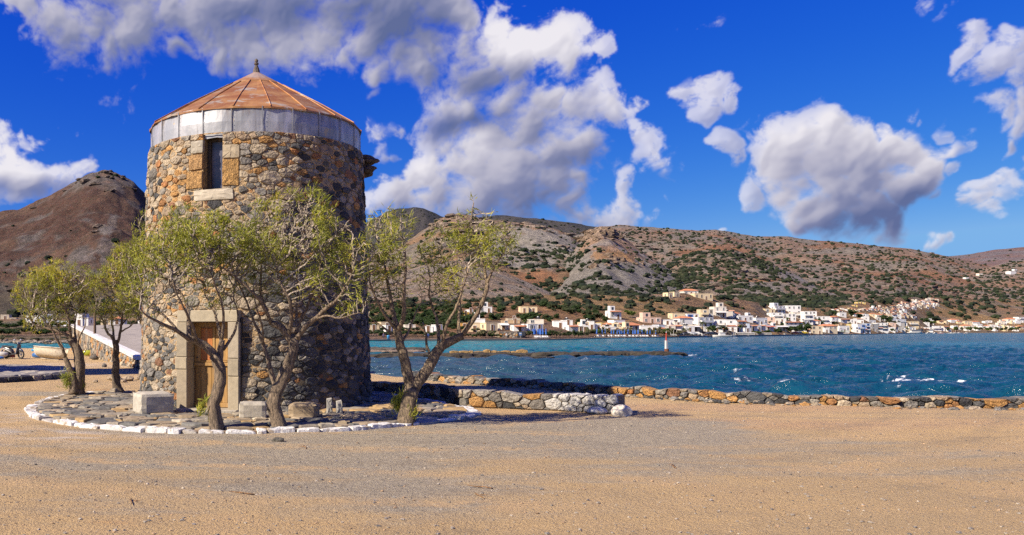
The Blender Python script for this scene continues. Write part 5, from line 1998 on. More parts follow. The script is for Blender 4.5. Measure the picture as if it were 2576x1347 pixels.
def tamarisk(base, limbs, crown, label, seed, natt=700, leafn=13, gap=.09, bark=(.25, .185, .125), tuft=(), lean=(.35, .1, .5)):
    """base: plan foot; limbs: list of (parent, [(x, y, depth)...], r0, r1) in plan points; crown: clumps (x, y, r, depth, density)"""
    r = np.random.default_rng(seed)
    foot = at(*base, .03)
    Y0 = foot[1]
    W3 = lambda x, y, d=0.0: atY(x, y, Y0) * np.array([1, 1, 1]) + np.array([(x - AX) / F * d, d, -(y - HY) / F * d])
    t = anchor('tamarisk_tree', tuple(foot), label, 'tree', 'tamarisk trees round the windmill')
    nodes, par, keep_r, thick = [], [], [], []
    lim_lines = []
    for (pa, pts, r0, r1) in limbs:
        Q = smooth_line([W3(*q) if len(q) == 3 else W3(*q, 0) for q in pts], .09)
        wob = (r.random((len(Q), 3)) - .5) * .02
        wob[0] = 0
        Q = Q + wob
        base_i = -1
        if pa is not None and nodes:
            N_ = np.array(nodes)
            base_i = int(np.argmin(((N_ - Q[0]) ** 2).sum(1)))
        lr = np.linspace(r0, r1, len(Q))
        for i, q in enumerate(Q):
            nodes.append(q)
            par.append(base_i if i == 0 else len(nodes) - 2)
            thick.append(lr[i])
        lim_lines.append((Q, lr))
    nlimb = len(nodes)
    # crown points the twigs grow to
    att, dens = [], []
    wsum = sum(c[2] ** 2 * (c[4] if len(c) > 4 else 1) for c in crown)
    for c in crown:
        x, y, rr_, d = c[:4]
        w = c[4] if len(c) > 4 else 1
        n_ = max(int(natt * rr_ ** 2 * w / wsum), 5)
        C0 = W3(x, y, d)
        R = rr_ / F * Y0 * 1.08
        v = r.normal(size=(n_, 3))
        v /= np.linalg.norm(v, axis=1)[:, None]
        v *= (r.random((n_, 1)) ** .5) * [R * 1.2, R * 1.15, R * 1.4]
        att.append(C0 + v)
    att = np.concatenate(att)
    alive = np.ones(len(att), bool)
    N_ = np.zeros((16000, 3))
    N_[:nlimb] = nodes
    PA = list(par)
    n_ = nlimb
    tip_ok = np.array(thick) < .075
    D = np.full(len(att), 1e9)
    NI = np.zeros(len(att), int)
    src = np.where(tip_ok)[0]
    d_ = np.linalg.norm(att[:, None] - N_[src][None], axis=2)
    NI = src[d_.argmin(1)]
    D = d_.min(1)
    stepl = .10
    for it in range(46):
        if not alive.any() or n_ > 15400:
            break
        idx = np.where(alive)[0]
        dirs = {}
        vec = att[idx] - N_[NI[idx]]
        vec /= np.linalg.norm(vec, axis=1)[:, None] + 1e-9
        for k, i in enumerate(idx):
            dirs.setdefault(NI[i], np.zeros(3))
            dirs[NI[i]] += vec[k]
        new = []
        for k, v in dirs.items():
            L_ = np.linalg.norm(v)
            if L_ < 1e-3:
                continue
            v = v / L_ + np.array(lean) * .22 + r.normal(size=3) * .22
            v /= np.linalg.norm(v)
            N_[n_] = N_[k] + v * stepl
            PA.append(k)
            new.append(n_)
            n_ += 1
            if n_ >= 15999:
                break
        d2 = np.linalg.norm(att[idx][:, None] - N_[new][None], axis=2)
        j = d2.argmin(1)
        dm = d2.min(1)
        cl = dm < D[idx]
        D[idx[cl]] = dm[cl]
        NI[idx[cl]] = np.array(new)[j[cl]]
        alive[idx[D[idx] < gap]] = False
    N_ = N_[:n_]
    PA = np.array(PA)
    # twigs: pipe model for the radii
    chd = np.zeros(n_)
    for i in range(n_ - 1, nlimb - 1, -1):
        chd[i] += 1
        if PA[i] >= 0:
            chd[PA[i]] += chd[i]
    rad = np.clip(.0052 * (chd + .4) ** .42, .0058, .05)
    # bare limbs: the thick one is the trunk part, the rest branches
    tb = [MB(), MB()]
    for k, (Q, lr) in enumerate(lim_lines):
        big = lr[0] > .10 or k == 0
        nn_ = 11 if big else 6
        V, Fc = tube_arrays(Q, lr, nn_)
        ph = r.random() * 6
        cen = np.repeat(Q, nn_, axis=0)
        a_ = np.tile(np.arange(nn_) * 2 * math.pi / nn_, len(Q))
        zz = np.repeat(np.arange(len(Q)), nn_)
        f_ = 1 + (.11 * np.sin(3 * a_ + zz * .12 + ph) + .06 * np.sin(5 * a_ - zz * .2) + .05 * (r.random(len(V)) - .5)) * (1 if big else .4)
        if k == 0 or limbs[k][0] is None:
            f_ *= 1 + .28 * np.exp(-zz / 1.4)
        V = cen + (V - cen) * f_[:, None]
        tone = np.array(bark) * (1 if big else 1.25)
        tb[0 if big else 1].add(V, Fc, 0, tone)
    if tb[0].n:
        tb[0].build('trunk', [MAT['bark']], t, smooth=True)
        t.children[-1].matrix_parent_inverse = Matrix.Translation(-Vector(t.location))
    if tb[1].n:
        tb[1].build('limbs', [MAT['bark']], t, smooth=True)
        for c_ in t.children:
            c_.matrix_parent_inverse = Matrix.Translation(-Vector(t.location))
    # twigs as three-sided rods, all at once
    A = N_[PA[nlimb:]]
    B = N_[nlimb:]
    ra, rb = rad[np.maximum(PA[nlimb:], 0)], rad[nlimb:]
    ra = np.where(PA[nlimb:] < nlimb, rb * 1.2, ra)
    d = B - A
    d /= np.linalg.norm(d, axis=1)[:, None] + 1e-9
    s = np.cross(d, [.3, .9, .2])
    s /= np.linalg.norm(s, axis=1)[:, None] + 1e-9
    u_ = np.cross(s, d)
    V = []
    for k in range(3):
        a_ = 2 * math.pi * k / 3
        o_ = math.cos(a_) * s + math.sin(a_) * u_
        V.append(A + o_ * ra[:, None])
        V.append(B + o_ * rb[:, None])
    V = np.stack(V, 1).reshape(-1, 3)
    bs = (np.arange(len(A)) * 6)[:, None]
    Fc = np.concatenate([bs + np.array([[2 * k, 2 * ((k + 1) % 3), 2 * ((k + 1) % 3) + 1, 2 * k + 1]]) for k in range(3)])
    tw = np.array((.46, .38, .30)) * (.75 + .5 * r.random((len(A), 1)))
    # twigs that carry no leaves: crooked dead ones
    o = link('twigs', mesh_data('twigs', V, Fc, [MAT['bark']], np.repeat(tw, 6, 0)), t)
    o['kind'] = 'stuff'
    # foliage: sprays of thin scaly shoots on the thin twigs
    thin = np.where((rad < .0105) & (np.arange(n_) >= nlimb))[0]
    bare = fbm(N_[thin, 0] * 2.4 + seed, N_[thin, 2] * 2.4, 3, seed)
    kids = chd[thin]
    lowz = np.clip((N_[thin, 2] - np.percentile(N_[thin, 2], 12)) / .8, .0, 1)
    prob = np.clip((bare - .34) * 6, .05, 1) * np.where(kids < 5, 1, .45) * (.4 + .6 * lowz)
    cnt = r.binomial(leafn, prob)
    src = np.repeat(thin, cnt)
    if tuft:
        extra = []
        for (x, y, d, n2, R) in tuft:
            C0 = W3(x, y, d)
            extra.append(C0 + r.normal(size=(n2, 3)) * R * [.8, .8, 1.1])
        extra = np.concatenate(extra)
    else:
        extra = np.zeros((0, 3))
    P0 = np.concatenate([N_[src] + r.normal(size=(len(src), 3)) * .034, extra])
    m_ = len(P0)
    dirn = np.concatenate([N_[src] - N_[PA[src]], np.tile([0, 0, .1], (len(extra), 1))])
    dirn /= np.linalg.norm(dirn, axis=1)[:, None] + 1e-9
    dirn = dirn * .9 + r.normal(size=(m_, 3)) * .55 + np.array(lean) * .5
    dirn /= np.linalg.norm(dirn, axis=1)[:, None]
    ln = .05 + .12 * r.random(m_)
    wd = .0045 + .005 * r.random(m_)
    s = np.cross(dirn, r.normal(size=(m_, 3)))
    s /= np.linalg.norm(s, axis=1)[:, None] + 1e-9
    mid = P0 + dirn * (ln * .5)[:, None]
    tip = P0 + dirn * ln[:, None] + np.array([.25, .05, -.15]) * (ln * .25)[:, None]
    V = np.stack([P0 - s * (wd * .5)[:, None], P0 + s * (wd * .5)[:, None], mid + s * wd[:, None], tip, mid - s * wd[:, None]], 1).reshape(-1, 3)
    bs = (np.arange(m_) * 5)[:, None]
    Fc = np.concatenate([bs + np.array([[0, 1, 2, 4]]), np.concatenate([bs + np.array([[4, 2, 3, 3]])])])
    Fc3 = [(Fc[:m_]), bs + np.array([[4, 2, 3]])]
    # quads and triangles: split quads into triangles for one array
    tri = np.concatenate([bs + np.array([[0, 1, 2]]), bs + np.array([[0, 2, 4]]), bs + np.array([[4, 2, 3]])])
    pal = np.array([(.42, .41, .06), (.29, .31, .05), (.52, .47, .065), (.20, .225, .04), (.58, .40, .09), (.36, .365, .07)])
    clump = fbm(P0[:, 0] * 1.8, P0[:, 2] * 1.8 + P0[:, 1], 3, seed + 3)
    ci = np.clip((clump * 7 - 1.2 + r.normal(size=m_) * 1.0), 0, 5).astype(int)
    lc = pal[np.array([3, 1, 5, 0, 2, 4])[ci]] * (.95 + .5 * r.random((m_, 1)))
    o = link('foliage', mesh_data('foliage', V, tri, [MAT['leaf']], np.repeat(lc, 5, 0)), t)
    o['kind'] = 'stuff'
    return t


def zz4(pts, d=0.0):
    return [(328 + .4173 * x, 546.4 + .4173 * y, (q[0] if q else d)) for x, y, *q in pts]


def zz5(pts, d=0.0):
    return [(897.7 + .475 * x, 468.4 + .475 * y, (q[0] if q else d)) for x, y, *q in pts]


def zzl(pts, d=0.0):
    return [(.1515 * x, 819.6 + .1515 * y, (q[0] if q else d)) for x, y, *q in pts]


# the one in front of the door
tamarisk((545, 1083), [
    (None, zz4([(520, 1292), (512, 1210), (500, 1130), (520, 1075), (548, 1000), (548, 930), (532, 880), (505, 830)]), .135, .10),
    (0, zz4([(535, 890), (538, 850), (545, 800), (552, 742)]), .085, .06),
    (0, zz4([(512, 838), (470, 790), (420, 755), (350, 735, -.2)]), .095, .065),
    (0, zz4([(350, 735, -.2), (280, 680, -.4), (200, 645, -.6), (120, 612, -.8), (60, 560, -.9)]), .05, .015),
    (0, zz4([(350, 735, -.2), (352, 640, .1), (352, 560, .2), (300, 450, .3), (225, 375, .3), (160, 350, .3)]), .05, .015),
    (0, zz4([(400, 745, -.2), (375, 650, -.4), (330, 560, -.6), (280, 470, -.7), (250, 380, -.8)]), .035, .012),
    (0, zz4([(280, 680, -.4), (220, 600, -.3), (150, 570, -.2), (90, 470, 0)]), .03, .012),
    (0, zz4([(545, 735), (528, 660, .1), (515, 590, .3), (470, 520, .4), (440, 430, .4)]), .035, .012),
    (0, zz4([(550, 740), (560, 640, -.1), (565, 560, -.2), (520, 430, -.3), (480, 330, -.4)]), .035, .012),
    (0, zz4([(560, 800), (600, 750, .1), (640, 660, .2), (655, 590, .3), (620, 480, .3)]), .035, .012)],
    [(370, 680, 30, .2), (395, 655, 36, -.5), (350, 720, 26, -.7), (415, 620, 38, .2), (440, 600, 36, -.3), (470, 565, 32, .3), (480, 620, 40, .2), (500, 660, 36, -.4), (530, 600, 40, -.2),
     (560, 640, 34, .3), (545, 560, 26, 0), (590, 600, 28, -.3), (455, 680, 34, -.6), (410, 720, 26, -.2), (520, 720, 24, .2), (480, 535, 16, .3), (585, 690, 26, .3), (500, 600, 30, -.6), (430, 560, 20, .2), (370, 620, 22, .3), (400, 580, 16, .2), (478, 770, 14, -.2, .8), (355, 640, 24, .3), (440, 740, 28, .3), (570, 740, 26, .2), (540, 770, 18, .2), (395, 765, 18, -.3), (600, 650, 30, .3), (340, 740, 20, -.4), (460, 620, 40, .5)],
    'leaning tamarisk tree whose trunk stands in front of the wooden door', 1001, natt=2400, leafn=11, tuft=[(505, 1035, 0, 130, .055), (528, 1050, 0, 60, .04), (520, 1010, 0, 40, .04)])
# the one in front of the tower wall
tamarisk((706, 1078), [
    (None, zz4([(908, 1282), (885, 1200), (868, 1140), (870, 1095), (892, 1035), (925, 965), (958, 880), (985, 790), (988, 735)]), .135, .095),
    (0, zz4([(975, 760), (940, 700), (900, 655), (850, 645)]), .08, .07),
    (0, zz4([(850, 645), (800, 530, -.2), (760, 475, -.3), (690, 410, -.4), (600, 330, -.4), (510, 285, -.4)]), .042, .012),
    (0, zz4([(850, 645), (815, 560, .2), (780, 440, .4), (785, 330, .4), (800, 220, .5), (820, 120, .5)]), .04, .012),
    (0, zz4([(950, 715), (975, 620, -.2), (960, 500, -.3), (920, 430, -.3), (890, 370, -.2), (880, 250, 0)]), .045, .013),
    (0, zz4([(990, 740), (1010, 640, .3), (1060, 560, .4), (1090, 470, .4), (1130, 380, .4), (1150, 260, .4)]), .045, .013),
    (0, zz4([(1000, 745), (1040, 670, -.1), (1120, 610, -.2), (1180, 550, -.3), (1250, 500, -.4), (1300, 410, -.4), (1350, 320, -.4)]), .06, .015),
    (0, zz4([(1120, 610, -.2), (1200, 590, -.4), (1260, 620, -.5), (1330, 585, -.6), (1400, 575, -.6)]), .025, .008),
    (0, zz4([(1000, 700), (1000, 560, .3), (1010, 450, .4), (1000, 300, .5), (1030, 180, .5)]), .035, .012),
    (None, zz4([(885, 1050), (855, 960, .1), (835, 880, .1), (805, 780, .1), (770, 680, .2)]), .06, .035),
    (0, zz4([(770, 680, .2), (720, 570, .3), (690, 480, .4), (640, 380, .4), (600, 250, .4)]), .03, .01),
    (0, zz4([(800, 770, .1), (800, 660, -.1), (760, 560, -.3), (740, 420, -.3)]), .025, .01)],
    [(745, 520, 30, .4), (775, 500, 26, .4), (800, 530, 34, .2), (790, 480, 16, .4), (700, 545, 26, .2), (720, 590, 34, -.3), (765, 570, 40, -.2), (660, 560, 24, .3), (640, 600, 34, .3), (620, 640, 30, -.3), (670, 640, 34, -.3), (650, 520, 16, .4),
     (820, 580, 38, .3), (850, 620, 34, .2), (870, 570, 20, -.2), (880, 640, 28, -.3), (860, 680, 34, -.2), (800, 650, 40, .3), (760, 640, 34, .4), (720, 660, 30, .4), (900, 690, 24, -.4), (830, 720, 30, .3), (885, 740, 20, -.5), (690, 610, 28, .4), (780, 600, 34, -.5), (905, 620, 18, -.4), (640, 690, 22, .3), (600, 670, 20, .3), (680, 720, 26, .4), (720, 730, 24, .4), (780, 720, 30, -.3), (860, 770, 26, -.3), (640, 740, 22, .3), (905, 760, 20, -.5), (820, 780, 20, .2), (740, 480, 14, .4), (610, 590, 26, .3), (700, 500, 14, .3)],
    'branching tamarisk tree in front of the tower wall, right of the door', 1002, natt=3000, leafn=10)
# the forked one on the right of the terrace
tamarisk((1025, 1066), [
    (None, zz5([(262, 1262), (270, 1180), (285, 1110), (292, 1070)]), .165, .145),
    (0, zz5([(290, 1085), (268, 990), (245, 890), (225, 820), (208, 740)]), .115, .075),
    (0, zz5([(290, 1095), (330, 1030), (370, 980), (410, 900), (445, 850), (500, 815), (560, 790)]), .13, .075),
    (0, zz5([(208, 750), (190, 660, .1), (170, 560, .2), (150, 440, .3), (130, 330, .3)]), .055, .015),
    (0, zz5([(215, 770), (250, 700, -.2), (245, 560, -.3), (260, 450, -.3), (255, 320, -.3)]), .055, .015),
    (0, zz5([(210, 760), (150, 690, -.2), (110, 620, -.3), (70, 520, -.4), (60, 420, -.4)]), .04, .012),
    (0, zz5([(560, 790), (600, 730, -.1), (640, 670, -.2), (690, 560, -.3), (688, 515, -.3)]), .055, .04),
    (0, zz5([(688, 520, -.3), (670, 410, -.2), (640, 320, -.1), (600, 200, 0), (620, 90, .1)]), .035, .010),
    (0, zz5([(688, 520, -.3), (720, 440, -.4), (780, 350, -.5), (810, 270, -.5)]), .03, .010),
    (0, zz5([(540, 800), (540, 700, .2), (545, 580, .3), (500, 470, .4), (450, 380, .4)]), .04, .012),
    (0, zz5([(450, 850), (470, 740, -.2), (530, 640, -.3), (560, 540, -.4), (590, 440, -.4)]), .04, .012),
    (0, zz5([(430, 870), (435, 780, .2), (420, 690, .3), (380, 600, .4), (390, 480, .4)]), .04, .012),
    (0, zz5([(395, 920), (372, 850, .1), (365, 790, .1), (350, 720, .1)]), .035, .015),
    (0, zz5([(210, 800), (160, 760, .1), (110, 730, .2), (60, 690, .2)]), .03, .01),
    (0, zz5([(230, 840), (280, 760, .2), (300, 700, .2), (330, 640, .3)]), .03, .01)],
    [(955, 560, 26, .3), (975, 600, 34, .2), (985, 540, 18, -.2), (940, 620, 28, -.3), (1000, 640, 32, -.3), (1010, 590, 24, -.3), (960, 665, 34, .2), (1015, 690, 26, -.2), (940, 700, 26, -.3), (985, 720, 28, .2), (1030, 560, 14, -.3), (930, 580, 16, 0), (920, 650, 18, .2),
     (1110, 590, 24, .4), (1135, 625, 32, .4), (1165, 600, 30, -.1), (1200, 580, 26, 0), (1195, 540, 16, .1), (1192, 505, 9, .1), (1225, 560, 20, -.2), (1248, 535, 9, -.2), (1180, 650, 34, .2), (1215, 640, 32, -.4), (1250, 610, 28, -.5), (1280, 610, 20, -.5), (1265, 655, 24, -.4), (1120, 680, 30, .4), (1085, 650, 24, .4), (1150, 700, 30, -.3), (1100, 730, 24, .3), (1060, 700, 18, .3), (1195, 700, 24, -.2), (1240, 690, 14, -.3), (1160, 560, 16, .1), (1060, 640, 14, .2), (950, 745, 24, .2), (1010, 745, 20, -.2), (1070, 745, 20, .2), (1130, 740, 24, .3), (925, 760, 14, -.3), (1090, 620, 20, .3)],
    'forked tamarisk tree at the right end of the terrace, standing against the sea', 1003, natt=2900, leafn=10, bark=(.27, .20, .13), tuft=[(1000, 1020, .1, 420, .07), (1035, 1045, -.1, 260, .06), (1012, 1000, 0, 120, .06)])
# thin one behind the left block
tamarisk((300, 992), [
    (None, zzl([(1990, 1140), (1960, 1060), (1930, 1000), (1925, 900), (1908, 800), (1932, 650), (1915, 500), (1930, 380), (1900, 240)]), .125, .085),
    (0, zzl([(1905, 260), (1840, 170), (1780, 120), (1745, 20), (1700, -120, .2), (1600, -280, .3)]), .05, .015),
    (0, zzl([(1915, 330), (1975, 250), (1990, 120), (2010, 0), (2030, -200, -.2), (2100, -420, -.3), (2200, -700, -.3)]), .05, .013),
    (0, zzl([(1890, 230), (1880, 100, .2), (1850, -50, .3), (1860, -300, .4), (1900, -560, .4)]), .04, .012),
    (0, zzl([(2010, 0), (2120, -140, .3), (2250, -260, .4), (2380, -420, .4)]), .03, .012),
    (0, zzl([(1995, 110), (2120, 40, -.3), (2230, -40, -.4), (2330, -120, -.5)]), .028, .01)],
    [(265, 770, 28, .3), (240, 745, 22, .3), (290, 740, 34, .3), (250, 710, 22, .2), (300, 690, 36, .3), (330, 740, 34, -.4), (340, 690, 32, -.3), (330, 645, 28, -.2), (355, 605, 22, -.2), (350, 570, 14, -.2), (370, 650, 26, .3), (385, 700, 26, .4), (375, 745, 26, .3), (270, 800, 22, -.2), (340, 790, 22, -.3), (300, 640, 18, .3), (370, 800, 20, .2), (245, 780, 18, .2), (365, 540, 9, -.2), (310, 780, 26, .2)],
    'thin tamarisk tree rising behind the pale block left of the tower', 1004, natt=2200, leafn=13, bark=(.20, .15, .105))
# twin trunks at the far left of the terrace
tamarisk((195, 999), [
    (None, zzl([(1290, 1185), (1300, 1080), (1300, 950), (1325, 800), (1325, 650), (1310, 450), (1250, 320), (1170, 220)]), .185, .105),
    (None, zzl([(1235, 1130, -.15), (1225, 960, -.15), (1215, 850, -.1), (1190, 760, -.1), (1130, 640, -.1), (1085, 530, -.1)]), .13, .06),
    (0, zzl([(1085, 530, -.1), (1050, 400, -.2), (985, 300, -.2), (925, 210, -.3), (870, 90, -.3), (820, -40, -.4)]), .05, .018),
    (0, zzl([(1075, 560, -.1), (1065, 400, .1), (1010, 280, .2), (990, 120, .2), (930, -80, .2)]), .03, .012),
    (0, zzl([(1170, 220), (1100, 140, .1), (980, 100, .1), (860, 60, .2), (700, 20, .2), (560, 0, .3)]), .06, .015),
    (0, zzl([(1180, 240), (1165, 100, -.2), (1150, -50, -.3), (1100, -250, -.3), (1060, -450, -.3)]), .05, .015),
    (0, zzl([(1260, 330), (1265, 200, .2), (1240, 60, .3), (1250, -120, .3), (1300, -300, .3)]), .045, .013),
    (0, zzl([(1290, 380), (1300, 240, -.2), (1350, 120, -.2), (1420, -10, -.3), (1430, -150, -.3)]), .035, .012),
    (0, zzl([(870, 90, -.3), (780, -20, -.3), (680, -160, -.3), (560, -300, -.3)]), .03, .012),
    (0, zzl([(1330, 600), (1380, 480, .1), (1440, 380, .1)]), .02, .01)],
    [(60, 715, 20, .3), (50, 750, 18, .3), (75, 775, 26, .3), (95, 715, 28, -.3), (105, 755, 30, -.3), (120, 700, 26, .2), (135, 740, 30, .2), (150, 695, 26, -.3), (165, 735, 30, -.3), (190, 710, 28, .3), (185, 680, 14, .3), (205, 745, 24, .3), (215, 700, 18, -.3), (90, 805, 24, .2), (130, 790, 24, -.2), (165, 785, 24, .3), (200, 785, 18, -.2), (40, 735, 9, .3), (215, 765, 14, 0), (60, 690, 9, .3), (140, 660, 9, .2)],
    'tamarisk tree with two trunks at the far left edge of the terrace', 1005, natt=2200, leafn=13, tuft=[(167, 955, -.2, 260, .11), (170, 970, -.2, 120, .07), (206, 975, 0, 90, .07)])

# ------------------------------------------------------------------ houses of the town
def flat(name, col, rough=.8, var=.06):
    m, g, b = material(name)
    p = g.new('ShaderNodeNewGeometry').outputs['Position']
    n = g.noise(p, .35, 5, .65)
    k = g.ramp(n, .3, .7, 1 - var, 1 + var * .6)
    c = g.vmath('MULTIPLY', [q * .88 for q in col], g.new('ShaderNodeCombineXYZ', X=k, Y=k, Z=k).outputs[0])
    g.put(b, 'Base Color', c)
    g.put(b, 'Roughness', rough)
    return m


WALLC = {'white': (.74, .73, .71), 'cream': (.66, .53, .34), 'beige': (.52, .44, .33), 'pale': (.68, .62, .53), 'tan': (.46, .32, .19), 'pink': (.64, .45, .36), 'yellow': (.68, .50, .16), 'orange': (.68, .36, .09),
         'grey': (.42, .41, .39), 'olive': (.52, .42, .17), 'gold': (.75, .48, .02), 'blueish': (.55, .62, .72), 'stone': (.30, .23, .15)}
WM = {k: flat('plaster_' + k, v) for k, v in WALLC.items()}
MTILE = flat('roof_tile', (.50, .20, .09), .85, .25)
MROOF = flat('roof_slab', (.48, .44, .39))
MRAIL = flat('balcony_white', (.70, .70, .69))
MRAILB = flat('balcony_dark', (.16, .12, .10))
MBLUE = flat('blue_paint', (.04, .13, .42))
MBROWN = flat('brown_shutter', (.16, .08, .04))
MPANE = simple('dark_pane', (.03, .037, .05), .15)
MAWN = flat('awning_red', (.50, .13, .07))
MCONC = flat('concrete', (.45, .41, .36), .9, .12)
MWOODD = flat('dark_timber', (.07, .045, .03))


def win_mesh(name, fm, shut):
    """unit window: dark pane set back inside a frame, shutters beside it"""
    b_ = MB()
    b_.box((0, .00, 0), (.86, .06, .90), 0, 1)
    for sx in (-1, 1):
        b_.box((sx * .455, -.03, 0), (.09, .12, 1.0), 0, 0)
    b_.box((0, -.03, .47), (.84, .12, .07), 0, 0)
    b_.box((0, -.05, -.47), (.96, .16, .07), 0, 0)
    b_.box((0, -.03, 0), (.05, .10, .86), 0, 0)
    if shut:
        for sx in (-1, 1):
            b_.box((sx * .72, -.03, 0), (.40, .07, .98), 0, 2)
    return b_.data(name, [fm, MPANE, shut or fm])


WIN = {'plain': win_mesh('window', WM['white'], None), 'blue': win_mesh('window', MBLUE, MBLUE), 'brown': win_mesh('window', MBROWN, MBROWN), 'bare': win_mesh('window', WM['beige'], None)}
DOORM = MB().box((0, 0, .5), (.9, .08, 1.0), 0, 1).box((0, -.02, 1.02), (1.06, .12, .06), 0, 0).box((-.48, -.02, .5), (.07, .12, 1), 0, 0).box((.48, -.02, .5), (.07, .12, 1), 0, 0).data('door', [WM['white'], MBROWN])
TANK = MB().lathe([(.28, 0), (.28, .6)], (0, 0, .55), 8, 1).box((0, -.5, .5), (1.5, .06, 1.0), 0, 2, M=Matrix.Rotation(.8, 3, 'X')).box((0, 0, .25), (.9, .5, .5), 0, 0).data('solar_heater', [MCONC, WM['white'], MPANE])


def railing_mesh(nm, mat, bars):
    b_ = MB()
    b_.box((0, -.5, 0), (1, 1.0, .14), 0, 1)
    if bars:
        b_.box((0, -.97, .95), (1, .05, .06), 0, 0)
        for k in range(9):
            b_.box((-.48 + k * .12, -.97, .5), (.012, .04, .9), 0, 0)
    else:
        b_.box((0, -.96, .5), (1, .07, .95), 0, 0)
    for sx in (-.495, .495):
        b_.box((sx, -.5, .5), (.012, 1.0, .9), 0, 0)
    return b_.data(nm, [mat, MROOF])


BALC = {'w': railing_mesh('balcony', MRAIL, False), 'd': railing_mesh('balcony', MRAILB, True), 'b': railing_mesh('balcony', MBLUE, True), 'c': railing_mesh('balcony', WM['cream'], False)}
HR = random.Random(5)


BOXES = []


def house(x0, x1, yt, yb, color, label, feats='', Y=None, group=None, floors=None, small=False, layer=None, rz=None):
    """a flat-roofed or tiled house whose front is seen at plan box x0..x1, yt..yb"""
    BOXES.append((x0 - 4, x1 + 4, yt - 1, yb + 9))
    xm = (x0 + x1) / 2
    if Y is None:
        P_ = (layer or L_T).place(xm, yb)
    else:
        P_ = atY(xm, yb, Y)
    Y = P_[1]
    w = (x1 - x0) / F * Y
    h = (yb - yt) / F * Y
    if rz is None:
        rz = HR.uniform(-.22, .30)
    ca = abs(math.cos(rz)) + .35 * abs(math.sin(rz))
    w = w / ca * .98
    d = min(max(w * .75, 4.5), 12)
    t = _link('house', None, loc=(P_[0], P_[1] + d * .1, P_[2]), rot=(0, 0, rz))
    tag(t, label, 'house', group)
    wm = WM[color]
    fl = floors or max(1, round(h / 3.0))
    fh = h / fl
    b_ = MB()
    b_.box((0, d / 2, h / 2 - 1.0), (w, d, h + 2.0 - .3), 0, 0)
    for (cx, cy, sx, sy) in ((0, .1, w, .2), (0, d - .1, w, .2), (-w / 2 + .1, d / 2, .2, d - .4), (w / 2 - .1, d / 2, .2, d - .4)):
        if 't' not in feats:
            b_.box((cx, cy, h - .13), (sx, sy, .36 + .01), 0, 0)
    o = b_.build('wall', [wm], None)
    o.parent = t
    rm = MB()
    if 't' in feats:
        e_ = .35
        hh_ = min(w, d) * .20
        V = [(-w / 2 - e_, -e_, 0), (w / 2 + e_, -e_, 0), (w / 2 + e_, d + e_, 0), (-w / 2 - e_, d + e_, 0), (-w / 2 + d * .35 if w > d else 0, d / 2, hh_), (w / 2 - d * .35 if w > d else 0.01, d / 2, hh_)]
        V = [(a, b__, c + h - .14) for a, b__, c in V]
        rm.add(V, [(0, 1, 5, 4), (1, 2, 5), (2, 3, 4, 5), (3, 0, 4), (3, 2, 1, 0)], 0)
        rm.box((0, d / 2, h - .2), (w + .5, d + .5, .1), 0, 1)
        rf = rm.build('roof', [MTILE, wm], None)
    else:
        rm.box((0, d / 2, h - .12), (w - .42, d - .42, .06), 0, 0)
        rf = rm.build('roof', [MROOF], None)
    rf.parent = t
    if 'e' in feats:      # red tiled eave strip over the ground floor
        for zf in ([h - .3] if fl == 1 else [fh * 1.0, h - .25]):
            q = MB().box((0, -.55, 0), (w * .96, 1.2, .12), 0, 0, M=Matrix.Rotation(.32, 3, 'X')).build('tiled_eave', [MTILE], None, loc=(0, 0, zf))
            q.parent = t
    nw = max(1, int(w / (2.6 if not small else 3.4)))
    wk = 'blue' if 'B' in feats else 'brown' if 'N' in feats else 'bare' if 'X' in feats else 'plain'
    for f_ in range(fl):
        for k in range(nw):
            if HR.random() < (.12 if not small else .3):
                continue
            x = -w / 2 + (k + .5) * w / nw + HR.uniform(-.15, .15)
            if f_ == 0 and k == nw // 2 and not small and h < 9:
                q = _link('door', DOORM, t, (x, -.03, 0), None, (1.1, 1, 2.1))
                continue
            ww_, hw_ = HR.choice(((1.1, 1.3), (1.5, 1.4), (1.0, 1.9), (1.9, 1.9)))
            q = _link('window', WIN[wk], t, (x, -.02, f_ * fh + fh * .56), None, (min(ww_, w / nw * .5), 1, min(hw_, fh * .62)))
    ns = max(1, int(d / 3.5))
    if not small:
        for f_ in range(fl):
            for k in range(ns):
                if HR.random() < .4:
                    continue
                y = (k + .5) * d / ns
                for sx, rr_ in ((-1, -math.pi / 2), (1, math.pi / 2)):
                    _link('window', WIN[wk], t, (sx * (w / 2 + .02), y, f_ * fh + fh * .56), (0, 0, rr_), (1.0, 1, min(1.25, fh * .5)))
    bt = 'w' if 'w' in feats else 'd' if 'd' in feats else 'b' if 'b' in feats else 'c' if 'c' in feats else None
    if bt:
        for f_ in range(1, fl):
            wb = w * HR.choice((.96, .6, .8))
            _link('balcony', BALC[bt], t, (HR.uniform(-.1, .1) * (w - wb), -.02, f_ * fh), None, (wb, 1.25, 1))
    if 's' in feats:
        _link('solar_heater', TANK, t, (HR.uniform(-.25, .25) * w, d * .4, h), (0, 0, HR.uniform(-.3, .3)))
    if 'a' in feats:
        q = MB().box((0, -1.3, 0), (w * .9, 2.6, .07), 0, 0, M=Matrix.Rotation(.2, 3, 'X')).build('awning', [MAWN if 'r' in feats else MRAIL], None, loc=(0, 0, min(2.8, h * .8)))
        q.parent = t
    if 'p' in feats:      # set-back upper room
        q = MB().box((0, 0, 1.2), (w * .42, d * .5, 2.4), 0, 0).box((0, -d * .25 - .04, 1.2), (1.0, .08, 1.3), 0, 1).build('roof_room', [wm, MPANE], None, loc=(w * HR.uniform(-.2, .2), d * .55, h - .1))
        q.parent = t
    return t


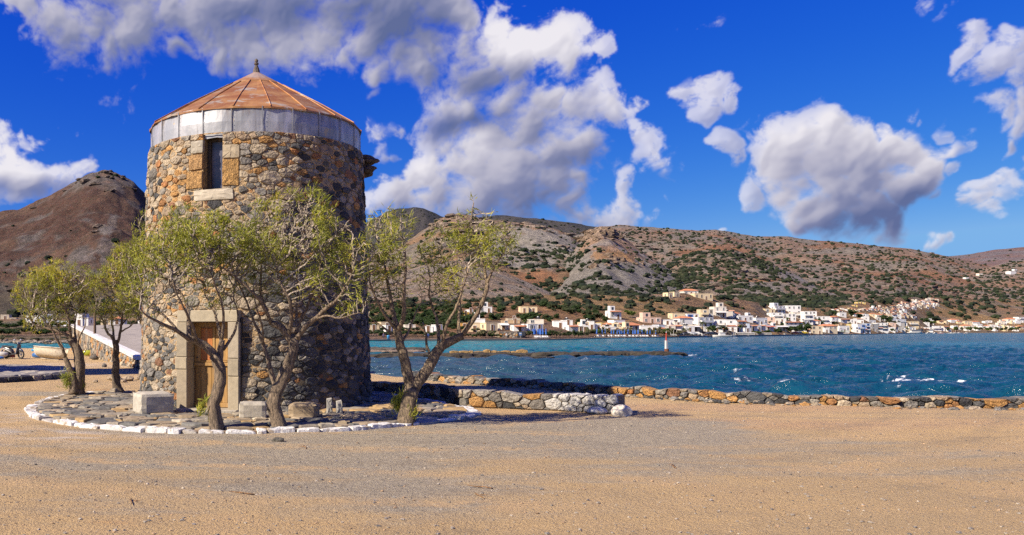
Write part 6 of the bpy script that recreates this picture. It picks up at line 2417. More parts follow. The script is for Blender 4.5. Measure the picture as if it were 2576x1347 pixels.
Z7 = lambda a: (897.7 + .2273 * a[0], 897.7 + .2273 * a[1], 733.8 + .2273 * a[2], 733.8 + .2273 * a[3])
Z8 = lambda a: (1483.2 + .2121 * a[0], 1483.2 + .2121 * a[1], 733.8 + .2121 * a[2], 733.8 + .2121 * a[3])
Z9 = lambda a: (2029.6 + .2121 * a[0], 2029.6 + .2121 * a[1], 702.5 + .2121 * a[2], 702.5 + .2121 * a[3])
HS = [
 (Z7, (120, 255, 372, 442), 'cream', '', 'low cream house on the far shore, seen just right of the tower'),
 (Z7, (262, 425, 338, 420), 'cream', 'd', 'cream house behind the left stem of the forked tamarisk'),
 (Z7, (316, 402, 374, 450), 'white', '', 'small white cube house left of the forked tamarisk stem'),
 (Z7, (535, 655, 368, 424), 'pale', 'd', 'pale two storey house between the stems of the forked tamarisk'),
 (Z7, (742, 848, 388, 452), 'white', 'N', 'plain white box house seen through the fork of the right tamarisk'),
 (Z7, (868, 955, 368, 440), 'white', 'w', 'white house behind the right stem of the forked tamarisk'),
 (Z7, (1152, 1245, 350, 424), 'orange', '', 'orange house right of the forked tamarisk'),
 (Z7, (1238, 1365, 344, 448), 'cream', 'cd', 'cream two storey house beside the orange house'),
 (Z7, (1292, 1425, 302, 420), 'white', 'pw', 'tall white house with a rooftop room above the cream shore houses'),
 (Z7, (1422, 1575, 346, 434), 'cream', 'X', 'long cream house with an arched look, left of the stone hut'),
 (Z7, (1572, 1685, 350, 424), 'pale', 'da', 'pale house with a dark terrace directly behind the stone hut'),
 (Z7, (1600, 1812, 318, 356), 'tan', 'd', 'long brown house on the rise behind the stone hut'),
 (Z7, (1672, 1815, 298, 330), 'beige', '', 'beige concrete storey above the long brown house'),
 (Z7, (1738, 1885, 372, 440), 'white', 'e', 'white house with a red tiled eave right of the stone hut'),
 (Z7, (1880, 2085, 360, 434), 'white', 'wd', 'wide white house with balconies right of the stone hut'),
 (Z7, (1895, 2075, 308, 362), 'pale', 's', 'pale house with a solar heater above the wide white house'),
 (Z7, (1180, 1240, 226, 266), 'gold', '', 'bright yellow house on the slope behind the forked tamarisk'),
 (Z7, (1236, 1292, 200, 232), 'white', 'B', 'white house with blue shutters beside the bright yellow house'),
 (Z7, (1352, 1502, 170, 236), 'white', 'pw', 'white villa on the slope right of the bright yellow house'),
 (Z7, (1812, 1905, 166, 236), 'cream', 'cX', 'left half of the cream terrace houses up on the dry slope'),
 (Z7, (1903, 2002, 170, 236), 'cream', 'cX', 'right half of the cream terrace houses up on the dry slope'),
 (Z7, (2178, 2335, 326, 408), 'white', 'dw', 'white house with dark balcony strips behind the shore tamarisks'),
 (Z7, (2285, 2395, 318, 372), 'white', 's', 'white house with a roof tank behind the shore trees'),
 (Z7, (2338, 2465, 374, 450), 'white', 'e', 'white house with a small tiled porch behind the parasols'),
 (Z7, (2440, 2520, 388, 450), 'cream', '', 'cream cube house behind the left end of the parasols'),
 (Z8, (236, 388, 228, 326), 'white', 'ep', 'white villa with two red tiled eaves alone on the brown slope'),
 (Z8, (925, 1000, 12, 76), 'cream', 'cX', 'left cream villa of the group high above the town'),
 (Z8, (1000, 1082, 4, 66), 'cream', 'cX', 'second cream villa of the group high above the town'),
 (Z8, (1120, 1300, -12, 44), 'pale', 't', 'pale villa with a tiled roof, topmost of the group above the town'),
 (Z8, (1246, 1478, 22, 96), 'cream', 'cX', 'long cream two storey villa, rightmost of the group above the town'),
 (Z8, (0, 62, 352, 455), 'white', '', 'white house left of the olive coloured house'),
 (Z8, (62, 140, 380, 458), 'white', 'r', 'low white shore house with a shaded porch'),
 (Z8, (140, 272, 370, 448), 'olive', 'X', 'olive yellow house with an outside stair'),
 (Z8, (280, 442, 340, 445), 'white', 'w', 'white two storey house right of the olive yellow house'),
 (Z8, (440, 612, 388, 472), 'white', 'te', 'white house with orange tiled roof strips near the beach'),
 (Z8, (610, 822, 404, 484), 'white', '', 'long low blank white building behind the blue parasols'),
 (Z8, (820, 905, 396, 480), 'blueish', '', 'shaded white annex at the end of the long low building'),  # white wall, its shade put into the bluish plaster colour
 (Z8, (632, 865, 306, 378), 'pink', 'p', 'pinkish house with a roof room above the low white building'),
 (Z8, (870, 1052, 334, 400), 'white', 'w', 'white house right of the pinkish house'),
 (Z8, (985, 1145, 256, 345), 'cream', 'c', 'cream house with broad balconies at the foot of the brown slope'),
 (Z8, (1120, 1312, 396, 476), 'cream', 'a', 'cream two storey house behind the two small palms'),
 (Z8, (1062, 1240, 312, 400), 'white', 't', 'white house with a tiled roof above the cream waterfront house'),
 (Z8, (1160, 1305, 264, 322), 'white', 'B', 'white house with blue shutters left of the yellow striped block'),
 (Z8, (1320, 1420, 212, 335), 'cream', 'c', 'narrow cream apartment block with yellow balcony edges'),
 (Z8, (1415, 1475, 210, 335), 'grey', 'X', 'blank grey side wing of the yellow edged apartment block'),
 (Z8, (1480, 1632, 180, 305), 'pale', 'pa', 'pale block with a yellow top storey high on the hill'),
 (Z8, (1610, 1722, 222, 300), 'white', 'eb', 'white house with red eaves right of the pale block'),
 (Z8, (1270, 1505, 306, 430), 'white', 'w', 'broad white building left of the hotel'),
 (Z8, (1498, 1620, 332, 462), 'white', 'd', 'left wing of the white waterfront hotel'),
 (Z8, (1618, 1740, 334, 464), 'white', 'w', 'middle wing of the white waterfront hotel'),
 (Z8, (1738, 1872, 346, 466), 'white', 'de', 'right wing of the white waterfront hotel with a tiled eave'),
 (Z8, (1748, 1960, 284, 356), 'white', 's', 'white house with satellite masts behind the hotel'),
 (Z8, (1865, 1905, 380, 462), 'blueish', 'b', 'narrow bluish house squeezed right of the hotel'),
 (Z8, (1902, 2065, 402, 470), 'white', 'r', 'low white restaurant right of the hotel'),
 (Z8, (1960, 2135, 312, 400), 'white', 'sd', 'white house with a roof tank above the low restaurant'),
 (Z8, (2120, 2204, 304, 396), 'pink', 'X', 'salmon coloured three storey house with brown windows'),
 (Z8, (2062, 2205, 402, 466), 'white', 'ar', 'white tavern with a dark red awning'),
 (Z8, (2202, 2352, 402, 464), 'pale', 'a', 'pale tavern with white awnings on the quay'),
 (Z8, (2308, 2552, 358, 472), 'white', 'ew', 'wide white waterfront block with red eaves and glass balconies'),
 (Z8, (2082, 2205, 204, 255), 'cream', '', 'plain cream house on the hill above the town'),
 (Z8, (2178, 2352, 172, 258), 'white', 'wp', 'white stepped apartments on the hill above the town'),
 (Z8, (2350, 2512, 166, 278), 'white', '', 'large white block with a blank side, highest in the town'),
 (Z8, (2158, 2302, 252, 338), 'white', 'w', 'white terrace house below the stepped apartments'),
 (Z8, (2300, 2455, 264, 346), 'white', '', 'plain white cube below the large white block'),
 (Z8, (2420, 2545, 246, 322), 'pale', 'w', 'pale balcony house beside the large white block'),
 (Z9, (-30, 78, 382, 535), 'white', 'w', 'tall white house at the right side of the town hill'),
 (Z9, (60, 122, 382, 460), 'white', '', 'white house with a dark roof terrace on the town hill'),
 (Z9, (80, 285, 442, 535), 'white', 'w', 'long white house above the beige quay building'),
 (Z9, (55, 192, 556, 652), 'beige', 'X', 'blank beige cube building standing at the water'),
 (Z9, (180, 300, 514, 560), 'white', '', 'white flat roofed house behind the beige cube'),
 (Z9, (200, 378, 556, 644), 'beige', 't', 'beige gabled boat shed beside the beige cube building'),
 (Z9, (290, 392, 450, 522), 'white', 't', 'white house with an orange tiled roof behind the boat shed'),
 (Z9, (385, 522, 556, 630), 'white', 'b', 'white waterfront house right of the boat shed'),
 (Z9, (300, 425, 516, 556), 'tan', '', 'tan wall of a house above the boat shed'),
 (Z9, (400, 522, 470, 520), 'pale', 'e', 'pale house with red shutters above the waterfront'),
 (Z9, (515, 602, 532, 622), 'olive', 'd', 'yellow olive house between two waterfront houses'),
 (Z9, (595, 712, 532, 642), 'white', 'bB', 'white three storey house with blue balconies at the water'),
 (Z9, (700, 762, 526, 642), 'blueish', 'dB', 'narrow bluish house beside the one with blue balconies'),
 (Z9, (760, 862, 532, 622), 'grey', 'X', 'grey plastered house with a tiled edge'),
 (Z9, (835, 972, 520, 624), 'white', 'bd', 'white house with dark glass balconies right of the grey house'),
 (Z9, (735, 832, 488, 535), 'white', 's', 'white house with a blue tank above the grey house'),
 (Z9, (595, 678, 482, 525), 'white', 'd', 'low white house at the edge of the brown field'),
 (Z9, (520, 600, 476, 530), 'white', '', 'white house behind the olive yellow house'),
 (Z9, (1058, 1202, 476, 548), 'white', 'w', 'white hotel with two rows of windows on the right hand slope'),
 (Z9, (1048, 1182, 520, 566), 'pale', '', 'pale lower storey house below the slope hotel'),
 (Z9, (1190, 1342, 502, 572), 'cream', 'w', 'cream and white house right of the slope hotel'),
 (Z9, (1310, 1394, 560, 618), 'tan', 'd', 'tan apartment block with brown balconies behind the ferry'),
 (Z9, (1398, 1502, 572, 622), 'white', 'd', 'white waterfront house behind the red parasols'),
 (Z9, (1500, 1605, 556, 618), 'white', 'w', 'white house left of the row of harbour boats'),
 (Z9, (990, 1062, 520, 570), 'pink', '', 'pinkish house left of the slope hotel'),
 (Z9, (960, 1052, 572, 628), 'white', 'w', 'small white house among the quay trees'),
 (Z9, (1080, 1190, 574, 624), 'white', 'a', 'white quay tavern left of the ferry'),
 (Z9, (1718, 1812, 482, 522), 'white', 't', 'white house in the olive grove with a tiled roof'),
 (Z9, (1878, 1970, 500, 544), 'cream', '', 'cream flat roofed school like building in the grove'),
 (Z9, (1968, 2064, 508, 546), 'white', 't', 'white building with an orange roof in the grove'),
 (Z9, (2300, 2374, 496, 534), 'white', 't', 'white house with a red roof near the right edge'),
 (Z9, (2392, 2510, 474, 520), 'pale', 't', 'long pale house near the right edge of the picture'),
 (Z9, (2508, 2600, 450, 516), 'white', 'w', 'white house cut by the right edge of the picture'),
 (Z9, (2270, 2310, 518, 548), 'pale', '', 'tiny pale house near the right edge'),
 (Z9, (2430, 2530, 556, 592), 'cream', 'e', 'cream row with tiled eaves near the right edge'),
 (Z9, (2520, 2600, 560, 600), 'cream', 't', 'tiled cream house at the far right of the shore'),
 (Z9, (1860, 1960, 552, 592), 'pale', 't', 'pale house with a tiled porch among the shore trees'),
 (Z9, (1960, 2020, 548, 584), 'pale', '', 'grey white house among the shore trees'),
 (Z9, (2120, 2190, 556, 590), 'white', 't', 'white cottage left of the right hand shore trees'),
 (Z9, (2190, 2270, 542, 580), 'white', 's', 'white house with a blue tank near the right shore'),
 (Z9, (1740, 1800, 552, 590), 'white', '', 'white box house behind the harbour boats'),
 (Z9, (1620, 1700, 560, 600), 'pale', 'e', 'pale house behind the masts of the harbour boats'),
 (Z9, (604, 700, 272, 292), 'yellow', '', 'yellow building in the dark grove above the town'),
 (Z9, (552, 604, 308, 328), 'yellow', '', 'small yellow house in the dark grove above the town'),
]
for zf, box_, color, feats, label in HS:
    x0, x1, y0, y1 = zf(box_)
    house(x0, x1, y0, y1, color, label, feats, small=(x0 > 2230))

# the upper village: many small houses climbing the slope
r = random.Random(31)
placed = []
UV = MB()
vill = [(810, 470), (930, 440), (900, 400), (800, 380), (760, 350), (960, 335), (1100, 310), (1160, 285), (1260, 268), (1380, 258), (1480, 240), (1560, 262), (1580, 330), (1480, 350), (1350, 350), (1200, 370), (1180, 420), (1320, 470), (1050, 470), (960, 480), (860, 440)]
VP = np.array(vill, float)
cnt = 0
tries = 0
while cnt < 118 and tries < 6000:
    tries += 1
    u, v = r.uniform(740, 1600), r.uniform(240, 485)
    if not in_poly(np.array([u]), np.array([v]), VP)[0]:
        continue
    w_ = r.uniform(22, 50)
    h_ = r.uniform(15, 27)
    if any(abs(u - a) < (w_ + c) * .36 and abs(v - b_) < 11 for a, b_, c in placed):
        continue
    placed.append((u, v, w_))
    x0, x1, y0, y1 = Z9((u - w_ / 2, u + w_ / 2, v - h_, v))
    color = r.choice(['white', 'pale', 'pale', 'beige', 'cream', 'pink', 'white', 'pale'])
    if cnt >= 16:
        P_ = L_T.place((x0 + x1) / 2, y1)
        w, h = (x1 - x0) / F * P_[1], (y1 - y0) / F * P_[1]
        BOXES.append((x0 - 4, x1 + 4, y0 - 1, y1 + 9))
        rz, d = r.uniform(-.3, .3), max(w * .7, 5)
        cc_ = np.array(WALLC[color]) * 1.15
        UV.box((P_[0], P_[1] + d / 2, P_[2] + h / 2 - 1), (w, d, h + 2), rz, 0, cc_)
        if r.random() < .45:
            UV.box((P_[0], P_[1] + d / 2, P_[2] + h + .25), (w + .5, d + .5, .7), rz, 0, (.50, .21, .10), taper=.35)
        else:
            UV.box((P_[0] + w * .15, P_[1] + d * .6, P_[2] + h + .9), (w * .4, d * .4, 1.9), rz, 0, cc_)
        for f_ in range(max(1, int(h / 3.4))):
            for k in (-.3, 0, .3):
                if r.random() < .45:
                    UV.box((P_[0] + k * w * math.cos(rz), P_[1] - .02 + k * w * math.sin(rz), P_[2] + f_ * 3.2 + 1.7), (1.0, .4, 1.4), rz, 0, (.20, .17, .15))
        cnt += 1
        continue
    house(x0, x1, y0, y1, color, 'small ' + {'pale': 'pale', 'beige': 'beige'}.get(color, color) + ' house in the dense upper village on the right hand slope', r.choice(['', 't', '', 'e', 't', 'X']), group='small %s houses of the upper village' % color, small=True)
    cnt += 1
uvo = UV.build('upper_village', [MAT['plain']])
tag(uvo, 'mass of tiny pale houses of the upper village climbing the right hand slope', 'village', kind='stuff')
# packed houses between the named ones
BX = [tuple(b_) for b_ in BOXES]
cnt = tries = 0
while cnt < 130 and tries < 5000:
    tries += 1
    x = r.uniform(1460, 2300) if cnt < 95 else r.uniform(2310, 2570)
    y = r.uniform(798, 838) if cnt < 95 else r.uniform(812, 836)
    if x < 1700 and y < 816:
        continue
    k_ = np.interp(x, [1460, 1900, 2300, 2570], [1.0, .85, .5, .4])
    w_, h_ = r.uniform(18, 34) * k_, r.uniform(11, 19) * k_
    if any(a < x < b_ and c - 2 < y < d - 12 for a, b_, c, d in BX) or any(abs(x - a) < 14 * k_ and abs(y - b_) < 7 for a, b_, _ in placed):
        continue
    placed.append((x, y, w_))
    color = r.choice(['white', 'white', 'white', 'pale', 'cream', 'white', 'white'])
    house(x - w_ / 2, x + w_ / 2, y - h_, y, color, color + ' house packed between the larger houses of the town', r.choice(['w', 't', 'sd', 'e', 'p', 'ws']), group=color + ' houses packed between the larger ones', small=(x > 2100))
    cnt += 1
for row in ((320, 600, 350, 392, 9), (600, 800, 345, 400, 8), (870, 1040, 395, 440, 6)):
    for k in range(row[4]):
        u = row[0] + (row[1] - row[0]) * (k + .5) / row[4]
        v = r.uniform(row[2] + 12, row[3])
        x0, x1, y0, y1 = Z9((u - 17, u + 17, v - 22, v))
        color = r.choice(['white', 'pale', 'cream'])
        house(x0, x1, y0, y1, color, 'small %s house in the row along the top of the brown field' % color, r.choice(['', 't', 'e']), group='small %s houses above the brown field' % color, small=True)
for i, (u, v, w_, c_, lb) in enumerate(((1690, 575, 14, 'pale', 'tan house high on the right hill slope'), (1835, 575, 12, 'white', 'white house high in the middle of the right hill'), (1960, 568, 20, 'white', 'white house with a tiled roof high on the right hill'), (2150, 610, 14, 'white', 'small white chapel like house on the right hill'),
                                    (2255, 582, 16, 'pale', 'pale house far up the right hill'), (2500, 574, 24, 'white', 'white house on the right edge slope'), (2515, 545, 12, 'white', 'tiny white house near the top of the right hill'), (1960, 712, 14, 'pale', 'pale house above the upper village'), (845, 780, 14, 'cream', 'cream house between the bushes left of the upper village'))):
    x = 2200 * .7806 + u * (1100 / 2576) * .7806
    y = 640 * .7806 + v * (1100 / 2576) * .7806
    s = w_ * .75
    ly = L_I if x > 2200 else L_H
    house(x - s / 2, x + s / 2, y - s * .45, y, c_, lb, 't' if i in (2,) else '', small=True, layer=ly)
church = house(*Z9((1656, 1674, 496, 542)), 'beige', 'slim beige bell tower in the grove right of the harbour', 'X', small=True)
church.name = 'bell_tower'
church['category'] = 'tower'

# houses seen at the left behind the trees
for x0, x1, y0, y1, c, ft, lb in ((60, 108, 795, 830, 'white', 'w', 'white house behind the leftmost tamarisk'), (108, 150, 806, 836, 'white', 'p', 'white stepped house behind the twin trunk tamarisk'), (150, 186, 808, 838, 'white', 'a', 'long white house left of the ramp'),
                                  (186, 208, 790, 822, 'white', 'B', 'white arched house at the top of the ramp'), (205, 222, 800, 822, 'white', '', 'small white cube house at the top of the ramp'), (252, 276, 806, 820, 'cream', '', 'cream house seen over the ramp'),
                                  (276, 312, 802, 822, 'white', 't', 'white pavilion with a pyramid roof seen over the ramp'), (0, 22, 792, 806, 'beige', 'X', 'unfinished beige concrete house at the left edge'), (20, 40, 800, 812, 'cream', 'X', 'small cream concrete frame house near the left edge'),
                                  (345, 362, 806, 822, 'white', '', 'white house end beside the tower edge')):
    house(x0, x1, y0, y1, c, lb, ft, Y=(250 if x0 > 180 else 300) if x0 > 50 else 400)

# square stone hut at the water
hp = L_T.place(1296, 850.5)
hut = anchor('stone_hut', (hp[0], hp[1], hp[2]), 'roofless square stone hut standing at the far water edge', 'hut')
hutY = hp[1]
wl = (1303 - 1256) / F * hutY
hz = 19.5 / F * hutY
c0 = atY(1255, 854, hutY)


def hmap(u, v, h):
    u, v, h = np.broadcast_arrays(np.asarray(u, float), np.asarray(v, float), np.asarray(h, float))
    return np.stack([c0[0] + u, c0[1] - h + 0 * u, c0[2] + v], -1)


mbh = MB()
D_ = wl * .9
mbh.box((c0[0] + wl / 2, c0[1] + D_ / 2 + .02, c0[2] + hz / 2), (wl, D_, hz), 0, 0, (.30, .235, .155))
link('wall_core', mbh.data('wall_core', [MAT['mortar']]), hut)
r_ = np.random.default_rng(61)
rdh = (wl * .42, -.1, wl * .54, hz * .55)
P = darts(wl, hz, np.concatenate([.26 + .1 * r_.random(140), .16 + .06 * r_.random(300)]), 1.5, 62, None, 5)
masonry(hut, cells(P, wl, hz, 1.5, [rdh]), hmap, lambda u, v, r, ar: pick(r, blue=.05, grey=.5, cream=.6, ochre=.35, rust=.1), MAT['stone'], 63, gap=.03, prot=.07, n=6, limit=120, fill='small_stones')
link('doorway', MB().box(((c0[0] + (rdh[0] + rdh[2]) / 2), c0[1] - .02, c0[2] + rdh[3] / 2), (rdh[2] - rdh[0], .12, rdh[3]), 0, 0, (.02, .018, .015)).data('doorway', [MAT['plain']]), hut)
c1 = np.array([c0[0] + wl, c0[1], c0[2]])
link('side_wing', MB().box((c1[0] + 1.2, c1[1] + D_ / 2, c1[2] + hz / 2), (2.3, D_, hz), 0, 0, (.045, .05, .06)).data('side_wing', [MAT['plain']]), hut)
sg = anchor('notice_board', (c1[0] + .7, c1[1] - .6, c1[2]), 'small blue and white notice board in front of the stone hut', 'sign')
link('board', MB().box((c1[0] + .7, c1[1] - .6, c1[2] + 1.6), (.8, .06, .9), 0, 0, (.12, .25, .55)).box((c1[0] + .7, c1[1] - .64, c1[2] + 1.75), (.6, .03, .25), 0, 0, (.8, .8, .8)).data('board', [MAT['plain']]), sg)
link('post', MB().tube([(c1[0] + .7, c1[1] - .6, c1[2] - .3), (c1[0] + .7, c1[1] - .6, c1[2] + 1.2)], .05, 6, 0, (.4, .4, .4)).data('post', [MAT['plain']]), sg)

# ------------------------------------------------------------------ trees of the far shore
def crown_mesh(name, seed, n=150, leaf=.11, col=(.10, .13, .045), flat_=.8):
    """unit crown: leafy facets spread through several clumps"""
    r = np.random.default_rng(seed)
    cl = r.normal(size=(9, 3)) * [.36, .36, .24]
    cl[:, 2] += .1
    V, Fc, C = [], [], []
    V0, F0 = ICO0
    for k in range(9):
        s = .34 + .14 * r.random()
        W_ = V0 * (1 + .3 * (r.random((12, 1)) - .5)) * s * [1, 1, flat_] * .8 + cl[k]
        Fc += (F0 + len(V)).tolist()
        V += W_.tolist()
        C += [np.array(col) * .6] * 12
    for k in range(n):
        c = cl[r.integers(9)]
        d = r.normal(size=3)
        d /= np.linalg.norm(d)
        p_ = c + d * (.30 + .16 * r.random()) * [1, 1, flat_]
        a_, b__ = r.normal(size=3), r.normal(size=3)
        a_ /= np.linalg.norm(a_)
        b__ /= np.linalg.norm(b__)
        q = len(V)
        V += [(p_ + a_ * leaf).tolist(), (p_ + b__ * leaf).tolist(), (p_ - a_ * leaf * .7).tolist(), (p_ - b__ * leaf * .8).tolist()]
        Fc += [[q, q + 1, q + 2], [q, q + 2, q + 3]]
        C += [np.array(col) * r.uniform(.7, 1.5)] * 4
    return mesh_data(name, V, Fc, [MAT['leaf']], np.array(C))


TR = {'olive': [crown_mesh('crown', 70 + k, 240, .10, (.085, .105, .045)) for k in range(3)], 'pale': [crown_mesh('crown', 80 + k, 260, .10, (.21, .20, .105)) for k in range(3)],
      'green': [crown_mesh('crown', 90 + k, 240, .11, (.055, .095, .028)) for k in range(3)], 'bright': [crown_mesh('crown', 96 + k, 240, .11, (.12, .18, .035)) for k in range(2)]}
TRUNKM = MB().tube([(0, 0, -.3), (.03, 0, .3), (-.02, .02, .8)], [.09, .06, .04], 6, 0, (.17, .13, .10)).data('trunk', [MAT['bark']], True)


def rtree(x, yb, w, h, kind, label, group, rr, Y=None, layer=None):
    P_ = atY(x, yb, Y) if Y else (layer or L_T).place(x, yb)
    Y = P_[1]
    W_, H_ = w / F * Y, h / F * Y
    t = _link('tree' if h > 9 else 'shrub', None, loc=tuple(P_))
    tag(t, label, 'tree' if h > 9 else 'bush', group)
    _link('trunk', TRUNKM, t, None, (0, 0, rr.random() * 6), (H_ * .5, H_ * .5, H_ * .6))
    _link('crown', rr.choice(TR[kind]), t, (0, 0, H_ * .60), (0, 0, rr.random() * 6), (W_ * .56, W_ * .56, H_ * .52))


rr = random.Random(9)
GRPS = {'pale': ('silvery tamarisk of the shore belt in front of the white houses', 'silvery shore tamarisks'), 'green': ('dark green leafy tree among the far shore houses', 'dark shore trees'),
        'bright': ('fresh green tree among the far shore houses', 'fresh green shore trees'), 'olive': ('olive green bushy tree along the far shore', 'olive green shore trees')}
TL = []
for x in np.arange(1480, 1720, 9.5):
    TL.append((x + rr.uniform(-3, 3), 846 + rr.uniform(-1, 1.5), rr.uniform(18, 27), rr.uniform(15, 21), rr.choice(['pale', 'pale', 'pale', 'bright', 'olive'])))
for x in np.arange(1310, 1480, 11):
    TL.append((x + rr.uniform(-3, 3), 850, rr.uniform(15, 22), rr.uniform(14, 20), rr.choice(['green', 'green', 'pale', 'olive'])))
for x in np.arange(1140, 1262, 10):
    TL.append((x, 851 + rr.uniform(-1, 1), rr.uniform(12, 18), rr.uniform(10, 14), rr.choice(['green', 'olive', 'olive'])))
TL += [(1215, 851, 38, 23, 'pale'), (1235, 850, 20, 18, 'green')]
for x in np.arange(926, 1140, 8):
    TL.append((x + rr.uniform(-3, 3), 848 + rr.uniform(-4, 2), rr.uniform(16, 26), rr.uniform(11, 17), rr.choice(['green', 'olive', 'green'])))
for x in np.arange(926, 1200, 9):
    TL.append((x + rr.uniform(-3, 3), 830 + rr.uniform(-10, 6), rr.uniform(15, 26), rr.uniform(9, 14), rr.choice(['green', 'olive', 'green'])))
for x, y, w, h, k in ((1652, 846, 24, 22, 'pale'), (1672, 846, 22, 20, 'bright'), (1690, 846, 20, 20, 'bright'), (1795, 840, 30, 22, 'green'), (1815, 839, 28, 20, 'olive'), (1905, 842, 24, 9, 'bright'), (1935, 842, 24, 12, 'green'), (1958, 841, 24, 15, 'green'), (1990, 840, 30, 20, 'green'),
                      (2010, 842, 24, 26, 'green'), (2030, 840, 26, 27, 'green'), (2100, 822, 22, 14, 'olive'), (2156, 836, 12, 14, 'green'), (2163, 837, 12, 13, 'bright'), (2245, 837, 10, 11, 'green'), (1585, 800, 26, 20, 'bright'), (1975, 808, 18, 10, 'bright'), (2222, 812, 24, 20, 'green'), (2240, 818, 20, 22, 'green'), (2060, 815, 14, 14, 'green'),
                      (2140, 800, 24, 22, 'green'), (2165, 805, 22, 16, 'green'), (2100, 796, 16, 14, 'green'), (2330, 818, 20, 18, 'green'), (2345, 822, 22, 16, 'bright'), (2275, 832, 20, 9, 'bright')):
    TL.append((x, y, w, h, k))
for x in np.arange(2385, 2576, 12):
    TL.append((x + rr.uniform(-4, 4), 835, rr.uniform(8, 13), rr.uniform(9, 15), rr.choice(['green', 'bright', 'olive'])))
for x in np.arange(1940, 2290, 16):
    TL.append((x + rr.uniform(-6, 6), 828 + rr.uniform(-14, 8), rr.uniform(8, 14), rr.uniform(7, 11), rr.choice(['green', 'bright', 'olive'])))
for x in np.arange(-10, 180, 11):
    TL.append((x + rr.uniform(-4, 4), 842 + rr.uniform(-5, 6), rr.uniform(26, 44), rr.uniform(13, 20), rr.choice(['green', 'green', 'olive'])))
for x in np.arange(-10, 360, 12):
    TL.append((x + rr.uniform(-4, 4), 826 + rr.uniform(-8, 3), rr.uniform(22, 34), rr.uniform(12, 18), 'green'))
for x, y, w, h, k in TL:
    lb, gp = GRPS[k]
    if x < 400:
        lb, gp = lb.replace('among the far shore houses', 'on the low land at the left').replace('along the far shore', 'on the low land at the left'), gp + ' at the left'
    rtree(x, y, w, h, k, lb, gp, rr)
# olive groves and bushes on the town slope: the nearest ones as single plants
rs = np.random.default_rng(55)
X, Y, Z, U, yd = L_T.sample(9000, lambda X, Y, U, y: np.clip(.04 + .55 * sst(fbm(X / 45, Y / 30, 4, 306), .50, .62) * (.25 + .75 * (U < 1500)) + .5 * np.clip((1210 - U) / 120, 0, 1) + .8 * np.exp(-((y - 754 - 4 * np.sin(U / 60)) / 4) ** 2) * (U < 1900) + .22 * sst(U, 1880, 2000) * (Y > 560), 0, 1) * (U > 900) * (y < 828), rs)
kp = np.ones(len(X), bool)
for (a, b_, c, d) in BOXES:
    kp &= ~((U > a) & (U < b_) & (yd > c) & (yd < d))
X, Y, Z, U, yd = X[kp], Y[kp], Z[kp], U[kp], yd[kp]
order = np.argsort(Y)
k = 0
sel = order[:]
near = [i for i in sel if Y[i] < 520][:210]
for i in near:
    s = rs.uniform(1.2, 2.8)
    kd = ('olive', 'green', 'green')[rs.integers(3)]
    t = _link('shrub', TR[kd][rs.integers(3)], None, (X[i], Y[i], Z[i] + s * .4), (0, 0, rs.random() * 6), (s * 1.1, s * 1.1, s * .85))
    tag(t, 'dark %s on the dry slope behind the shore houses' % ('olive bush' if kd == 'olive' else 'green bush'), 'bush', '%s bushes on the dry slope' % kd)
rest = np.array([i for i in sel if i not in set(near)])[:2300]
s = 1.1 + 1.7 * rs.random(len(rest)) ** 2
s *= np.clip(Y[rest] / 520, .8, 1.9)
V, Fc, cc = scatter_lumps(np.stack([X[rest], Y[rest], Z[rest] + s * .35], 1), np.stack([s * 1.1, s, s * .75], 1), GREENS[rs.integers(0, 4, len(rest))] * (.8 + .5 * rs.random((len(rest), 1))), ICO1, .3, 56)
tag(link('slope_bushes', mesh_data('slope_bushes', V, Fc, [MAT['scrub']], cc)), 'olive groves and bushes spread over the slopes above the town', 'bushes', kind='stuff')

# palms
FR = MB()
for j in range(6):
    a_, b__ = j / 6, (j + 1) / 6
    pa = np.array([a_, 0, .38 * math.sin(a_ * 2.4) - a_ * a_ * .45])
    pb = np.array([b__, 0, .38 * math.sin(b__ * 2.4) - b__ * b__ * .45])
    w0, w1 = .13 * math.sin(max(a_, .1) * 3.0), .13 * math.sin(b__ * 3.0)
    FR.add([pa + [0, w0, -.06], pa, pb, pb + [0, w1, -.06]], [(0, 1, 2, 3)], 0, (.09, .12, .035))
    FR.add([pa + [0, -w0, -.06], pa, pb, pb + [0, -w1, -.06]], [(0, 1, 2, 3)], 0, (.11, .14, .04))
FROND = FR.data('frond', [MAT['leaf']])
PT = MB().tube([(0, 0, -.05), (.01, 0, .3), (-.01, 0, .7), (0, 0, 1)], [.05, .035, .034, .045], 7, 0, (.16, .12, .09)).data('trunk', [MAT['bark']], True)
for x, yb, h, cr, lb in ((1588 + 88, 0, 0, 0, None),):
    pass
PALMS = [(897.7 + .2273 * 1862, 733.8 + .2273 * 445, 32, 11, 'tall slim palm behind the stone hut'), (1483.2 + .2121 * 1340, 733.8 + .2121 * 492, 30, 9, 'tall palm in front of the broad white building'), (1483.2 + .2121 * 1118, 733.8 + .2121 * 500, 14, 7, 'left one of the two small feather palms'),
         (1483.2 + .2121 * 1172, 733.8 + .2121 * 500, 13, 6, 'right one of the two small feather palms'), (1483.2 + .2121 * 1412, 733.8 + .2121 * 505, 19, 11, 'broad leafy palm left of the white boat'), (1483.2 + .2121 * 1790, 733.8 + .2121 * 492, 21, 9, 'palm in front of the hotel corner'),
         (1483.2 + .2121 * 1258, 733.8 + .2121 * 398, 22, 5, 'slim palm high between the roofs left of the hotel'), (2029.6 + .2121 * 320, 702.5 + .2121 * 640, 16, 6, 'palm in front of the beige boat shed'),
         (1290 + 165, 851, 15, 8, 'low palm right of the hut at the start of the parasols'), (1400, 850, 14, 8, 'bushy palm behind the first blue parasols'), (1420, 850, 13, 7, 'second bushy palm behind the blue parasols')]
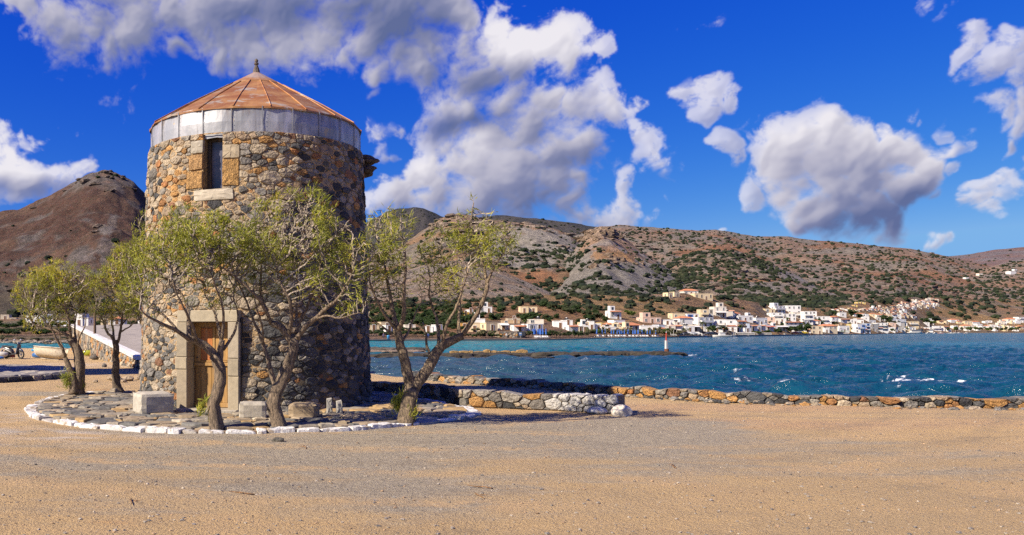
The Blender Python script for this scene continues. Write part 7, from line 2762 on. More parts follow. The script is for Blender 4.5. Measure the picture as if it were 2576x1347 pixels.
for x, yb, h, cr, lb in PALMS:
    P_ = L_T.place(x, yb)
    H_, C_ = h / F * P_[1], cr / F * P_[1]
    t = _link('palm_tree', None, loc=tuple(P_))
    tag(t, lb, 'palm')
    _link('trunk', PT, t, None, None, (H_ * .9, H_ * .9, H_ * .95 - C_ * .4))
    for k in range(18):
        s = C_ * rr.uniform(.85, 1.15)
        _link('frond', FROND, t, (0, 0, H_ * .95 - C_ * .4), (rr.uniform(-.2, .2), rr.uniform(-.5, .5) + (.3 if k % 3 == 0 else -.2), k * .349 + rr.uniform(-.1, .1)), (s, s, s))

# beach, parasols and loungers
PAR_P = MB().tube([(0, 0, -.2), (0, 0, 2.5)], .05, 5, 0, (.6, .6, .6)).data('pole', [MAT['plain']])
PAR_C = MB().lathe([(.10, 1.0), (.24, 1.15), (.20, 1.8), (.12, 2.4), (.03, 2.65)], (0, 0, 0), 8, 0, (.03, .14, .55)).data('canopy', [MAT['plain']])
LG = MB().box((0, 0, .32), (.6, 1.3, .06), 0, 0, (.75, .74, .72)).box((0, .8, .52), (.6, .6, .06), 0, 0, (.75, .74, .72), M=Matrix.Rotation(.9, 3, 'X')).box((-.25, -.5, .15), (.05, .05, .3), 0, 0, (.7, .7, .7)).box((.25, -.5, .15), (.05, .05, .3), 0, 0, (.7, .7, .7)).box((-.25, .5, .15), (.05, .05, .3), 0, 0, (.7, .7, .7)).box((.25, .5, .15), (.05, .05, .3), 0, 0, (.7, .7, .7)).data('sun_lounger', [MAT['plain']])
xs_ = list(np.linspace(1342, 1374, 13)) + [1500 + 9 * k + rr.uniform(-2, 2) for k in range(0, 15)] + [1562 + 9.2 * k + rr.uniform(-2, 2) for k in range(11)]
for i, x in enumerate(xs_):
    P_ = L_T.place(x, 848.5 if x > 1480 else 851.5)
    t = _link('closed_parasol', None, loc=(P_[0], P_[1] + rr.uniform(-1, 3), P_[2]), rot=(0, 0, rr.random()))
    tag(t, 'folded blue beach parasol ' + ('beside the stone hut' if x < 1480 else 'on the beach under the silvery trees'), 'parasol', 'blue parasols by the stone hut' if x < 1480 else 'blue parasols on the long beach')
    _link('pole', PAR_P, t, None, None, (1, 1, 1.15))
    _link('canopy', PAR_C, t, None, None, (1.0, 1.0, 1.1))
    q = _link('sun_lounger', LG, None, (P_[0] + rr.uniform(-.4, .4), P_[1] - 2.0, P_[2] + .02), (0, 0, rr.uniform(-.2, .2)))
    tag(q, 'white sun lounger in front of the blue parasols ' + ('by the stone hut' if x < 1480 else 'on the long beach'), 'sun lounger', 'white loungers ' + ('by the hut' if x < 1480 else 'on the beach'))

# quays
def strip(name, xs__, dy0, h, depth, col, label=None, cat=None):
    b_ = MB()
    for a, c in zip(xs__[:-1], xs__[1:]):
        ya, yc = lerp_tab(SHORE_Y, np.array([a]))[0], lerp_tab(SHORE_Y, np.array([c]))[0]
        pa, pc = np.array([(a - AX) / F * ya, ya - dy0]), np.array([(c - AX) / F * yc, yc - dy0])
        V = []
        for p_, y_ in ((pa, ya), (pc, yc)):
            for dd, z in ((0, -1.5), (0, h), (depth, h), (depth, -1.5)):
                q = p_ + p_ / np.linalg.norm(p_) * dd
                V.append((q[0], q[1], SEA + z))
        b_.add(V, [(0, 4, 5, 1), (1, 5, 6, 2), (2, 6, 7, 3), (3, 7, 4, 0), (0, 1, 2, 3), (7, 6, 5, 4)], 0, col)
    o = link(name, b_.data(name, [MAT['plain'] if name != 'beach' else MAT['earth']]))
    o['kind'] = 'structure'
    return o


strip('beach', [1370, 1420, 1480, 1560, 1640, 1700], 3, .35, 9, (.46, .36, .25))
strip('quay', [1700, 1760, 1820, 1900, 1960, 2030], 3, .75, 8, (.23, .21, .19))
strip('quay', [2035, 2100, 2170, 2250], 4, .6, 10, (.30, .26, .21))
strip('far_quay', [2250, 2350, 2450, 2700], 5, .8, 12, (.36, .31, .25))
strip('shore_path', [900, 980, 1060, 1140, 1260, 1370], 4, .45, 7, (.30, .24, .18))
lp = L_T.place(950, 858)

# boats
def boat(name, x, yb, L_px, hcol, label, cabin=True, rz=0.0, deck=(.75, .74, .70), Y=None, mast=False, tent=False, keel=.9):
    Y = Y or (EYE - SEA) * F / (yb - HY)
    P_ = np.array([(x - AX) / F * Y, Y, SEA])
    L_ = L_px / F * Y
    w_, h_ = L_ * .17, max(L_ * .10, .5)
    t = _link(name, None, loc=tuple(P_), rot=(0, 0, rz))
    tag(t, label, 'boat')
    V, Fc = [], []
    N_ = 10
    for i in range(N_ + 1):
        s = i / N_
        x_ = (s - .5) * L_
        b_ = w_ * (1 - max(0, (s - .55) / .45) ** 2.2) * (.82 + .18 * min(1, s * 4))
        sheer = h_ * (1 + .5 * max(0, s - .4) ** 1.5 + .12 * (1 - s))
        for (fy, fz) in ((0, -.35), (.62, -.2), (1, .45), (1.05, 1), (.97, 1), (.93, .75)):
            V.append((x_ * (1.0 if fz > 0 else .96), fy * b_, sheer * fz))
        for (fy, fz) in ((-.93, .75), (-.97, 1), (-1.05, 1), (-1, .45), (-.62, -.2)):
            V.append((x_ * (1.0 if fz > 0 else .96), fy * b_, sheer * fz))
    K_ = 11
    for i in range(N_):
        for j in range(K_):
            Fc.append((i * K_ + j, i * K_ + (j + 1) % K_, (i + 1) * K_ + (j + 1) % K_, (i + 1) * K_ + j))
    Fc += [tuple(range(K_))[::-1], tuple(N_ * K_ + j for j in range(K_))]
    cols = [np.array(hcol) if abs(v[2]) < h_ * .8 else np.array(deck) for v in V]
    o = link('hull', mesh_data('hull', V, Fc, [MAT['gloss']], np.array(cols)))
    o.parent = t
    if cabin:
        b_ = MB()
        b_.box((-.02 * L_, 0, h_ * 1.7), (L_ * (.30 if not tent else .66), w_ * 1.2, h_ * 1.5), 0, 0, (.78, .77, .75), taper=.92)
        b_.box((-.02 * L_, 0, h_ * 2.5), (L_ * (.36 if not tent else .72), w_ * 1.4, h_ * .14), 0, 0, (.8, .79, .77))
        q = b_.build('cabin', [MAT['gloss']], None)
        q.parent = t
        for k in range(3 if not tent else 9):
            q = MB().box(((-.13 + .1 * k) * L_ if not tent else (-.32 + .07 * k) * L_, -w_ * .585, h_ * 1.8), (L_ * .05, .05, h_ * .6), 0, 0, (.03, .035, .05)).build('cabin_window', [MAT['gloss']], None)
            q.parent = t
    if mast:
        q = MB().tube([(L_ * .1, 0, h_), (L_ * .1, 0, h_ * 8)], .06, 5, 0, (.7, .7, .7)).build('mast', [MAT['plain']], None)
        q.parent = t
    return t


boat('moored_boat', 1769, 848.8, 20, (.12, .35, .72), 'small light blue and white boat moored left of the big white boat', True, .1)
boat('white_yacht', 1815, 848.6, 46, (.74, .72, .66), 'long cream white boat with a flying bridge moored at the quay', True, math.pi + .03)
boat('dinghy', 1845, 847.8, 12, (.7, .7, .68), 'small white dinghy right of the long cream boat', False, .2)
boat('dinghy', 1878, 847.2, 16, (.55, .2, .15), 'red hulled dinghy in front of the waterfront pavilion', False, .1)
boat('dinghy', 1975, 845.2, 16, (.75, .75, .72), 'white open boat left of the waterfront block with red eaves', True, .1)
boat('dark_barge', 2105, 842.6, 34, (.04, .05, .08), 'dark blue work boat in front of the beige cube building', True, .05)
boat('ferry', 2303, 839.6, 36, (.75, .75, .74), 'long white excursion ferry with a row of windows in the right hand harbour', True, .03, tent=True)
for i, (x, lb) in enumerate(((2282, 'white motor boat at the left end of the harbour row'), (2334, 'small boat with a mast right of the ferry'), (2352, 'white boat between the ferry and the red boat'), (2366, 'fishing boat with a red stripe in the harbour row'), (2392, 'masted boat in the middle of the harbour row'), (2402, 'second masted boat of the harbour row'), (2411, 'blue and white boat right of the masted boats'), (2432, 'last boat at the right of the harbour row'))):
    boat('harbour_boat', x, 839.4, 12 if i else 14, [(.75, .75, .74), (.7, .7, .7), (.65, .65, .68), (.6, .12, .1), (.72, .72, .7), (.7, .7, .68), (.15, .3, .6), (.6, .3, .2)][i], lb, True, rr.uniform(-.6, .6), mast=i in (1, 4, 5))

# cars on the quay
def car(x, yb, col, label, rz=0.0):
    P_ = L_T.place(x, yb)
    P_[2] = SEA + .85
    P_[1] = lerp_tab(SHORE_Y, np.array([x]))[0] + 2.5
    P_[0] = (x - AX) / F * P_[1]
    t = _link('parked_car', None, loc=tuple(P_), rot=(0, 0, rz))
    tag(t, label, 'car')
    V, Fc = [], []
    prof = [(-2.1, .35), (-2.1, .8), (-1.9, .95), (-1.2, 1.0), (-.7, 1.45), (.7, 1.47), (1.3, 1.0), (2.0, .9), (2.15, .65), (2.15, .35)]
    n_ = len(prof)
    for sy in (-1, 1):
        for x_, z in prof:
            V.append((x_, sy * (.85 if z < 1.1 else .68), z))
    Fc = [tuple(range(n_)), tuple(n_ + i for i in range(n_))[::-1]] + [(i, i + n_, (i + 1) % n_ + n_, (i + 1) % n_) for i in range(n_)]
    q = link('body', mesh_data('body', V, Fc, [MAT['gloss']], col))
    q.parent = t
    for sy in (-1, 1):
        q = MB().add([(-1.05, sy * .83, 1.03), (-.62, sy * .71, 1.38), (.62, sy * .71, 1.38), (1.1, sy * .83, 1.03), (-1.05, sy * .80, 1.03), (-.62, sy * .67, 1.38), (.62, sy * .67, 1.38), (1.1, sy * .80, 1.03)], [(0, 1, 2, 3), (4, 7, 6, 5), (0, 4, 5, 1), (1, 5, 6, 2), (2, 6, 7, 3), (3, 7, 4, 0)], 0, (.02, .02, .03)).build('side_window', [MAT['gloss']], None)
        q.parent = t
        for x_ in (-1.3, 1.35):
            V2_, F2_ = tube_arrays([(x_, sy * .65, .33), (x_, sy * .88, .33)], .33, 12)
            q = link('wheel', mesh_data('wheel', V2_, F2_, [MAT['plain']], (.02, .02, .02)))
            q.parent = t


for x, c, lb in ((1706, (.7, .7, .7), 'white car parked under the thatched shade on the quay'), (1722, (.05, .05, .06), 'black car parked left of the two small palms'), (1731, (.6, .62, .65), 'silver car parked in front of the small palms'), (1741, (.45, .47, .5), 'grey car parked on the quay right of the palms'), (1752, (.72, .72, .7), 'white car parked behind the light blue boat'),
                 (1785, (.06, .07, .09), 'dark car parked right of the light blue boat'), (2000, (.5, .06, .05), 'red car parked before the white waterfront block'), (2011, (.05, .06, .08), 'dark car parked beside the red one'), (2022, (.65, .48, .04), 'yellow car parked at the corner before the beige cube')):
    car(x, 845, c, lb, rr.uniform(-.3, .3))

# waterfront pavilions
for x0, x1, yt, yb, lb, cc_ in ((1854, 1900, 836.5, 846.5, 'long open waterfront pavilion with a pale flat canopy', (.72, .70, .64)), (1902, 1942, 837.5, 845.5, 'second low waterfront pavilion on posts', (.62, .58, .52)), (2109, 2136, 833, 842, 'open pavilion with a green canopy by the water', (.35, .55, .28)),
                            (1686, 1704, 828, 845, 'thatched shade roof on the quay', (.30, .24, .17)), (1841, 1852, 828, 845, 'dark peaked gazebo by the hotel', (.10, .12, .13))):
    xm = (x0 + x1) / 2
    Y = lerp_tab(SHORE_Y, np.array([xm]))[0] + 1
    w = (x1 - x0) / F * Y
    zt = EYE - (yt - HY) / F * Y
    t = _link('pavilion', None, loc=((xm - AX) / F * Y, Y, SEA + .7))
    tag(t, lb, 'pavilion')
    H_ = zt - SEA - .7
    q = MB().box((0, 2.5, H_ - .12), (w, 5, .22), 0, 0, cc_, taper=.9 if 'peaked' not in lb and 'thatched' not in lb else .3).build('canopy', [MAT['plain']], None)
    q.parent = t
    n_ = max(2, int(w / 2.4))
    for k in range(n_ + 1):
        q = MB().box((-w / 2 + .2 + (w - .4) * k / n_, .15, H_ / 2 - .1), (.14, .14, H_ - .2), 0, 0, (.6, .58, .54)).build('post', [MAT['plain']], None)
        q.parent = t
    q = MB().box((0, 4.6, H_ * .35), (w * .96, .1, H_ * .7), 0, 0, (.12, .10, .09)).box((0, .2, .45), (w * .96, .06, .7), 0, 0, (.5, .48, .44)).build('railing', [MAT['plain']], None)
    q.parent = t

# ------------------------------------------------------------------ breakwater, beacon, rocks
def YS(y, z=SEA):
    return (EYE - z) * F / (y - HY)


jt = anchor('breakwater', tuple(atY(1300, 899, YS(899))), 'sunken breakwater of squared yellow blocks and dark rocks leading to the beacon', 'breakwater')
rj = np.random.default_rng(71)
segs = [(930, 955), (958, 987), (990, 1010), (1025, 1058), (1060, 1070)] + [(1134, 1154), (1156, 1180), (1182, 1190), (1192, 1218), (1219, 1234), (1236, 1250), (1251, 1260), (1262, 1284), (1286, 1300), (1302, 1328)] + [(1331, 1350), (1352, 1380)]
for i, (a, b_) in enumerate(segs):
    yb = 901 if a < 1100 else 898.5
    Y = YS(yb)
    w = (b_ - a) / F * Y
    hh = (.30 if a < 1100 else .60 + .12 * rj.random() + (.12 if a in (1219, 1302) else 0)) if a < 1330 else .30
    c = atY((a + b_) / 2, yb, Y)
    A = np.array([(-w / 2, -.5), (0, -.5), (w / 2, -.5), (w / 2, hh * .95), (0, hh), (-w / 2, hh * .92)])
    mp = lambda u, v, h, c=c: np.stack(np.broadcast_arrays(c[0] + u, c[1] - h, SEA + v), -1)
    V, Fc = stone_mesh(A, mp, .01, .12, rj, base=-.3, back=-1.0, n=14, dome=.9, tilt=.15)
    col = np.array((.46, .29, .11)) * (.85 + .3 * rj.random()) if a < 1330 else np.array((.24, .17, .08))
    link('squared_block', mesh_data('squared_block', V, Fc, [MAT['pitted']], col), jt)


def rockline(name, pts, n, s0, s1, col, seed, parent=None, label=None, sq=.5):
    r = np.random.default_rng(seed)
    C, S = [], []
    P_ = [atY(x, y, YS(y)) for x, y in pts]
    L_ = np.concatenate([[0], np.cumsum([np.linalg.norm(b_ - a) for a, b_ in zip(P_[:-1], P_[1:])])])
    for k in range(n):
        t_ = r.random() * L_[-1]
        c = np.array([np.interp(t_, L_, [p_[j] for p_ in P_]) for j in range(3)])
        s = s0 + (s1 - s0) * r.random() ** 2
        C.append(c + [r.normal() * .2, r.normal() * s * .8, s * .10 + .06])
        S.append((s * 1.7, s, s * sq))
    V, Fc, cc = scatter_lumps(np.array(C), np.array(S), np.array(col) * (.7 + .6 * r.random((n, 1))), ICO1, .28, seed)
    o = link(name, mesh_data(name, V, Fc, [MAT['stone']], cc), parent)
    o['kind'] = 'stuff'
    if label:
        tag(o, label, 'rocks')
    return o


DK = (.055, .045, .03)
rockline('dark_rocks', [(930, 903), (1130, 902), (1330, 900), (1420, 899), (1560, 897), (1705, 896.5)], 760, .30, .75, DK, 1, jt, sq=.55)
rockline('weedy_rocks', [(1180, 905), (1300, 904), (1420, 902)], 160, .2, .45, DK, 2, jt, sq=.35)
rockline('brown_rocks', [(1380, 898), (1450, 898), (1560, 896.5), (1690, 896)], 70, .2, .4, (.16, .10, .045), 3, jt, sq=.7)
rockline('shore_rocks', [(930, 884), (990, 885), (1055, 883)], 200, .3, .8, (.10, .085, .065), 4, None, 'dark rocks of the small spit right of the tower', .5)
rockline('spit_gravel', [(930, 889), (1000, 889), (1040, 888)], 240, .4, .9, (.30, .22, .15), 5, None, 'brown gravel bank in front of the dark spit', .25)
for i, (x, y, s, lb) in enumerate(((1084, 901, .42, 'pale isolated rock at the end of the left row of blocks'), (1100, 905, .22, 'dark rock in the shallow water'), (925, 908, .3, 'flat dark rock beside the tower edge in the water'), (1170, 905, .28, 'dark low rock in front of the yellow blocks'), (1000, 921, .22, 'small dark rock awash in the near water'), (1510, 896, .25, 'small upright grey stone on the breakwater'))):
    c = atY(x, y, YS(y))
    boulder('sea_rock', c - [0, 0, .1], (s * 1.3, s, s * .75), (.30, .24, .15) if i in (0, 5) else (.05, .05, .045), 80 + i, lb)

bc = atY(1677, 893, YS(893))
kx = YS(893) / F
bea = anchor('harbour_beacon', (bc[0], bc[1], SEA), 'slim red and white harbour beacon on a rusty drum at the end of the breakwater', 'beacon')
link('rusty_base', MB().lathe([(5.6 * kx, -.3), (5.4 * kx, 4.5 * kx), (5.2 * kx, 14.5 * kx), (5.4 * kx, 15 * kx)], (bc[0], bc[1], SEA), 16, 0, (.20, .075, .035)).data('rusty_base', [MAT['stone']]), bea)
link('concrete_foot', MB().box((bc[0], bc[1], SEA + .02), (17 * kx, 14 * kx, .34), .1, 0, (.28, .15, .08)).data('concrete_foot', [MAT['stone']]), bea)
link('white_pillar', MB().box((bc[0] - .5 * kx, bc[1], SEA + 25.5 * kx), (5.8 * kx, 5.8 * kx, 21 * kx), .3, 0, (.66, .65, .62), taper=.9).data('white_pillar', [MAT['plain']]), bea)
link('red_mast', MB().lathe([(1.9 * kx, 36 * kx), (1.5 * kx, 45 * kx), (1.0 * kx, 55 * kx)], (bc[0] - 1 * kx, bc[1], SEA), 8, 0, (.62, .07, .03)).data('red_mast', [MAT['plain']]), bea)
link('lamp', MB().lathe([(.9 * kx, 55 * kx), (.9 * kx, 58 * kx), (.3 * kx, 59 * kx)], (bc[0] - 1 * kx, bc[1], SEA), 8, 0, (.75, .72, .7)).data('lamp', [MAT['gloss']]), bea)

# ------------------------------------------------------------------ scooter, boat, boards at the left
def put(parent, name, mb, mat, smooth=False):
    o = mb.build(name, [mat], None, smooth)
    o.parent = parent
    return o


sp = at(34, 903)
sct = _link('motor_scooter', None, loc=tuple(sp), rot=(0, 0, math.radians(-22)))
tag(sct, 'black and grey motor scooter parked by the inlet at the left edge', 'scooter')
for x_, nm_ in ((-.62, 'rear_wheel'), (.64, 'front_wheel')):
    w_ = MB()
    N_ = 20
    V, Fc = [], []
    for i in range(N_):
        a_ = 2 * math.pi * i / N_
        for k in range(6):
            b__ = 2 * math.pi * k / 6
            R = .235 + .055 * math.cos(b__)
            V.append((x_ + R * math.cos(a_), .055 * math.sin(b__), .29 + R * math.sin(a_)))
    for i in range(N_):
        for k in range(6):
            Fc.append((i * 6 + k, i * 6 + (k + 1) % 6, ((i + 1) % N_) * 6 + (k + 1) % 6, ((i + 1) % N_) * 6 + k))
    tyre = link('wheel', mesh_data('wheel', V, Fc, [MAT['plain']], (.015, .015, .016), True))
    tyre.parent = sct
    rb_ = MB()
    for k in range(5):
        a_ = k * 2 * math.pi / 5
        rb_.tube([(x_, 0, .29), (x_ + .20 * math.cos(a_), 0, .29 + .20 * math.sin(a_))], .018, 5, 0, (.35, .35, .36))
    V2_, F2_ = tube_arrays([(x_, -.06, .29), (x_, .06, .29)], .06, 10)
    rb_.add(V2_, F2_, 0, (.3, .3, .3))
    q = rb_.build('rim', [MAT['gloss']], None)
    q.parent = tyre


def loft(secs, n=12, col=(1, 1, 1)):
    """rounded box sections (x, zc, ry, rz) joined along x"""
    V, Fc = [], []
    for (x_, zc, ry, rz_) in secs:
        for k in range(n):
            a_ = 2 * math.pi * k / n
            ca, sa = math.cos(a_), math.sin(a_)
            e_ = .6
            V.append((x_, ry * math.copysign(abs(ca) ** e_, ca), zc + rz_ * math.copysign(abs(sa) ** e_, sa)))
    for i in range(len(secs) - 1):
        for k in range(n):
            Fc.append((i * n + k, i * n + (k + 1) % n, (i + 1) * n + (k + 1) % n, (i + 1) * n + k))
    Fc += [tuple(range(n))[::-1], tuple((len(secs) - 1) * n + k for k in range(n))]
    m_ = MB()
    m_.add(V, Fc, 0, col)
    return m_


put(sct, 'body', loft([(-.95, .78, .03, .03), (-.85, .76, .12, .08), (-.6, .68, .15, .14), (-.3, .58, .16, .17), (-.1, .50, .14, .16), (-.02, .42, .10, .10)], 12, (.07, .07, .075)), MAT['gloss'], True)
put(sct, 'side_panel', loft([(-.80, .70, .155, .03), (-.5, .62, .175, .05), (-.2, .50, .17, .05), (-.05, .40, .14, .03)], 12, (.55, .53, .50)), MAT['gloss'], True)
put(sct, 'seat', loft([(-.92, .86, .08, .03), (-.7, .87, .14, .05), (-.35, .82, .15, .055), (-.05, .80, .12, .05), (.02, .78, .05, .03)], 12, (.02, .02, .02)), MAT['plain'], True)
put(sct, 'footboard', MB().box((.14, 0, .33), (.42, .34, .07), 0, 0, (.04, .04, .045)), MAT['plain'])
shl = MB()
shl.add([(.30, -.20, .32), (.30, .20, .32), (.46, .17, .95), (.46, -.17, .95), (.36, -.21, .32), (.36, .21, .32), (.53, .16, .95), (.53, -.16, .95)], [(0, 1, 2, 3), (4, 7, 6, 5), (0, 4, 5, 1), (1, 5, 6, 2), (2, 6, 7, 3), (3, 7, 4, 0)], 0, (.10, .12, .16))
put(sct, 'leg_shield', shl, MAT['gloss'])
put(sct, 'front_mudguard', loft([(.42, .60, .07, .03), (.55, .64, .09, .06), (.70, .60, .08, .06), (.86, .46, .05, .04)], 10, (.10, .12, .16)), MAT['gloss'], True)
put(sct, 'fork', MB().tube([(.64, -.07, .29), (.52, -.05, .75)], .022, 6, 0, (.3, .3, .3)).tube([(.64, .07, .29), (.52, .05, .75)], .022, 6, 0, (.3, .3, .3)), MAT['gloss'])
put(sct, 'handlebar', MB().tube([(.36, -.34, 1.02), (.42, -.15, 1.04), (.43, 0, 1.02), (.42, .15, 1.04), (.36, .34, 1.02)], .020, 6, 0, (.02, .02, .02)), MAT['plain'])
put(sct, 'headlight_cowl', loft([(.34, 1.02, .10, .06), (.44, 1.04, .13, .09), (.52, 1.0, .10, .07), (.56, .98, .05, .04)], 10, (.08, .10, .13)), MAT['gloss'], True)
for sy in (-1, 1):
    q = put(sct, 'mirror', MB().tube([(.40, sy * .22, 1.04), (.36, sy * .30, 1.24)], .008, 5, 0, (.02, .02, .02)).lathe([(.005, -.06), (.055, -.03), (.06, .03), (.01, .06)], (.36, sy * .31, 1.29), 8, 0, (.55, .6, .68)), MAT['gloss'])
put(sct, 'tail_light', MB().box((-.93, 0, .76), (.05, .16, .07), 0, 0, (.5, .02, .02)), MAT['gloss'])
put(sct, 'number_plate', MB().box((-.98, 0, .55), (.015, .20, .15), 0, 0, (.7, .7, .7), M=Matrix.Rotation(.3, 3, 'Y')), MAT['plain'])
put(sct, 'stand', MB().tube([(-.2, -.05, .3), (-.25, -.2, .0)], .014, 5, 0, (.1, .1, .1)).tube([(-.2, .05, .3), (-.25, .2, .0)], .014, 5, 0, (.1, .1, .1)), MAT['plain'])
put(sct, 'exhaust', MB().tube([(-.1, -.14, .25), (-.5, -.17, .28), (-.85, -.17, .36)], [.03, .06, .05], 8, 0, (.12, .12, .12)), MAT['gloss'], True)
bag = tag(_link('cargo_bag', loft([(.22, .45, .05, .05), (.27, .46, .12, .11), (.33, .46, .10, .10), (.36, .45, .04, .04)], 10, (.55, .22, .05)).data('cargo_bag', [MAT['plain']], True), None, tuple(sp), (0, 0, math.radians(-22))), 'orange bag hanging between seat and leg shield of the scooter', 'bag')

bp = at(127, 905)
hb = _link('fibreglass_boat', None, loc=(bp[0], bp[1], 0), rot=(math.radians(-9), math.radians(3), math.radians(-38)))
tag(hb, 'weathered cream fibreglass boat hull beached beside the twin trunk tamarisk', 'boat')
V, Fc = [], []
N_, L_ = 14, 2.9
for i in range(N_ + 1):
    s = i / N_
    x_ = (s - .45) * L_
    b_ = .62 * (1 - max(0, (s - .45) / .55) ** 2.3) * (.86 + .14 * min(1, s * 3)) + .01
    sh = .78 + .14 * max(0, s - .3) ** 1.4
    kz = .10 + .30 * max(0, (s - .75) / .25) ** 2
    rake = .22 * max(0, s - .6) / .4
    pr = [(0, kz), (.45, kz + .07), (.85, .34), (1.0, .62), (1.03, sh), (1.10, sh), (1.10, sh - .05), (.98, sh - .05), (.90, .45), (.5, .22)]
    row = [(x_ + rake * (z / sh), b_ * f_, z) for f_, z in pr]
    V += row + [(a, -b__, c) for a, b__, c in row[:0:-1]]
K_ = 19
for i in range(N_):
    for j in range(K_):
        Fc.append((i * K_ + j, i * K_ + (j + 1) % K_, (i + 1) * K_ + (j + 1) % K_, (i + 1) * K_ + j))
Fc += [tuple(range(K_))[::-1], tuple(N_ * K_ + j for j in range(K_))]
q = link('hull', mesh_data('hull', V, Fc, [MAT['whitewash']], (.68, .60, .47), True))
q.parent = hb
put(hb, 'keel', MB().box((-.1, 0, .06), (2.0, .05, .12), 0, 0, (.55, .47, .36)), MAT['whitewash'])
put(hb, 'thwart', MB().box((-.2, 0, .62), (.26, 1.05, .04), 0, 0, (.50, .44, .35)), MAT['plain'])
put(hb, 'blue_rope', MB().tube([(-.6, -.66, .84), (-.5, -.7, .88), (-.4, -.66, .85), (-.5, -.62, .84)], .02, 5, 0, (.03, .12, .45)), MAT['plain'])


def board(name, x0, x1, y, w, col, label, cat, seed, z=.18, h=.16, rz=0.0):
    a, b_ = at(x0, y), at(x1, y)
    L_ = np.linalg.norm(b_ - a)
    c = (a + b_) / 2
    m_ = loft([(-L_ / 2, z, .02, .02), (-L_ * .42, z, w * .6, h * .5), (-L_ * .2, z, w, h * .7), (L_ * .2, z, w, h * .7), (L_ * .42, z, w * .6, h * .5), (L_ / 2, z + .04, .02, .02)], 12, col)
    o = _link(name, m_.data(name, [MAT['gloss']], True), None, (c[0], c[1], 0), (0, 0, rz))
    tag(o, label, cat)
    return o


board('canoe', 80, 132, 901, .28, (.05, .16, .42), 'blue canoe lying between the scooter and the beached boat', 'canoe', 1, .2, .3)
board('paddle_board', 78, 118, 895, .26, (.04, .32, .62), 'bright blue board resting behind the blue canoe', 'board', 2, .42, .18)
board('white_canoe', -14, 22, 903, .28, (.70, .68, .62), 'white canoe behind the scooter at the left edge', 'canoe', 3, .3, .26)
board('blue_board', -14, 10, 905, .24, (.06, .22, .55), 'blue board under the white canoe at the left edge', 'board', 4, .12, .14)
board('green_canoe', 206, 238, 897, .24, (.42, .45, .03), 'lime green canoe behind the tamarisk stems by the ramp', 'canoe', 5, .25, .3)
rv_ = at(22, 903)
tag(_link('red_kart', MB().box((0, 0, .22), (.5, .35, .3), .3, 0, (.35, .03, .05)).lathe([(.14, 0), (.14, .08)], (-.2, -.2, .1), 10, 0, (.03, .03, .03)).box((.05, 0, .45), (.3, .3, .15), .1, 0, (.5, .05, .06)).data('red_kart', [MAT['gloss']]), None, tuple(rv_ + [0, .5, 0])), 'dark red bundle of gear on the ground behind the scooter', 'gear')
for i, (x, y, s) in enumerate(((238, 905, .26), (246, 902, .22), (262, 925, .16), (230, 903, .15))):
    p_ = at(x, y)
    boulder('ramp_boulder', p_, (s, s * .8, s * .9), (.17, .15, .13) if i != 1 else (.38, .30, .2), 120 + i, ['dark boulder leaning by the green canoe', 'pale boulder beside the dark one at the ramp wall', 'small dark stone on the earth below the ramp wall', 'dark stone left of the green canoe'][i])

# low scrub and stones on the bank beyond the inlet
r_ = np.random.default_rng(91)
n = 260
U_ = r_.random(n) * 340 - 20
C, S = [], []
for k in range(n):
    P_ = L_T.place(U_[k], 857 + 8 * r_.random())
    s = .2 + .4 * r_.random() ** 2
    C.append(P_ + [0, 0, s * .1])
    S.append((s * 1.3, s, s * .6))
V, Fc, cc = scatter_lumps(np.array(C), np.array(S), np.array((.33, .27, .21)) * (.6 + .7 * r_.random((n, 1))), ICO0, .3, 92)
tag(link('bank_stones', mesh_data('bank_stones', V, Fc, [MAT['stone']], cc)), 'loose stones along the far bank of the inlet', 'stones', kind='stuff')
for i, (x, y, w, h) in enumerate(((20, 853, 34, 8), (50, 856, 28, 7), (95, 858, 40, 8), (130, 858, 42, 7), (165, 857, 36, 9), (4, 860, 20, 16))):
    rtree(x, y, w, h, 'olive' if i < 5 else 'pale', ['spreading green bush on the far bank left of the scooter mirror', 'low bush on the bank behind the scooter', 'wide low bush behind the beached boat', 'long low bush right of the beached boat', 'dense bush where the ramp begins', 'yellowish bush cut by the left edge'][i], 'bank_bush', rr)
for o_ in bpy.data.objects:
    if o_.get('group') == 'bank_bush':
        del o_['group']

# poles at the ramp
for x, yt, yb, Y, lb in ((238, 765, 868, 60, 'wooden pole rising through the twin trunk tamarisk crown'), (307, 790, 822, 78, 'short wooden pole standing on the ramp behind the thin tamarisk')):
    a, b_ = atY(x, yb, Y), atY(x, yt, Y)
    a[2] -= .5
    q = tag(_link('wooden_pole', MB().tube([a, (a + b_) / 2 + [.02, 0, 0], b_], [.11, .1, .08], 8, 0, (.20, .12, .07)).data('wooden_pole', [MAT['bark']], True)), lb, 'pole')


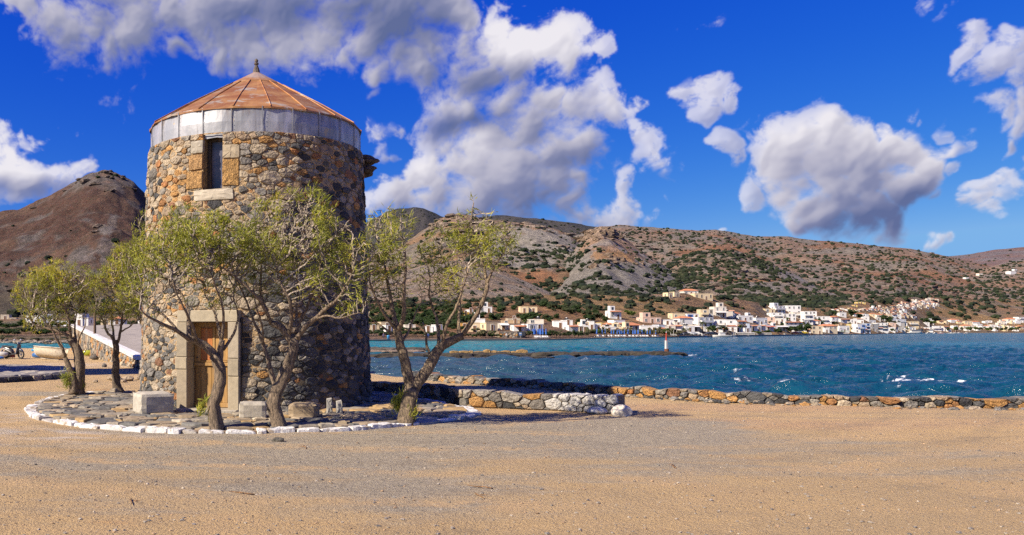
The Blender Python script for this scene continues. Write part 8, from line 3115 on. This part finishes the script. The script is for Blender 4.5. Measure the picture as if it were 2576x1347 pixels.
# people on the far shore path
def person(x, yb, top, legs, label, arm=0.0):
    """small standing figure grown as one skin"""
    Y = lerp_tab(SHORE_Y, np.array([x]))[0] - 1.0
    P_ = np.array([(x - AX) / F * Y, Y, SEA + .45])
    t = _link('person', None, loc=tuple(P_))
    tag(t, label, 'person')
    vs = [(0, 0, .93), (0, 0, 1.15), (0, 0, 1.38), (0, 0, 1.52), (0, 0, 1.66), (.17, 0, 1.38), (.25 + arm * .1, -.05, 1.10 + arm * .3), (.27 + arm * .3, -.12, .86 + arm * .8), (-.17, 0, 1.38), (-.25, .03, 1.10), (-.26, -.05, .86),
          (.09, 0, .88), (.11, -.05, .48), (.12, .03, .06), (.12, -.12, .03), (-.09, 0, .88), (-.12, .08, .48), (-.14, .18, .08), (-.14, .06, .04)]
    es = [(0, 1), (1, 2), (2, 3), (3, 4), (2, 5), (5, 6), (6, 7), (2, 8), (8, 9), (9, 10), (0, 11), (11, 12), (12, 13), (13, 14), (0, 15), (15, 16), (16, 17), (17, 18)]
    rs_ = [.13, .12, .14, .06, .105, .06, .045, .035, .06, .045, .035, .085, .06, .04, .035, .085, .06, .04, .035]
    m_ = MB()
    for a, b_ in es:
        za = (vs[a][2] + vs[b_][2]) / 2
        col = (.45, .28, .19)
        if .9 < za < 1.45:
            col = top
        elif .1 < za <= .9 and a not in (6, 9):
            col = legs
        m_.tube([vs[a], vs[b_]], [rs_[a], rs_[b_]], 7, 0, col)
    m_.lathe([(.02, -.12), (.08, -.08), (.1, 0), (.09, .07), (.03, .12)], (0, 0, 1.66), 8, 0, (.42, .27, .19))
    q = m_.build('body', [MAT['plain']], None, True)
    q.parent = t
    h_ = MB().lathe([(.10, -.02), (.108, .05), (.06, .13), (.01, .14)], (0, .015, 1.67), 8, 0, (.05, .035, .025)).build('hair', [MAT['plain']], None, True)
    h_.parent = t


person(965, 853, (.12, .09, .2), (.05, .05, .08), 'person in dark clothes with raised arms on the path right of the tower', .8)
person(1071, 853, (.75, .74, .7), (.15, .12, .1), 'person in a white top walking between the forked tamarisk stems')
person(1077, 853, (.05, .12, .5), (.04, .07, .2), 'person in blue clothes walking between the forked tamarisk stems')
person(1274, 853, (.75, .74, .72), (.3, .25, .2), 'person in a white top on the shore left of the stone hut')
wb = L_T.place(977, 857)
tag(_link('litter_bin', MB().lathe([(.35, 0), (.42, .9), (.44, 1.0), (.2, 1.12)], tuple([0, 0, 0]), 12, 0, (.05, .30, .60)).data('litter_bin', [MAT['gloss']], True), None, ((977 - AX) / F * 218, 218, SEA + .45)), 'light blue litter bin on the shore path right of the tower', 'bin')

# fallen twigs and a few weeds on the open ground
rt = np.random.default_rng(202)
TW = [MB().tube([(0, 0, .006), (.09, .02 * k, .012), (.2, -.01, .008), (.3, .03 * k, .015)], [.007, .006, .005, .003], 5, 0, (.45, .24, .10)).tube([(.12, .01, .01), (.19, .07, .02)], [.004, .002], 4, 0, (.45, .24, .10)).data('fallen_twig', [MAT['bark']], True) for k in (-1, 1)]
for (x, y, lb) in ((1240, 1232, 'bare orange twig lying on the open gravel, farthest from the terrace'), (1195, 1243, 'short twig on the gravel left of the bare orange one'), (770, 1130, 'forked twig on the gravel just in front of the white kerb'), (640, 1245, 'thin twig on the gravel at the lower left'), (330, 1262, 'dry twig on the sandy ground at the lower left edge'), (1700, 1180, 'pale twig beside the grey gravel at the right')):
    p_ = at(x, y)
    tag(_link('fallen_twig', TW[rt.integers(2)], None, (p_[0], p_[1], float(ground_z(p_[0], p_[1])) + .004), (0, 0, rt.random() * 6), (1.1, 1.1, 1.1)), lb, 'twig')
